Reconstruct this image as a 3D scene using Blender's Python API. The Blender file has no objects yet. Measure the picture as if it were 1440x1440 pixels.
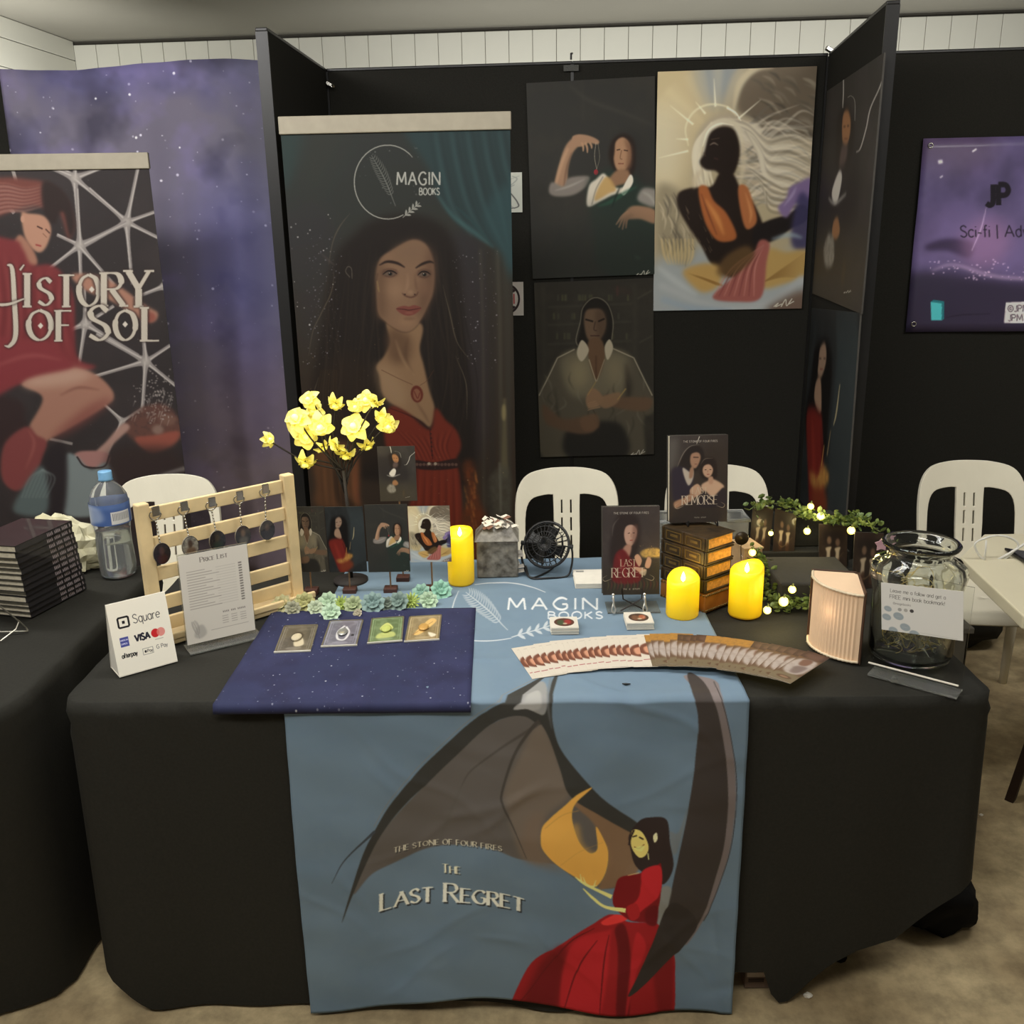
import bpy, bmesh, math, random
import numpy as np
from mathutils import Vector, Matrix
random.seed(4)
SC=bpy.context.scene; COL=SC.collection
# ---------------------------------------------------------------- camera, world, lights, exposure
_th,_ro=math.radians(16.6),math.radians(1.0)
_f=Vector((0,math.cos(_th),-math.sin(_th)));_r=Vector((1,0,0));_d=Vector((0,-math.sin(_th),-math.cos(_th)))
_x=_r*math.cos(_ro)+_d*math.sin(_ro); _y=-(_d*math.cos(_ro)-_r*math.sin(_ro)); _z=-_f
cd=bpy.data.cameras.new('camera'); cam=bpy.data.objects.new('camera',cd); COL.objects.link(cam)
cd.sensor_width=36; cd.lens=1338/1440*36; cd.clip_start=.05
cam.matrix_world=Matrix(((_x.x,_y.x,_z.x,0),(_x.y,_y.y,_z.y,0),(_x.z,_y.z,_z.z,1.626),(0,0,0,1)))
SC.camera=cam
SC.view_settings.view_transform='Standard'; SC.view_settings.look='None'; SC.view_settings.exposure=0.0; SC.view_settings.gamma=1; SC.view_settings.use_curve_mapping=False
wd=bpy.data.worlds.new('hall_ambient'); SC.world=wd; wd.use_nodes=True
wd.node_tree.nodes['Background'].inputs[0].default_value=(.9,.95,1,1); wd.node_tree.nodes['Background'].inputs[1].default_value=.12
def area(name,loc,size,power,col,target,sy=None):
    l=bpy.data.lights.new(name,'AREA'); l.energy=power; l.color=col; l.shape='RECTANGLE'; l.size=size; l.size_y=sy or size
    o=bpy.data.objects.new(name,l); COL.objects.link(o); o.location=loc; o.rotation_euler=(Vector(target)-Vector(loc)).to_track_quat('-Z','Y').to_euler(); return o
area('overhead_area_light',(-.25,1.95,2.68),1.9,31,(1,.985,.94),(-.25,2.15,0),.45)
area('overhead_area_light',(-1.9,2.1,2.68),1.1,44,(1,.98,.96),(-1.6,3.7,1.0),.45)  # added fill, brightens the starry backdrop and the left roll-up banner
area('overhead_area_light',(2.0,2.2,2.68),1.1,22,(1,.97,.92),(2.0,3.2,.6),.45)  # added fill for the purple vinyl banner and right-hand side
area('overhead_area_light',(-.35,.1,2.68),1.7,44,(1,.97,.9),(-.35,1.3,0),.45)
area('overhead_area_light',(-2.0,.6,2.68),.8,16,(1,.98,.94),(-.8,1.9,.8),.4)  # added front-left fill that lifts payment sign, price list and wooden rack
area('aisle_lamp_behind_panels',(1.0,5.0,2.0),3.7,23,(1,.985,.93),(1.15,6.3,2.3),.15)
area('aisle_lamp_behind_panels',(-2.4,4.9,2.0),1.2,14,(1,.985,.93),(-3.2,5.4,2.6),.2)
# ---------------------------------------------------------------- 2D print painter (numpy)
def s2l(c): 
    c=np.asarray(c,float); return np.where(c<=.04045,c/12.92,((c+.055)/1.055)**2.4)
def l2s(c):
    c=np.clip(np.asarray(c,float),0,None); return np.where(c<=.0031308,c*12.92,1.055*c**(1/2.4)-.055)
def catmull(p,closed,n=7):
    p=np.asarray(p,float)
    if len(p)<3: return p
    if closed: q=np.vstack([p[-1],p,p[0],p[1]]); m=len(p)
    else: q=np.vstack([2*p[0]-p[1],p,2*p[-1]-p[-2]]); m=len(p)-1
    t=np.linspace(0,1,n,endpoint=False)[:,None]; out=[]
    for i in range(m):
        a,b,c,d=q[i],q[i+1],q[i+2],q[i+3]
        out.append(.5*((2*b)+(-a+c)*t+(2*a-5*b+4*c-d)*t*t+(-a+3*b-3*c+d)*t**3))
    out=np.vstack(out)
    return out if closed else np.vstack([out,p[-1]])
def blur1(a,s):
    if s<.35: return a
    r=max(1,int(3*s)); k=np.exp(-.5*(np.arange(-r,r+1)/s)**2); k/=k.sum()
    for ax in (0,1):
        n=a.shape[ax]
        if r>14:
            rr=max(1,int(round(s*1.0)))
            for _ in range(3):
                pad=[(0,0)]*a.ndim; pad[ax]=(rr+1,rr); c=np.cumsum(np.pad(a,pad,mode='edge'),axis=ax)
                hi=np.take(c,np.arange(2*rr+1,2*rr+1+n),axis=ax); lo=np.take(c,np.arange(0,n),axis=ax); a=(hi-lo)/(2*rr+1)
        else:
            pad=[(0,0)]*a.ndim; pad[ax]=(r,r); b=np.pad(a,pad,mode='edge'); o=np.zeros_like(a)
            for i,w in enumerate(k): o+=w*(b[i:i+n] if ax==0 else b[:,i:i+n])
            a=o
    return a
def vnoise(h,w,cell,seed,octs=3):
    rg=np.random.RandomState(seed); out=np.zeros((h,w)); amp=1; tot=0
    for o in range(octs):
        gy,gx=int(h/cell)+3,int(w/cell)+3; g=rg.rand(gy,gx)
        y=np.arange(h)/cell; x=np.arange(w)/cell; yi=y.astype(int); xi=x.astype(int)
        fy=(y-yi)[:,None]; fx=(x-xi)[None]; fy=fy*fy*(3-2*fy); fx=fx*fx*(3-2*fx)
        a=g[yi][:,xi];b=g[yi][:,xi+1];c=g[yi+1][:,xi];d=g[yi+1][:,xi+1]
        out+=amp*((a*(1-fx)+b*fx)*(1-fy)+(c*(1-fx)+d*fx)*fy); tot+=amp; amp*=.5; cell=max(1.01,cell/2)
    return out/tot
SS=3
class Cv:
    """canvas; M maps reference points (n,2) to canvas pixels; colours are 0-255 sRGB as seen in the print"""
    def __init__(s,w,h,bg=(40,40,40),M=None):
        s.w,s.h=int(w),int(h); s.a=np.ones((s.h,s.w,3))*np.array(bg,float)
        s.M=M or (lambda p:p)
        s.k=1.
    def setk(s,cx,cy):
        a=s.M(np.array([[cx,cy],[cx+4.,cy],[cx,cy+4.]],float)); s.k=.5*(np.linalg.norm(a[1]-a[0])+np.linalg.norm(a[2]-a[0]))/4; return s
    def cover(s,q,pad=0):
        x0=int(max(0,np.floor(q[:,0].min())-pad));x1=int(min(s.w,np.ceil(q[:,0].max())+pad+1))
        y0=int(max(0,np.floor(q[:,1].min())-pad));y1=int(min(s.h,np.ceil(q[:,1].max())+pad+1))
        if x1<=x0 or y1<=y0: return None
        W,H=(x1-x0),(y1-y0); acc=np.zeros((H*SS,W*SS+1))
        px=(q[:,0]-x0)*SS; py=(q[:,1]-y0)*SS; n=len(q)
        for i in range(n):
            ax,ay,bx,by=px[i],py[i],px[(i+1)%n],py[(i+1)%n]
            if ay==by: continue
            d=1
            if ay>by: ax,ay,bx,by=bx,by,ax,ay; d=-1
            r0=int(max(0,np.ceil(ay-.5))); r1=int(min(H*SS,np.ceil(by-.5)))
            if r1<=r0: continue
            r=np.arange(r0,r1); xs=ax+(r+.5-ay)*(bx-ax)/(by-ay)
            c=np.clip(np.ceil(xs-.5),0,W*SS).astype(int); np.add.at(acc,(r,c),d)
        m=(np.cumsum(acc,axis=1)[:,:-1]!=0).astype(float).reshape(H,SS,W,SS).mean((1,3))
        return x0,y0,m
    def put(s,x0,y0,m,col,a,blur,tex):
        if blur: m=blur1(m,blur*s.k)
        if tex: m=m*np.clip(1-tex[0]+2*tex[0]*vnoise(m.shape[0],m.shape[1],max(1.5,tex[1]*s.k),int(x0*7+y0*3+1)%9999),0,1.3)
        m=np.clip(m*a,0,1)[...,None]; H,W=m.shape[:2]; v=s.a[y0:y0+H,x0:x0+W]; v+= (np.array(col,float)-v)*m
    def P(s,pts,col,a=1,blur=0,sm=1,tex=None):
        p=np.asarray(pts,float)
        if sm: p=catmull(p,True)
        c=s.cover(s.M(p),int(blur*s.k*3)+1)
        if c: s.put(*c,col,a,blur,tex)
        return s
    def S(s,pts,w,col,a=1,blur=0,sm=1,tex=None):
        p=np.asarray(pts,float); w=np.atleast_1d(np.asarray(w,float))
        if len(w)==1: w=np.repeat(w,len(p))
        if sm and len(p)>2:
            q=catmull(np.column_stack([p,np.interp(np.arange(len(p)),np.linspace(0,len(p)-1,len(w)),w)]),False); p=q[:,:2]; w=np.maximum(q[:,2],.05)
        else: w=np.interp(np.arange(len(p)),np.linspace(0,len(p)-1,len(w)),w)
        t=np.gradient(p,axis=0); n=np.column_stack([-t[:,1],t[:,0]])/np.maximum(np.linalg.norm(t,axis=1),1e-9)[:,None]
        poly=np.vstack([p+n*w[:,None]/2,(p-n*w[:,None]/2)[::-1]])
        c=s.cover(s.M(poly),int(blur*s.k*3)+1)
        if c: s.put(*c,col,a,blur,tex)
        return s
    def E(s,cx,cy,rx,ry,col,a=1,blur=0,rot=0,tex=None):
        t=np.linspace(0,2*np.pi,28,endpoint=False); c_,s_=np.cos(np.radians(rot)),np.sin(np.radians(rot)); x,y=rx*np.cos(t),ry*np.sin(t)
        return s.P(np.column_stack([cx+x*c_-y*s_,cy+x*s_+y*c_]),col,a,blur,0,tex)
    def dots(s,n,box,cols,seed,r=(.4,1.1),a=(.4,1)):
        rg=np.random.RandomState(seed)
        for i in range(n):
            x=box[0]+rg.rand()*(box[2]-box[0]); y=box[1]+rg.rand()*(box[3]-box[1]); q=r[0]+(r[1]-r[0])*rg.rand()**3
            t=np.linspace(0,6.28,7)[:-1]; c=s.cover(s.M(np.column_stack([x+q*np.cos(t),y+q*np.sin(t)])))
            if c: s.put(*c,cols[rg.randint(len(cols))],a[0]+(a[1]-a[0])*rg.rand(),0,None)
        return s
    def neb(s,col,cell,seed,a=1,lo=.45,hi=.75,octs=4):
        n=np.clip((vnoise(s.h,s.w,cell,seed,octs)-lo)/(hi-lo),0,1)[...,None]*a; s.a+=(np.array(col,float)-s.a)*n; return s
    def T(s,txt,x,y,h,col,wt=.1,style='mono',sx=1,ang=0,gap=.18,a=1,arc=0,align='l',blur=0):
        """stroke lettering; (x,y) = baseline start, h = cap height, in reference units"""
        adv=0; items=[]
        for ch in txt:
            if ch==' ': adv+=.45*sx; continue
            sc=1.; c=ch
            if style=='trajan' and ch.islower(): sc=.78; c=ch.upper()
            g=GL.get(c) or GL.get(c.upper())
            if not g: adv+=.5*sx; continue
            items.append((adv,sc,g)); adv+=(g[0]+gap)*sx*sc
        tot=(adv-gap*sx)*h; off=-tot/2 if align=='c' else (-tot if align=='r' else 0)
        ca,sa=np.cos(np.radians(ang)),np.sin(np.radians(ang))
        def X(p):
            p=np.asarray(p,float); u=p[:,0]+off; v=-p[:,1]
            if arc: v=v+arc*((u-off-tot/2)/(tot/2))**2*h
            return np.column_stack([x+u*ca-v*sa,y+u*sa+v*ca])
        for ad,sc,g in items:
            for st in g[1]:
                cv=st[0]=='c'; pp=np.array(st[1:] if cv else st,float)
                if cv: pp=catmull(pp,False,6)
                q=np.column_stack([(ad+pp[:,0]*sx*sc)*h,pp[:,1]*sc*h])
                if style=='mono': s.S(X(q),h*wt,col,a,blur,0)
                else:
                    t=np.gradient(q,axis=0); th=np.abs(np.arctan2(t[:,1],t[:,0]))
                    vert=np.abs(np.sin(th)); dr=(t[:,0]*t[:,1]<0)
                    w=h*wt*(.38+.9*vert*np.where((vert<.97)&~dr,.45,1)); s.S(X(q),w,col,a,blur,0)
                    if not cv:
                        for e,o in ((0,1),(-1,-2)):
                            if abs(q[e][1]-q[o][1])>.3*h*sc and (q[e][1]<.03*h or q[e][1]>.97*h*sc):
                                d=.14*h*sc; s.S(X([(q[e][0]-d,q[e][1]),(q[e][0]+d,q[e][1])]),h*wt*.4,col,a,blur,0)
        return s
_O=['c',(.4,1),(.12,.85),(0,.5),(.12,.15),(.4,0),(.68,.15),(.8,.5),(.68,.85),(.4,1)]
GL={'A':(.8,[[(0,0),(.4,1)],[(.4,1),(.8,0)],[(.14,.36),(.66,.36)]]),
'B':(.6,[[(0,0),(0,1)],['c',(0,1),(.4,.98),(.52,.76),(.4,.55),(0,.53)],['c',(0,.53),(.45,.5),(.6,.27),(.45,.02),(0,0)]]),
'C':(.72,[['c',(.72,.82),(.5,.99),(.2,.9),(0,.5),(.2,.1),(.5,.01),(.72,.18)]]),
'D':(.75,[[(0,0),(0,1)],['c',(0,1),(.45,.95),(.75,.5),(.45,.05),(0,0)]]),
'E':(.55,[[(0,0),(0,1)],[(0,1),(.55,1)],[(0,.52),(.45,.52)],[(0,0),(.55,0)]]),
'F':(.52,[[(0,0),(0,1)],[(0,1),(.52,1)],[(0,.52),(.42,.52)]]),
'G':(.75,[['c',(.72,.84),(.5,.99),(.2,.9),(0,.5),(.2,.1),(.5,.01),(.72,.14)],[(.72,.12),(.72,.45)],[(.72,.45),(.46,.45)]]),
'H':(.72,[[(0,0),(0,1)],[(.72,0),(.72,1)],[(0,.52),(.72,.52)]]),
'I':(.12,[[(.06,0),(.06,1)]]),
'J':(.4,[['c',(.4,1),(.4,.4),(.36,.1),(.18,0),(0,.1)]]),
'K':(.62,[[(0,0),(0,1)],[(.58,1),(0,.45)],[(.16,.58),(.62,0)]]),
'L':(.5,[[(0,0),(0,1)],[(0,0),(.5,0)]]),
'M':(.9,[[(0,0),(.08,1)],[(.08,1),(.45,.2)],[(.45,.2),(.82,1)],[(.82,1),(.9,0)]]),
'N':(.74,[[(0,0),(0,1)],[(0,1),(.74,0)],[(.74,0),(.74,1)]]),
'O':(.8,[_O]),'Q':(.8,[_O,[(.48,.25),(.82,-.08)]]),
'P':(.58,[[(0,0),(0,1)],['c',(0,1),(.42,.98),(.58,.74),(.42,.5),(0,.48)]]),
'R':(.64,[[(0,0),(0,1)],['c',(0,1),(.42,.98),(.56,.75),(.42,.53),(0,.5)],[(.25,.5),(.64,0)]]),
'S':(.55,[['c',(.52,.84),(.3,1),(.05,.88),(.08,.64),(.45,.42),(.53,.18),(.3,0),(0,.14)]]),
'T':(.68,[[(.34,0),(.34,1)],[(0,1),(.68,1)]]),
'U':(.7,[['c',(0,1),(0,.35),(.1,.06),(.35,0),(.6,.06),(.7,.35),(.7,1)]]),
'V':(.75,[[(0,1),(.37,0)],[(.37,0),(.75,1)]]),
'W':(1.,[[(0,1),(.25,0)],[(.25,0),(.5,.9)],[(.5,.9),(.75,0)],[(.75,0),(1,1)]]),
'X':(.7,[[(0,0),(.7,1)],[(0,1),(.7,0)]]),'Y':(.7,[[(0,1),(.35,.5)],[(.35,.5),(.7,1)],[(.35,.5),(.35,0)]]),
'Z':(.6,[[(0,1),(.6,1)],[(.6,1),(0,0)],[(0,0),(.6,0)]]),
'a':(.45,[['c',(.45,.45),(.3,.66),(.05,.55),(0,.3),(.1,.05),(.3,0),(.45,.2)],[(.45,.64),(.45,0)]]),
'b':(.45,[[(0,0),(0,1)],['c',(0,.45),(.2,.66),(.42,.52),(.45,.3),(.35,.05),(.15,0),(0,.2)]]),
'c':(.4,[['c',(.42,.55),(.22,.66),(0,.5),(0,.18),(.2,0),(.42,.1)]]),
'd':(.45,[[(.45,1),(.45,0)],['c',(.45,.45),(.3,.66),(.05,.55),(0,.3),(.1,.05),(.3,0),(.45,.2)]]),
'e':(.45,[['c',(0,.35),(.45,.35),(.4,.58),(.22,.66),(.03,.5),(0,.25),(.15,.02),(.42,.08)]]),
'f':(.3,[['c',(.32,.98),(.18,1),(.12,.8),(.12,.4),(.12,0)],[(0,.64),(.3,.64)]]),
'h':(.42,[[(0,0),(0,1)],['c',(0,.42),(.18,.66),(.38,.6),(.42,.35),(.42,0)]]),
'i':(.05,[[(.02,0),(.02,.64)],[(.02,.86),(.02,.93)]]),
'l':(.05,[[(.02,0),(.02,1)]]),'k':(.4,[[(0,0),(0,1)],[(.38,.64),(0,.28)],[(.12,.4),(.4,0)]]),
'm':(.7,[[(0,0),(0,.64)],['c',(0,.42),(.15,.66),(.33,.58),(.35,.3),(.35,0)],['c',(.35,.42),(.5,.66),(.68,.58),(.7,.3),(.7,0)]]),
'n':(.42,[[(0,0),(0,.64)],['c',(0,.42),(.18,.66),(.38,.6),(.42,.35),(.42,0)]]),
'o':(.46,[['c',(.23,.66),(0,.5),(0,.16),(.23,0),(.46,.16),(.46,.5),(.23,.66)]]),
'p':(.45,[[(0,-.3),(0,.64)],['c',(0,.45),(.2,.66),(.42,.52),(.45,.3),(.35,.05),(.15,0),(0,.2)]]),
'q':(.45,[[(.45,-.3),(.45,.64)],['c',(.45,.45),(.3,.66),(.05,.55),(0,.3),(.1,.05),(.3,0),(.45,.2)]]),
'r':(.28,[[(0,0),(0,.64)],['c',(0,.4),(.12,.62),(.3,.62)]]),
's':(.36,[['c',(.36,.54),(.2,.66),(.03,.56),(.06,.4),(.32,.26),(.35,.1),(.18,0),(0,.1)]]),
't':(.28,[['c',(.12,.9),(.12,.3),(.15,.04),(.3,.02)],[(0,.64),(.28,.64)]]),
'u':(.42,[['c',(0,.64),(0,.25),(.08,.02),(.28,.02),(.42,.25)],[(.42,.64),(.42,0)]]),
'v':(.42,[[(0,.64),(.21,0)],[(.21,0),(.42,.64)]]),
'w':(.6,[[(0,.64),(.15,0)],[(.15,0),(.3,.6)],[(.3,.6),(.45,0)],[(.45,0),(.6,.64)]]),
'y':(.42,[[(0,.64),(.21,0)],[(.42,.64),(.12,-.3)]]),'g':(.45,[['c',(.45,.45),(.3,.66),(.05,.55),(0,.3),(.1,.05),(.3,0),(.45,.2)],['c',(.45,.64),(.45,-.1),(.3,-.3),(.03,-.24)]]),
'j':(.2,[['c',(.18,.64),(.18,-.1),(.1,-.28),(0,-.28)],[(.18,.86),(.18,.93)]]),
'/':(.3,[[(0,-.1),(.3,1.05)]]),'|':(.08,[[(.04,-.15),(.04,1.05)]]),'-':(.3,[[(0,.35),(.3,.35)]]),'!':(.08,[[(.04,.3),(.04,1)],[(.04,0),(.04,.08)]]),'.':(.08,[[(.04,0),(.04,.08)]]),
'@':(.8,[_O,['c',(.55,.6),(.4,.7),(.25,.5),(.4,.3),(.55,.45)]]),
'0':(.6,[['c',(.3,1),(.05,.8),(.05,.2),(.3,0),(.55,.2),(.55,.8),(.3,1)]]),'1':(.25,[[(.15,0),(.15,1)],[(.15,1),(0,.8)]]),'5':(.5,[[(.45,1),(.05,1)],[(.05,1),(.03,.58)],['c',(.03,.55),(.3,.62),(.5,.35),(.3,.02),(0,.1)]]),
'$':(.5,[['c',(.5,.8),(.28,.94),(.05,.8),(.08,.62),(.42,.4),(.5,.2),(.28,.05),(0,.18)],[(.26,-.08),(.26,1.08)]])}
CAMH=1.626; FPX=1338.; TH=np.radians(16.6); RO=np.radians(1.0)
_F=np.array([0,np.cos(TH),-np.sin(TH)]);_R=np.array([1,0,0.]);_D=np.array([0,-np.sin(TH),-np.cos(TH)]);_C=np.array([0,0,CAMH])
def A3(x,y,z): return np.array([x,y,z],float)
def rays(p):
    p=np.asarray(p,float); X=p[...,0]-720.;Y=p[...,1]-720.
    x=X*np.cos(RO)-Y*np.sin(RO);y=X*np.sin(RO)+Y*np.cos(RO)
    return _F*FPX+x[...,None]*_R+y[...,None]*_D
def hit(p,O,n):
    v=rays(p);return _C+v*(((np.asarray(O)-_C)@n)/(v@n))[...,None]
def tz(px,py,z=.745): return hit((px,py),(0,0,z),A3(0,0,1))
def ty(px,py,y): return hit((px,py),(0,y,0),A3(0,1,0))
class Pl:
    """flat print: O top-left corner, U to the right, V down, size w x h metres"""
    def __init__(s,O,U,V,w,h,res):
        s.O=np.asarray(O,float);s.U=np.asarray(U,float)/np.linalg.norm(U);s.V=np.asarray(V,float)/np.linalg.norm(V);s.w,s.h,s.res=w,h,res;s.n=np.cross(s.U,s.V)
    def M(s,p):
        q=hit(p,s.O,s.n)-s.O; return np.stack([q@s.U,q@s.V],-1)*s.res
    def cv(s,bg,cx=None,cy=None):
        c=Cv(s.w*s.res,s.h*s.res,bg,s.M); 
        if cx: c.setk(cx,cy)
        return c
def plquad(n_pt,n,tl,tr,bl,res):
    """rectangle in the plane through n_pt with normal n whose corners are seen at the three measured points"""
    a,b,c=(hit(q,n_pt,n) for q in (tl,tr,bl)); U=b-a; w=np.linalg.norm(U); U/=w; V=c-a; V-=U*(V@U); h=np.linalg.norm(V)
    return Pl(a,U,V/h,w,h,res)
# ---------------------------------------------------------------- planes of the hanging prints
def rot2(a): a=np.radians(a); return np.cos(a),np.sin(a)
WY=-4.7; _c,_s=rot2(WY); WU=A3(_c,_s,0); WN=A3(_s,-_c,0); WO=A3(-.725,4.231,0)
def W(a,z=0.,d=0.): return WO+WU*a+WN*d+A3(0,0,z)
def sdir(a): a=np.radians(a+WY); return A3(np.sin(a),-np.cos(a),0)
LD,RD=sdir(2.03),sdir(-2.75); RJ=W(2.0); LJ=W(0)
RN=A3(RD[1],-RD[0],0); RN=RN if RN[0]<0 else -RN
wp=W(0,0,.012)
PL_green=plquad(wp,WN,(740,117),(921,107),(750.5,392),520)
PL_angel=plquad(wp,WN,(925,101),(1149,93),(924,437),520)
PL_shirt=plquad(wp,WN,(751,398),(919,391),(757,643),520)
sp=RJ+RN*.008
PL_hook=plquad(sp,RN,(1163,128),(1243,74),(1141,412),460)
PL_red=plquad(sp,RN,(1141.3,433),(1209.5,440),(1137,718),460)
bc,bs=rot2(-3.); BU=A3(bc,bs,0); BN=A3(bs,-bc,0)
BP=A3(-.74,3.34,0)
PL_ban=plquad(BP,BN,(393,166),(717,170),(431,500),560); 
_v=A3(0,0,-1); PL_ban=Pl(PL_ban.O,BU,_v,PL_ban.w,PL_ban.O[2]-.09,520)
hc,hs=rot2(3.); HU=A3(hc,hs,0); HN=A3(hs,-hc,0); HP=A3(-1.4,3.62,0)
_t=hit((207,216),HP,HN); PL_hist=Pl(_t-HU*.85,HU,_v,.85,_t[2]-.09,400)
_j=hit((1298,195),W(0,0,.01),WN); _jb=hit((1273,467),W(0,0,.01),WN)
PL_jp=Pl(_j,WU,_jb-_j,1.1,np.linalg.norm(_jb-_j),300)
def fs(t): return [tuple(x) for x in t]
def wave(s,x0,y0,x1,y1,n,amp,w,col,a,seed,blur=0):
    rg=np.random.RandomState(seed)
    for i in range(n):
        f=(i+.5)/n; yy=y0+(y1-y0)*f+rg.randn()*amp*.3; xs=np.linspace(x0,x1,5)
        s.S([(x,yy+rg.randn()*amp) for x in xs],[0.2,w,w*.6,w,.2],col,a*(.5+.5*rg.rand()),blur)
def sign(s,x,y,k=1):
    s.S([(x,y),(x+5*k,y-4*k),(x+2*k,y),(x+9*k,y-3*k),(x+8*k,y),(x+13*k,y-8*k),(x+14*k,y-1*k),(x+20*k,y-9*k),(x+16*k,y-3*k),(x+22*k,y-6*k)],1.1*k,(205,200,185),.9)

def art_green():
    s=PL_green.cv((50,49,45),830,250); s.neb((58,55,49),60,3,.5)
    s.S([(800,120),(830,142),(880,160),(918,176)],[2,5,4,2],(70,66,60),.5,2); s.S([(818,110),(820,170)],3,(66,62,56),.35,2)
    s.P([(880,190),(905,215),(915,300),(921,392),(860,392),(850,330)],(38,37,35),.5,8)
    sk=(158,124,98); dk=(96,72,58)
    s.P([(778,268),(786,232),(796,204),(812,190),(822,196),(806,214),(799,236),(797,262),(788,272)],sk,1,1.2)
    s.S([(781,262),(789,232),(799,208)],[3,5,3],(188,152,120),.6,1.2); s.S([(793,262),(797,236),(804,214)],[2,3,1],dk,.6,1)
    s.P([(805,192),(818,189),(832,192),(842,198),(840,203),(828,201),(818,206),(808,204)],sk,1,.8)
    for a,b in (((818,200),(820,213)),((823,200),(826,215)),((829,200),(832,209))): s.S([a,((a[0]+b[0])/2+1,(a[1]+b[1])/2),b],[3,3,1.5],(172,136,106),.9,.5)
    s.S([(838,200),(836,220),(839,238)],.7,(170,160,140),.8); s.S([(841,202),(843,222),(839,238)],.6,(150,140,120),.7); s.E(838,242,3,4,(150,45,50)); 
    s.P([(776,256),(792,262),(800,250),(828,248),(824,262),(806,274),(782,276),(772,270)],(128,120,112),1,1.5); s.S([(780,268),(800,262),(822,252)],[1,3,1],(165,158,148),.7,1)
    s.P([(826,262),(840,246),(860,236),(884,238),(905,262),(921,272),(921,392),(846,380),(835,330)],(40,52,45),.9,4)
    s.P([(862,196),(878,188),(892,200),(893,235),(885,250),(868,246),(856,220)],(40,30,25),1,2)
    s.P([(864,214),(866,199),(876,193),(885,202),(887,222),(882,236),(873,242),(866,236),(863,224)],(166,128,98),1,1)
    s.P([(878,196),(888,206),(888,232),(880,240),(882,215)],(112,80,60),.75,2); s.S([(867,211),(872,210)],1.6,(60,40,32),.9,.3); s.S([(877,211),(883,212)],1.6,(60,40,32),.9,.3)
    s.S([(874,211),(872,222),(875,224)],1.1,(110,78,58),.9,.4); s.S([(869,230),(877,230)],1.3,(110,60,50),.9,.4)
    s.P([(866,240),(884,240),(882,256),(866,262),(856,270),(850,262)],(140,106,80),1,1.5)
    s.P([(826,290),(828,262),(838,252),(850,244),(862,262),(878,262),(886,245),(889,256),(880,270),(862,274),(846,282)],(205,196,178),1,1.2)
    s.P([(836,282),(842,262),(854,248),(866,266),(856,272)],(186,150,92),.9,1.5); s.S([(832,288),(838,266),(848,248)],1.5,(120,112,100),.7,.7)
    s.P([(886,246),(890,256),(878,274),(874,268)],(222,214,196),1,.6); s.S([(840,290),(858,284),(880,270),(896,262)],[2,5,4,1],(44,84,66),.8,1.5); s.S([(872,262),(866,276),(860,292)],[1,3,1],(30,40,34),.8,1)
    s.P([(902,266),(912,264),(921,268),(921,290),(908,288),(896,280)],(140,134,126),1,2); s.S([(904,270),(914,276),(920,286)],[2,4,2],(176,170,160),.6,1.5)
    s.P([(921,296),(905,290),(888,290),(878,300),(880,308),(900,308),(921,314)],(150,116,90),1,1.4)
    for i,(x,y) in enumerate([(866,316),(870,320),(875,323),(880,321)]): s.S([(884+i*2,298+i),((884+x)/2,304+i),(x,y)],[5,4,2],(160-i*6,124-i*5,96-i*4),.95,.6)
    s.P([(830,290),(870,300),(921,330),(921,392),(760,392),(780,330)],(44,46,42),.45,10); s.S([(893,360),(900,364)],3,(80,90,80),.4,2)
    sign(s,893,388,.95); return s
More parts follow.
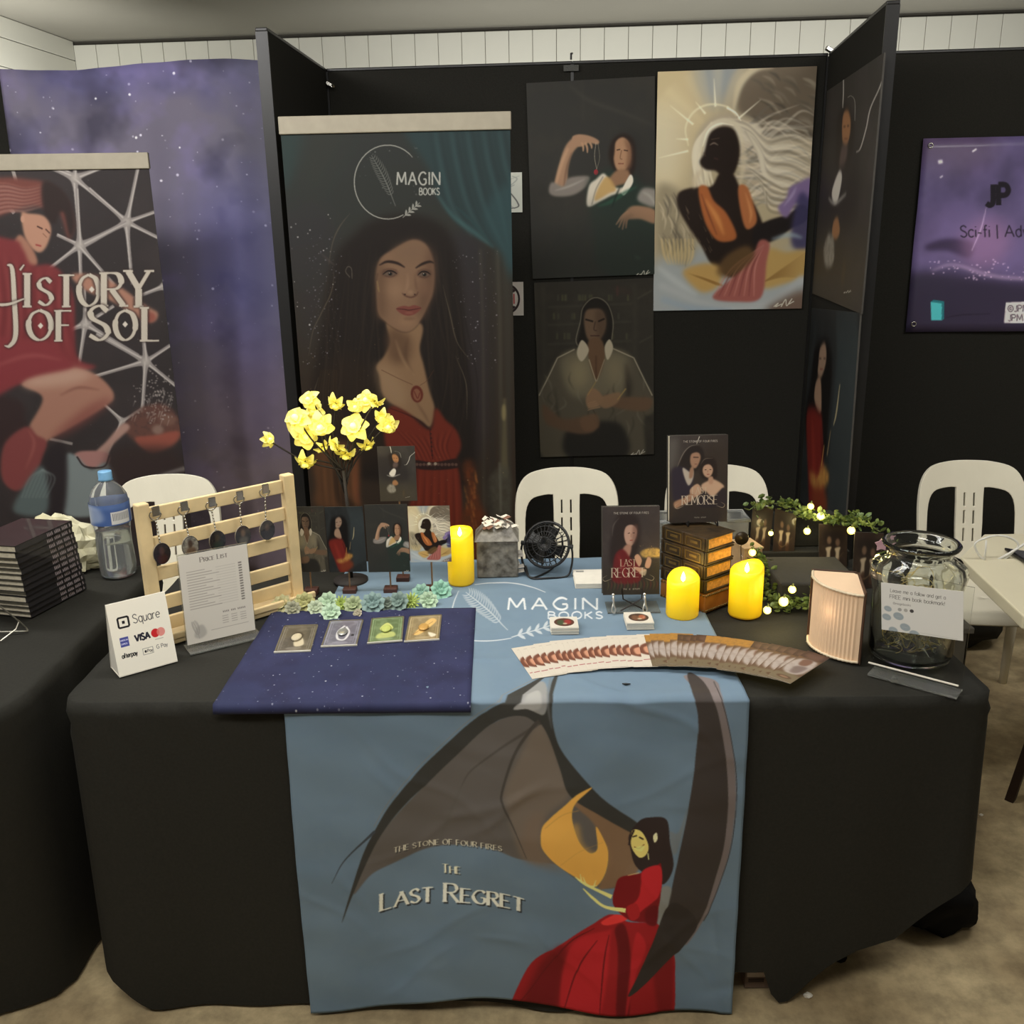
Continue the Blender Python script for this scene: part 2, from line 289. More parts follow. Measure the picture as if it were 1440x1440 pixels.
def art_angel():
    s=PL_angel.cv((178,164,132),1036,265); rg=np.random.RandomState(5)
    s.P([(925,95),(1010,95),(1000,180),(960,260),(925,270)],(206,188,146),.9,14); s.P([(980,95),(1040,95),(1030,130),(1000,150)],(140,150,160),.8,9)
    s.P([(925,150),(960,170),(950,260),(925,260)],(215,205,176),.7,12)
    for i in range(26):
        a=np.radians(180+rg.rand()*150); s.S([(1008+20*np.cos(a),190+20*np.sin(a)),(1008+95*np.cos(a),190+95*np.sin(a))],[1,7],(222,208,168),.18,2.5,0)
    s.P([(925,365),(985,345),(1060,385),(1140,340),(1150,440),(920,440)],(166,172,172),1,8)
    # right wing
    s.P([(1035,150),(1046,110),(1075,92),(1150,92),(1150,240),(1110,215),(1060,185)],(112,100,84),1,4)
    for i in range(46):
        a=rg.rand(); x=1046+a*100; y=100+rg.rand()*105; L=14+rg.rand()*18; c=rg.choice([78,96,130,150,165]); s.S([(x,y),(x+L*.6,y+L*.25),(x+L,y+L*.75)],[1,4.5,1],(c,c*.93,c*.8),.65,1.1)
    s.S([(1030,160),(1040,118),(1062,97),(1090,93)],[3,11,9,4],(208,196,166),.9,2); s.S([(1020,150),(1035,108),(1050,95)],[8,10,6],(190,178,150),.7,3)
    # left wing
    s.P([(925,262),(958,270),(975,300),(978,345),(966,372),(940,362),(925,345)],(150,138,112),1,4)
    for i in range(34):
        x=926+rg.rand()*40; y=270+rg.rand()*70; L=18+rg.rand()*20; c=rg.choice([82,100,122,178,195]); s.S([(x,y),(x+L*.25,y+L*.5),(x+L*.2,y+L)],[.8,3,.6],(c,c*.93,c*.78),.6,.8)
    for i in range(9): s.S([(930+i*5.5,335),(934+i*5,358),(940+i*3.6,372)],[2,4,1],(206,184,132),.7,1)
    # flowing hair
    s.P([(975,225),(980,190),(1000,165),(1030,158),(1062,170),(1080,200),(1120,195),(1148,200),(1148,262),(1120,285),(1085,290),(1050,255),(1040,215),(1010,182),(985,215),(990,265),(978,262)],(182,168,142),1,3)
    for i in range(60):
        y=165+i*2.05; x0=1012+rg.rand()*55; c=rg.choice([112,140,196,214,222,228]); 
        s.S([(x0,y-8+rg.rand()*10),(x0+28,y+6+rg.randn()*6),(x0+60,y-4+rg.randn()*8),(min(1149,x0+100),y+4+rg.randn()*12)],[.6,4,3,.5],(c,c*.95,c*.85),.5,.9)
    for i in range(26):
        x=972+rg.rand()*26; s.S([(1000+rg.rand()*18,172),(x+4,200),(x,232),(x+8+rg.randn()*4,268)],[1,3.5,3,.5],(226,216,190),.55,.9)
    s.P([(1030,180),(1056,172),(1072,182),(1062,196),(1045,200)],(222,212,190),.8,2); 
    for i in range(16):
        o=i*3.2; s.S([(1018+i*2.2,168+i*1.2),(1046+i*1.5,172+o*.9),(1078,196+o*1.1),(1112,190+o*1.5),(1149,206+o*1.6)],[1,5.5,6.5,4.5,1],[(224,214,190),(150,138,116),(206,194,168),(232,224,202)][i%4],.62,1.1)
    for i in range(10): s.S([(1050+i*3,232+i*4),(1084,252+i*5),(1104+i*3,262+i*4),(1130,246+i*5)],[.6,4,3,.6],[(216,206,182),(140,128,106)][i%2],.6,.9)
    s.S([(1040,190),(1046,225),(1040,262)],[6,9,2],(212,200,172),.7,2)
    s.S([(984,214),(990,192),(1002,176),(1020,170),(1038,178),(1044,200)],[3,7,8,8,7,3],(216,206,180),.9,1.2); s.S([(988,206),(996,184),(1012,174),(1032,176)],[1,2.5,2.5,1],(242,236,216),.8,.6)
    # halo + spikes
    s.S([(968,205),(964,180),(975,158),(996,147),(1022,150),(1036,163)],[1.5,3,3,2],(230,222,190),.8,.8)
    for a,b in (((1004,110),(1006,150)),((978,143),(992,160)),((942,148),(975,175)),((926,222),(968,212)),((1070,140),(1038,167)),((1035,160),(1022,150)),((950,195),(968,196))): s.S([a,b],[.5,3.2],(240,234,208),.85,.7,0)
    s.S([(1022,152),(1034,158),(1042,170)],[2,2.5,1],(245,238,220),.9,.5)
    # body
    dk=(36,26,20)
    s.P([(990,215),(998,188),(1014,178),(1032,182),(1040,205),(1038,228),(1030,246),(1016,248),(1006,240),(992,238),(984,228)],dk,1,1.5)
    s.S([(998,204),(1004,201),(1010,204)],[1,2.4,1],(150,134,120),.7,.6); s.S([(1000,196),(1012,194)],1.4,(96,78,64),.6,.5); s.S([(990,214),(992,220)],2,(84,66,54),.6,.8); s.S([(1004,222),(1010,224)],2,(70,45,40),.7,.8)
    s.P([(1012,244),(1030,244),(1042,266),(1062,290),(1076,330),(1072,372),(1040,392),(1004,375),(986,345),(968,318),(954,292),(954,272),(972,264),(1000,262)],dk,1,1.5)
    s.P([(1060,322),(1080,310),(1110,300),(1128,286),(1136,292),(1134,310),(1112,322),(1092,336),(1062,345)],(30,24,22),1,1.5)
    for i in range(26): x=962+rg.rand()*40;y=288+rg.rand()*60; s.S([(x,y),(x+4,y+8)],[.5,1.6],(110,96,78),.45,.5)
    s.S([(985,240),(978,252),(976,266)],[5,8,1],(205,190,160),.8,2)
    s.P([(982,266),(994,262),(1004,282),(1022,300),(1036,332),(1020,340),(1004,334),(990,308)],(166,96,52),1,1.4); s.S([(992,280),(1008,306),(1018,330)],[2,7,2],(216,150,84),.7,2); s.S([(986,272),(996,300),(1008,330)],[1,2,1],(96,52,34),.7,1)
    s.P([(1038,264),(1050,262),(1060,288),(1064,312),(1050,322),(1042,300)],(170,104,62),1,1.3); s.S([(1048,270),(1056,298),(1054,314)],[1,4,1],(214,154,96),.6,1.4)
    s.P([(1094,292),(1106,278),(1110,264),(1124,256),(1140,250),(1148,268),(1140,290),(1120,286),(1106,306)],(126,106,146),1,2); s.S([(1102,290),(1114,274),(1120,262)],[1,4,1],(172,156,190),.7,1.4); s.P([(1126,270),(1146,300),(1140,345),(1118,350),(1112,325)],(60,56,90),.9,3)
    # skirts
    s.P([(960,382),(990,370),(1014,376),(1010,402),(985,410)],(190,154,92),1,3); s.P([(1078,352),(1105,354),(1134,352),(1132,385),(1100,400),(1070,402)],(184,152,92),1,3); 
    for i in range(14): s.S([(968+i*3,384+i),(990+i*2,392+i*.7),(1008,400)],[.5,2,.5],(150,112,58),.5,.8)
    for i in range(12): s.S([(1076,395),(1100,378+i),(1132,356+i*3)],[.5,2,.5],(146,112,62),.5,.8)
    s.P([(1068,338),(1082,342),(1078,368),(1070,418),(1036,424),(1002,418),(1030,390),(1056,365)],(158,92,84),1,1.6)
    for i in range(9): s.S([(1074,344),(1062-i*4,376),(1060-i*7,416)],[.6,2.2,1],[(196,134,120),(120,64,60)][i%2],.7,.8)
    s.P([(1020,360),(1050,345),(1060,362),(1030,388),(1008,384)],(104,78,46),.8,3)
    s.S([(926,400),(955,412),(985,425),(1040,432),(1090,422),(1130,390)],[10,9,8,7,9,10],(178,182,182),.9,3); s.S([(925,375),(950,395),(980,415)],[6,9,4],(196,200,198),.6,3)
    s.S([(930,420),(970,432),(1030,437)],[8,8,5],(150,166,180),.7,3)
    s.P([(1085,428),(1130,408),(1134,440),(1080,440)],(104,82,68),.9,5); s.S([(1085,336),(1110,330),(1128,334)],[3,7,3],(150,168,178),.7,2)
    sign(s,1088,431,1.3); return s
def art_shirt():
    s=PL_shirt.cv((58,55,48),838,520); s.neb((70,66,56),30,9,.4)
    for x in (752,764,892): s.S([(x,398),(x+3,640)],6,(76,72,62),.35,2)
    for y in (430,455,482): s.S([(770,y+2),(888,y-3)],3,(88,84,72),.3,1)
    rg=np.random.RandomState(2)
    for i in range(34): x=776+rg.rand()*110;y=rg.choice([414,440,468]); s.S([(x,y),(x,y+9)],[2.4,3],(96+rg.randint(40),)*2+(80,),.3,.8)
    s.S([(896,420),(917,408)],2,(90,86,74),.6,1); s.S([(898,482),(917,472)],2,(90,86,74),.5,1); s.S([(868,402),(868,416)],3,(110,60,55),.4,1)
    s.S([(862,405),(888,412)],5,(84,58,52),.35,3)
    b=(118,110,90)
    s.P([(784,503),(808,490),(838,496),(866,490),(890,502),(903,530),(918,556),(918,580),(905,590),(906,640),(880,640),(868,600),(820,606),(800,640),(762,640),(758,585),(757,556),(770,528)],(92,86,72),1,2)
    s.P([(788,506),(812,494),(838,500),(864,494),(884,506),(880,548),(862,560),(838,556),(812,560),(796,545)],b,1,4)
    s.E(814,525,14,22,(158,146,112),.75,7); s.E(864,522,12,20,(150,138,108),.6,7)
    for a in ([(784,503),(772,528),(758,556)],[(891,503),(904,530),(917,556)],[(784,503),(808,491)],[(862,490),(891,503)]): s.S(a,1.5,(200,190,164),.8,.5)
    for i in range(26):
        x=760+rg.rand()*155;y=520+rg.rand()*90; s.S([(x,y),(x+6*rg.randn(),y+12),(x+8*rg.randn(),y+26)],[.5,2.4,.5],rg.choice([50,140])*np.ones(3)*[1,.95,.82],.35,1)
    s.S([(780,545),(784,580),(790,600)],[1,4,1],(52,48,40),.6,2); s.S([(880,510),(884,545),(878,572)],[2,9,2],(52,46,40),.7,3)
    s.P([(800,600),(838,592),(874,598),(880,640),(798,640)],(46,44,40),1,3)
    # head
    s.P([(816,462),(818,434),(830,420),(842,419),(856,430),(861,450),(860,478),(850,488),(824,488),(812,486)],(38,34,29),1,1.4)
    s.S([(812,486),(810,476),(816,452),(819,434),(830,421),(842,419),(855,429),(862,452),(860,478)],1.1,(176,168,146),.7,.5)
    s.P([(821,452),(824,437),(834,434),(846,436),(852,450),(850,466),(842,479),(834,482),(825,474)],(116,94,74),1,1.2)
    s.P([(838,436),(851,440),(851,466),(842,478),(838,462)],(84,66,52),.6,2.5)
    s.S([(823,449),(834,452)],2.4,(36,28,22),.9,.5); s.S([(841,452),(850,448)],2.4,(36,28,22),.9,.5); s.S([(837,452),(835,463),(839,465)],1.2,(60,44,36),.8,.4); s.S([(830,472),(843,472)],1.3,(60,38,32),.9,.4)
    s.P([(828,478),(846,478),(850,505),(838,534),(828,505)],(112,86,64),1,1.2); s.S([(838,500),(838,532)],2,(70,48,34),.6,1)
    s.P([(818,478),(828,492),(818,508),(811,496)],(196,184,158),1,.6); s.P([(857,477),(862,490),(854,506),(850,488)],(196,184,158),1,.6)
    s.S([(828,505),(834,524),(838,536)],1.4,(190,178,148),.8,.4); s.S([(850,505),(844,522),(839,536)],1.2,(170,158,130),.8,.4)
    # arms & hands
    s.P([(764,568),(790,588),(820,586),(838,592),(836,606),(815,610),(782,602),(766,592)],(104,82,64),.95,1.8); s.P([(916,560),(890,558),(866,558),(850,556),(846,566),(870,574),(900,578),(914,574)],(112,88,68),.95,1.6)
    s.P([(824,558),(832,546),(842,550),(848,562),(838,572),(826,572)],(150,118,90),.95,1); s.P([(838,562),(856,554),(872,552),(868,566),(850,574)],(146,116,88),.9,1)
    for i in range(4): s.S([(838+i*2,564+i*2.6),(830,566+i*3),(826,568+i*3)],[2.4,2,1],(160,128,98),.8,.5)
    s.S([(868,562),(880,546)],[1,2],(190,160,90),.7,.5); s.S([(834,576),(840,590),(842,612)],1,(60,48,38),.7,.5); s.P([(816,588),(838,582),(842,600),(822,606)],(120,92,70),.8,1.5)
    s.S([(826,556),(838,536)],1,(196,160,84),.6,.5)
    sign(s,886,640,.95); return s
def art_hook():
    s=PL_hook.cv((58,55,52),1190,250); s.neb((68,62,62),50,12,.5)
    s.P([(1130,330),(1212,340),(1208,430),(1125,430)],(82,74,58),.6,10); s.P([(1160,180),(1185,165),(1205,185),(1205,300),(1160,300),(1152,230)],(46,42,42),.8,5)
    s.S([(1186,108),(1186,130),(1185,152)],1.6,(185,180,172),.9); s.S([(1192,137),(1197,135),(1202,143),(1202,170)],1.1,(150,145,138),.8)
    s.S([(1245,92),(1238,120),(1224,152),(1218,180),(1210,208),(1204,214)],1.6,(186,180,172),.9,.3)
    s.P([(1176,200),(1178,165),(1190,150),(1200,168),(1199,205),(1190,240),(1176,235)],(42,36,34),1,2)
    s.P([(1184,180),(1186,160),(1192,155),(1196,168),(1195,190),(1190,205),(1185,200)],(160,114,78),1,1); s.S([(1186,178),(1189,178)],2,(60,40,30),.9,.4); s.S([(1191,177),(1194,177)],2,(60,40,30),.9,.4); s.S([(1187,195),(1192,195)],1.5,(100,50,40),.9,.4)
    s.P([(1184,205),(1192,206),(1188,230),(1180,234)],(96,80,76),.9,1.5)
    s.P([(1180,240),(1184,250),(1178,282),(1172,285),(1170,268)],(214,208,198),1,.8); s.S([(1165,278),(1174,286),(1190,272)],[2,4,2],(176,172,164),.9,.8)
    s.P([(1172,312),(1178,306),(1181,325),(1176,336),(1170,332)],(160,116,80),1,1); s.P([(1165,330),(1172,336),(1172,368),(1162,375),(1158,352)],(150,144,130),1,1.4,tex=(.4,4)); s.S([(1188,365),(1184,400)],[2,4],(96,80,56),.6,2)
    sign(s,1186,412,.5); return s
def art_red():
    s=PL_red.cv((40,42,42),1165,580); s.neb((50,52,52),40,14,.4)
    for i in range(12):
        x=1176+i*2.4; s.S([(x,430),(x+2,500),(x-6,600),(x-12,722)],[2,4,3,2],(66,76,78),.35,1.5)
    s.S([(1140,440),(1128,520),(1122,620)],[2,4,2],(58,60,60),.5,2); s.S([(1136,430),(1146,470),(1130,560)],3,(52,56,56),.5,2)
    s.P([(1140,540),(1146,490),(1156,478),(1166,482),(1170,520),(1164,600),(1160,640),(1140,640),(1132,590)],(22,19,18),1,2)
    s.P([(1151,510),(1153,490),(1159,482),(1162,492),(1161,512),(1155,530),(1150,526)],(150,124,104),1,1); s.S([(1152,504),(1155,504)],1.8,(50,34,28),.9,.4); s.S([(1158,504),(1161,504)],1.8,(50,34,28),.9,.4); s.S([(1153,519),(1157,519)],1.6,(110,50,44),.9,.4)
    s.P([(1148,535),(1154,533),(1155,575),(1151,580),(1145,560)],(156,126,104),1,1)
    s.P([(1134,585),(1142,572),(1152,580),(1156,590),(1158,660),(1156,722),(1140,722),(1136,660)],(112,36,30),1,1.6); s.S([(1142,590),(1144,640),(1146,700)],[2,5,3],(140,50,38),.6,2); s.S([(1154,600),(1156,650)],[1,2],(66,22,20),.7,1)
    s.P([(1138,664),(1150,670),(1154,655),(1162,660),(1166,672),(1160,684),(1150,690),(1142,682)],(176,128,66),1,1.6,tex=(.4,4)); s.P([(1142,690),(1160,690),(1162,722),(1144,722)],(120,56,34),.9,2.5)
    s.S([(1181,540),(1176,580),(1172,598)],[1,2,1],(170,156,120),.9,.4); s.S([(1168,605),(1163,640)],[1,1.6],(140,120,86),.8,.5); s.S([(1159,625),(1155,655)],[.8,1.2],(190,150,80),.8,.4)
    return s
def feather(s,bx,by,tx,ty,w,col,a=.9):
    """quill from base (bx,by) to tip"""
    d=np.array([tx-bx,ty-by],float);L=np.hypot(*d);d/=L;n=np.array([-d[1],d[0]])
    s.S([(bx,by),tuple(np.array([bx,by])+d*L*.5+n*L*.03),(tx,ty)],[w*.05,w*.09,w*.04],col,a)
    for i in range(15):
        f=.22+.76*i/15; q=np.array([bx,by])+d*L*f+n*L*.03*np.sin(np.pi*f); g=w*.5*np.sin(np.pi*(.12+.82*(f-.18)/.82))**.7
        for sg in (-1,1):
            e=q+d*g*.95+n*sg*g; s.S([tuple(q),tuple(q+d*g*.3+n*sg*g*.6),tuple(e)],[w*.03,w*.075,w*.03],col,a*.85)
def sprig(s,x0,y0,x1,y1,sz,col,n=4,a=.9):
    d=np.array([x1-x0,y1-y0],float);L=np.hypot(*d);d/=L;nn=np.array([-d[1],d[0]])
    s.S([(x0,y0),(x1,y1)],sz*.12,col,a,0,0)
    for i in range(n):
        q=np.array([x0,y0])+d*L*(.15+.8*i/n)
        for sg in (-1,1): e=q+d*sz*.7+nn*sg*sz*.6; s.S([tuple(q),tuple((q+e)/2+d*sz*.1),tuple(e)],[sz*.06,sz*.32,sz*.06],col,a)
def art_ban():
    s=PL_ban.cv((60,64,60),560,400); rg=np.random.RandomState(8)
    s.P([(400,420),(720,380),(720,860),(420,860)],(70,58,46),.8,45); s.P([(400,540),(700,540),(700,860),(420,860)],(66,50,38),.55,30)
    s.P([(394,170),(425,170),(428,200),(412,245),(400,262)],(58,82,80),.7,6); s.P([(425,170),(500,170),(460,260),(430,300)],(66,68,62),.5,10)
    s.P([(600,360),(676,340),(690,600),(640,640),(640,420)],(58,52,60),.55,8); s.P([(400,300),(470,300),(455,420),(430,500),(418,420)],(66,62,64),.6,10)
    # window frame and table still life on the right
    for x,c,w in ((678,(88,82,70),4),(690,(60,54,46),9),(702,(92,88,74),5),(713,(74,70,60),8)): s.S([(x-3,350),(x+1,500),(x+3,860)],w,c,.6,1.6)
    # curtain
    s.P([(596,170),(718,170),(719,388),(708,360),(690,342),(664,326),(638,304),(616,276),(604,240),(560,170)],(58,80,82),.95,4)
    for i in range(15):
        x=606+i*7.5; s.S([(x-4,172),(x+6,230),(x+22,290),(min(718,x+50),330+i*3)],[3,6,5,2],[(50,68,70),(72,104,106),(46,60,62)][i%3],.5,2)
    s.S([(612,270),(636,303),(668,328),(694,348)],[2,6,7,2],(78,118,120),.75,1.8); s.S([(640,290),(668,316),(692,346)],[2,4,2],(56,86,88),.8,1)
    s.P([(680,300),(719,260),(719,380),(704,352)],(66,100,104),.6,5)
    # dress/candles lower right
    s.S([(709,560),(709,672)],[4,10],(118,110,82),.8,1.5); s.E(708,580,3,12,(176,160,112),.8,1.5)
    s.P([(690,668),(716,660),(716,750),(694,730),(684,700)],(96,92,78),.7,2.5,tex=(.5,6)); s.S([(702,650),(704,720)],3,(130,126,110),.6,1.2); s.S([(676,610),(690,720)],[3,7],(60,52,44),.7,3)
    # hair
    s.P([(498,330),(520,312),(560,302),(600,306),(630,326),(645,370),(650,430),(656,500),(664,560),(668,660),(640,690),(560,680),(450,660),(436,610),(440,540),(452,470),(462,400),(474,355)],(42,34,29),1,5)
    s.P([(452,520),(500,500),(540,560),(548,640),(470,650),(436,610)],(58,44,32),.8,12)
    for i in range(80):
        x=470+rg.rand()*175; y=330+rg.rand()*60; dx=(x-560)*.25; c=rg.choice([30,52,66]); s.S([(x,y),(x+dx*.6+rg.randn()*4,y+80),(x+dx+rg.randn()*8,y+170),(x+dx+rg.randn()*12,y+260)],[.4,2,2,.4],(c*1.08,c*.88,c*.72),.35,.7)
    for a in ([(492,300),(478,318),(468,340),(462,372)],[(470,378),(466,410),(452,440),(440,466),(434,500)],[(622,400),(632,440),(642,480),(660,506)],[(640,500),(655,540),(656,590)],[(444,590),(440,560),(448,530)]): s.S(a,[.4,1.4,1.2,.4],(124,112,92),.7,.4)
    for i in range(8): s.S([(452+i*3,520),(446+i*4,560),(452+i*5,600)],.9,(112,86,50),.35,.6)
    s.S([(451,356),(462,366),(472,374)],[1,3,1],(96,84,80),.6,1); s.S([(492,390),(486,382),(489,375),(494,378),(495,392)],1.2,(120,110,98),.8,.3)
    # neck and chest
    s.P([(545,450),(592,455),(590,490),(596,515),(604,550),(611,575),(605,600),(592,592),(568,578),(540,558),(534,530),(529,515),(540,500),(548,480)],(168,132,98),1,1.6)
    s.P([(546,462),(575,472),(578,500),(562,512),(545,500)],(112,82,60),.75,5); s.P([(530,512),(560,530),(572,560),(560,574),(536,552)],(188,154,118),.7,6)
    s.S([(574,472),(570,500),(580,526)],[1,4,1],(104,74,54),.6,2); s.S([(556,478),(566,505),(582,528)],[1,3,1],(196,158,118),.6,1.6); s.S([(582,560),(596,582),(604,596)],[1,3,1],(128,94,70),.7,1.5)
    # face
    s.P([(531,441),(529,415),(528,388),(534,364),(553,350),(579,337),(598,343),(608,362),(611,385),(609,410),(604,425),(592,450),(578,464),(566,466),(550,458),(538,450)],(160,124,96),1,1.4)
    s.P([(600,345),(611,362),(612,400),(604,426),(590,452),(588,420),(596,385)],(118,86,66),.75,5); s.P([(528,380),(540,372),(544,420),(540,450),(530,440)],(118,88,66),.7,5)
    s.P([(552,352),(580,338),(598,346),(590,366),(560,368)],(150,118,92),.7,5); s.E(556,408,14,12,(184,146,114),.6,6); s.E(572,452,13,8,(182,142,108),.6,4); s.E(596,405,8,10,(150,112,88),.6,4)
    s.S([(533,373),(544,368),(558,370),(569,376)],[1.2,3.4,3.6,1.4],(46,32,26),.95,.7); s.S([(584,377),(594,371),(604,368),(610,370)],[1.4,3.4,3,1],(46,32,26),.95,.7)
    for x,y,w in ((548,385,10),(596,386,9)):
        s.E(x,y-1,w*1.15,5.2,(92,64,52),.75,1.8); s.P([(x-w*.85,y+1),(x-2,y-2.6),(x+w*.8,y),(x+2,y+2.4)],(126,108,92),.85,.7); s.E(x+.5,y,3,2.7,(58,46,38),.95,.5); s.E(x+.5,y,1.6,1.7,(18,14,12),1,.2); s.E(x-.6,y-1.2,.8,.8,(230,225,210),.9)
        s.S([(x-w,y+1),(x-3,y-4),(x+4,y-3.6),(x+w,y)],[.8,1.8,1.8,.8],(30,20,17),.95,.3); s.S([(x-w*.7,y+3),(x+1,y+4.6),(x+w*.7,y+2.4)],.8,(96,66,54),.7,.4); s.S([(x-w,y-5),(x,y-7.6),(x+w,y-5)],.9,(100,70,54),.6,.6)
    s.S([(583,384),(584,398),(586,408)],[1,3,2],(120,86,66),.6,1.4); s.S([(573,384),(573,400),(570,410)],[1,4,2],(196,158,126),.5,1.6)
    s.S([(565,412),(570,416),(578,418),(585,415),(588,410)],[1,2,2.2,2,1],(98,64,50),.8,.7); s.E(569,414,1.6,1,(60,36,30),.9,.4); s.E(583,414,1.4,1,(60,36,30),.8,.4); s.E(577,411,4,3,(190,152,120),.6,1.4)
    s.P([(557,434),(567,430),(575,431),(582,429),(592,433),(584,441),(574,444),(564,441)],(146,82,70),1,.6); s.S([(557,434),(568,435),(576,436),(592,433)],[.7,1.3,1.3,.7],(84,42,38),.95,.3); s.E(575,440,6,1.4,(176,112,96),.6,.8); s.E(575,448,8,2,(122,88,68),.5,1.4)
    s.S([(531,384),(527,410),(531,441),(548,458),(566,467),(580,464),(594,448),(606,424)],1.2,(70,50,38),.5,.8)
    s.S([(530,395),(533,410),(531,404)],1.4,(196,170,110),.5,.6)
    # pendant
    s.S([(536,520),(560,532),(580,541)],.9,(110,70,50),.7,.3); s.S([(610,520),(600,535),(590,542)],.9,(110,70,50),.6,.3); s.E(586,554,8.6,12,(120,56,42),1,.6,-8); s.E(586,555,5.4,8.6,(158,104,78),1,.5,-8); s.S([(582,550),(587,560),(590,552)],1.3,(120,50,40),.8,.3)
    # dress
    rd=(134,54,38)
    s.P([(548,572),(572,580),(604,604),(612,574),(626,590),(642,606),(648,628),(640,650),(646,668),(650,740),(646,860),(560,860),(562,760),(578,700),(584,652),(560,646),(544,632),(540,600)],rd,1,2)
    for i in range(17):
        f=i/16; s.S([(552+f*86,600+f*12*(1-f)*4),(578+f*50,628),(590+f*46,650)],[.6,2.6,.8],[(98,36,28),(164,72,50)][i%2],.5,.9)
        s.S([(588+f*52,660),(584+f*58,720),(572+f*74,860)],[.8,4,3],[(104,40,28),(162,68,44),(140,56,36)][i%3],.5,1.3)
    s.S([(604,603),(606,625),(608,646)],[1.4,1.4,1.4],(84,30,26),.9,.4)
    for i in range(7): s.E(605+i*.4,604+i*6,1.4,1.4,(70,40,34),.9)
    s.P([(583,647),(610,650),(642,645),(644,657),(612,661),(583,658)],(58,38,34),1,.8)
    for i in range(12): s.E(586+i*5,653+.3*(i%2),2.2,2.2,(128,96,84),.8,.4)
    for i in (603,612): s.E(i,652,2.2,2.2,(206,186,160),.9,.4)
    s.S([(548,574),(570,582),(590,592),(603,604)],[1,1.6,1],(70,28,24),.8,.5)
    # left sleeve/drape in warm light
    s.P([(440,642),(470,620),(500,630),(506,660),(502,700),(505,712),(446,712),(444,680)],(118,80,52),.95,4); s.P([(470,640),(490,640),(486,690),(500,712),(478,712),(468,680)],(60,44,32),.8,3); s.P([(500,640),(505,690),(506,712),(495,690)],(158,92,60),.7,3)
    for i in range(10): s.S([(450+i*5,640),(452+i*5,675),(455+i*5,712)],[1,2.5,1],[(90,60,40),(150,100,62)][i%2],.4,1.2)
    # embers
    s.P([(650,655),(664,650),(672,700),(684,745),(670,860),(644,860),(646,740),(658,700)],(120,62,34),.9,4,tex=(.5,7))
    for i in range(26): x=652+rg.rand()*20;y=660+rg.rand()*90; s.S([(x,y),(x+2,y+10)],[.6,2.4],(206,128,64),.5,1)
    s.dots(150,(430,330,480,520),[(190,184,196),(150,146,160)],3,(.4,1.3),(.3,.95)); s.dots(30,(402,300,470,520),[(220,214,210)],13,(.7,1.5),(.6,1)); s.dots(90,(636,350,700,520),[(196,190,200)],4,(.4,1.3),(.3,.9)); s.dots(60,(560,640,716,860),[(206,180,140)],5,(.4,1.1),(.3,.8)); s.dots(60,(430,470,600,640),[(180,150,110)],6,(.4,.9),(.3,.7))
    # logo
    cr=(206,204,192); t=np.radians(np.linspace(-42,-298,30)); s.S(np.column_stack([545+47*np.cos(t),256+52*np.sin(t)]),[.6]+[1.5]*28+[1.2],cr,.95,0,0)
    feather(s,556,290,522,218,17,(150,150,142),.85); sprig(s,566,306,590,285,9,cr,4); s.dots(26,(505,205,590,290),[(170,172,168)],9,(.5,1.6),(.25,.7))
    s.T('MAGIN',558,260,18,(222,220,208),.13,sx=.78,gap=.24); s.T('BOOKS',589.5,274,9.6,(222,220,208),.16,sx=.7,gap=.2)
    return s
def cosmos(s,seed,n=400):
    s.neb((60,58,86),110,seed,.8,.45,.7); s.neb((94,86,124),60,seed+1,.5,.5,.75); s.neb((40,38,50),70,seed+2,.7,.5,.75)
    rg=np.random.RandomState(seed)
    for i in range(n):
        x,y=rg.rand()*s.w,rg.rand()*s.h; r=.5+1.6*rg.rand()**4; M=s.M; s.M=lambda p:p; s.E(x,y,r,r,(206,204,214),.25+.7*rg.rand()); s.M=M
    return s
def star(s,x,y,arms,r=9,w=4.5):
    for ax,ay in arms:
        d=np.array([ax-x,ay-y]);L=np.hypot(*d); m=(x+d[0]*.25,y+d[1]*.25); s.S([(x,y),m,(ax,ay)],[r*1.5,w*1.25,w],(150,142,138),1,.5); 
        n_=np.array([-d[1],d[0]])/L*1.1; s.S([(x+n_[0],y+n_[1]),(ax+n_[0],ay+n_[1])],[2.4,1.3],(206,198,190),.8,.5,0)
    s.E(x,y,r*.6,r*.6,(188,180,172),.8,2)
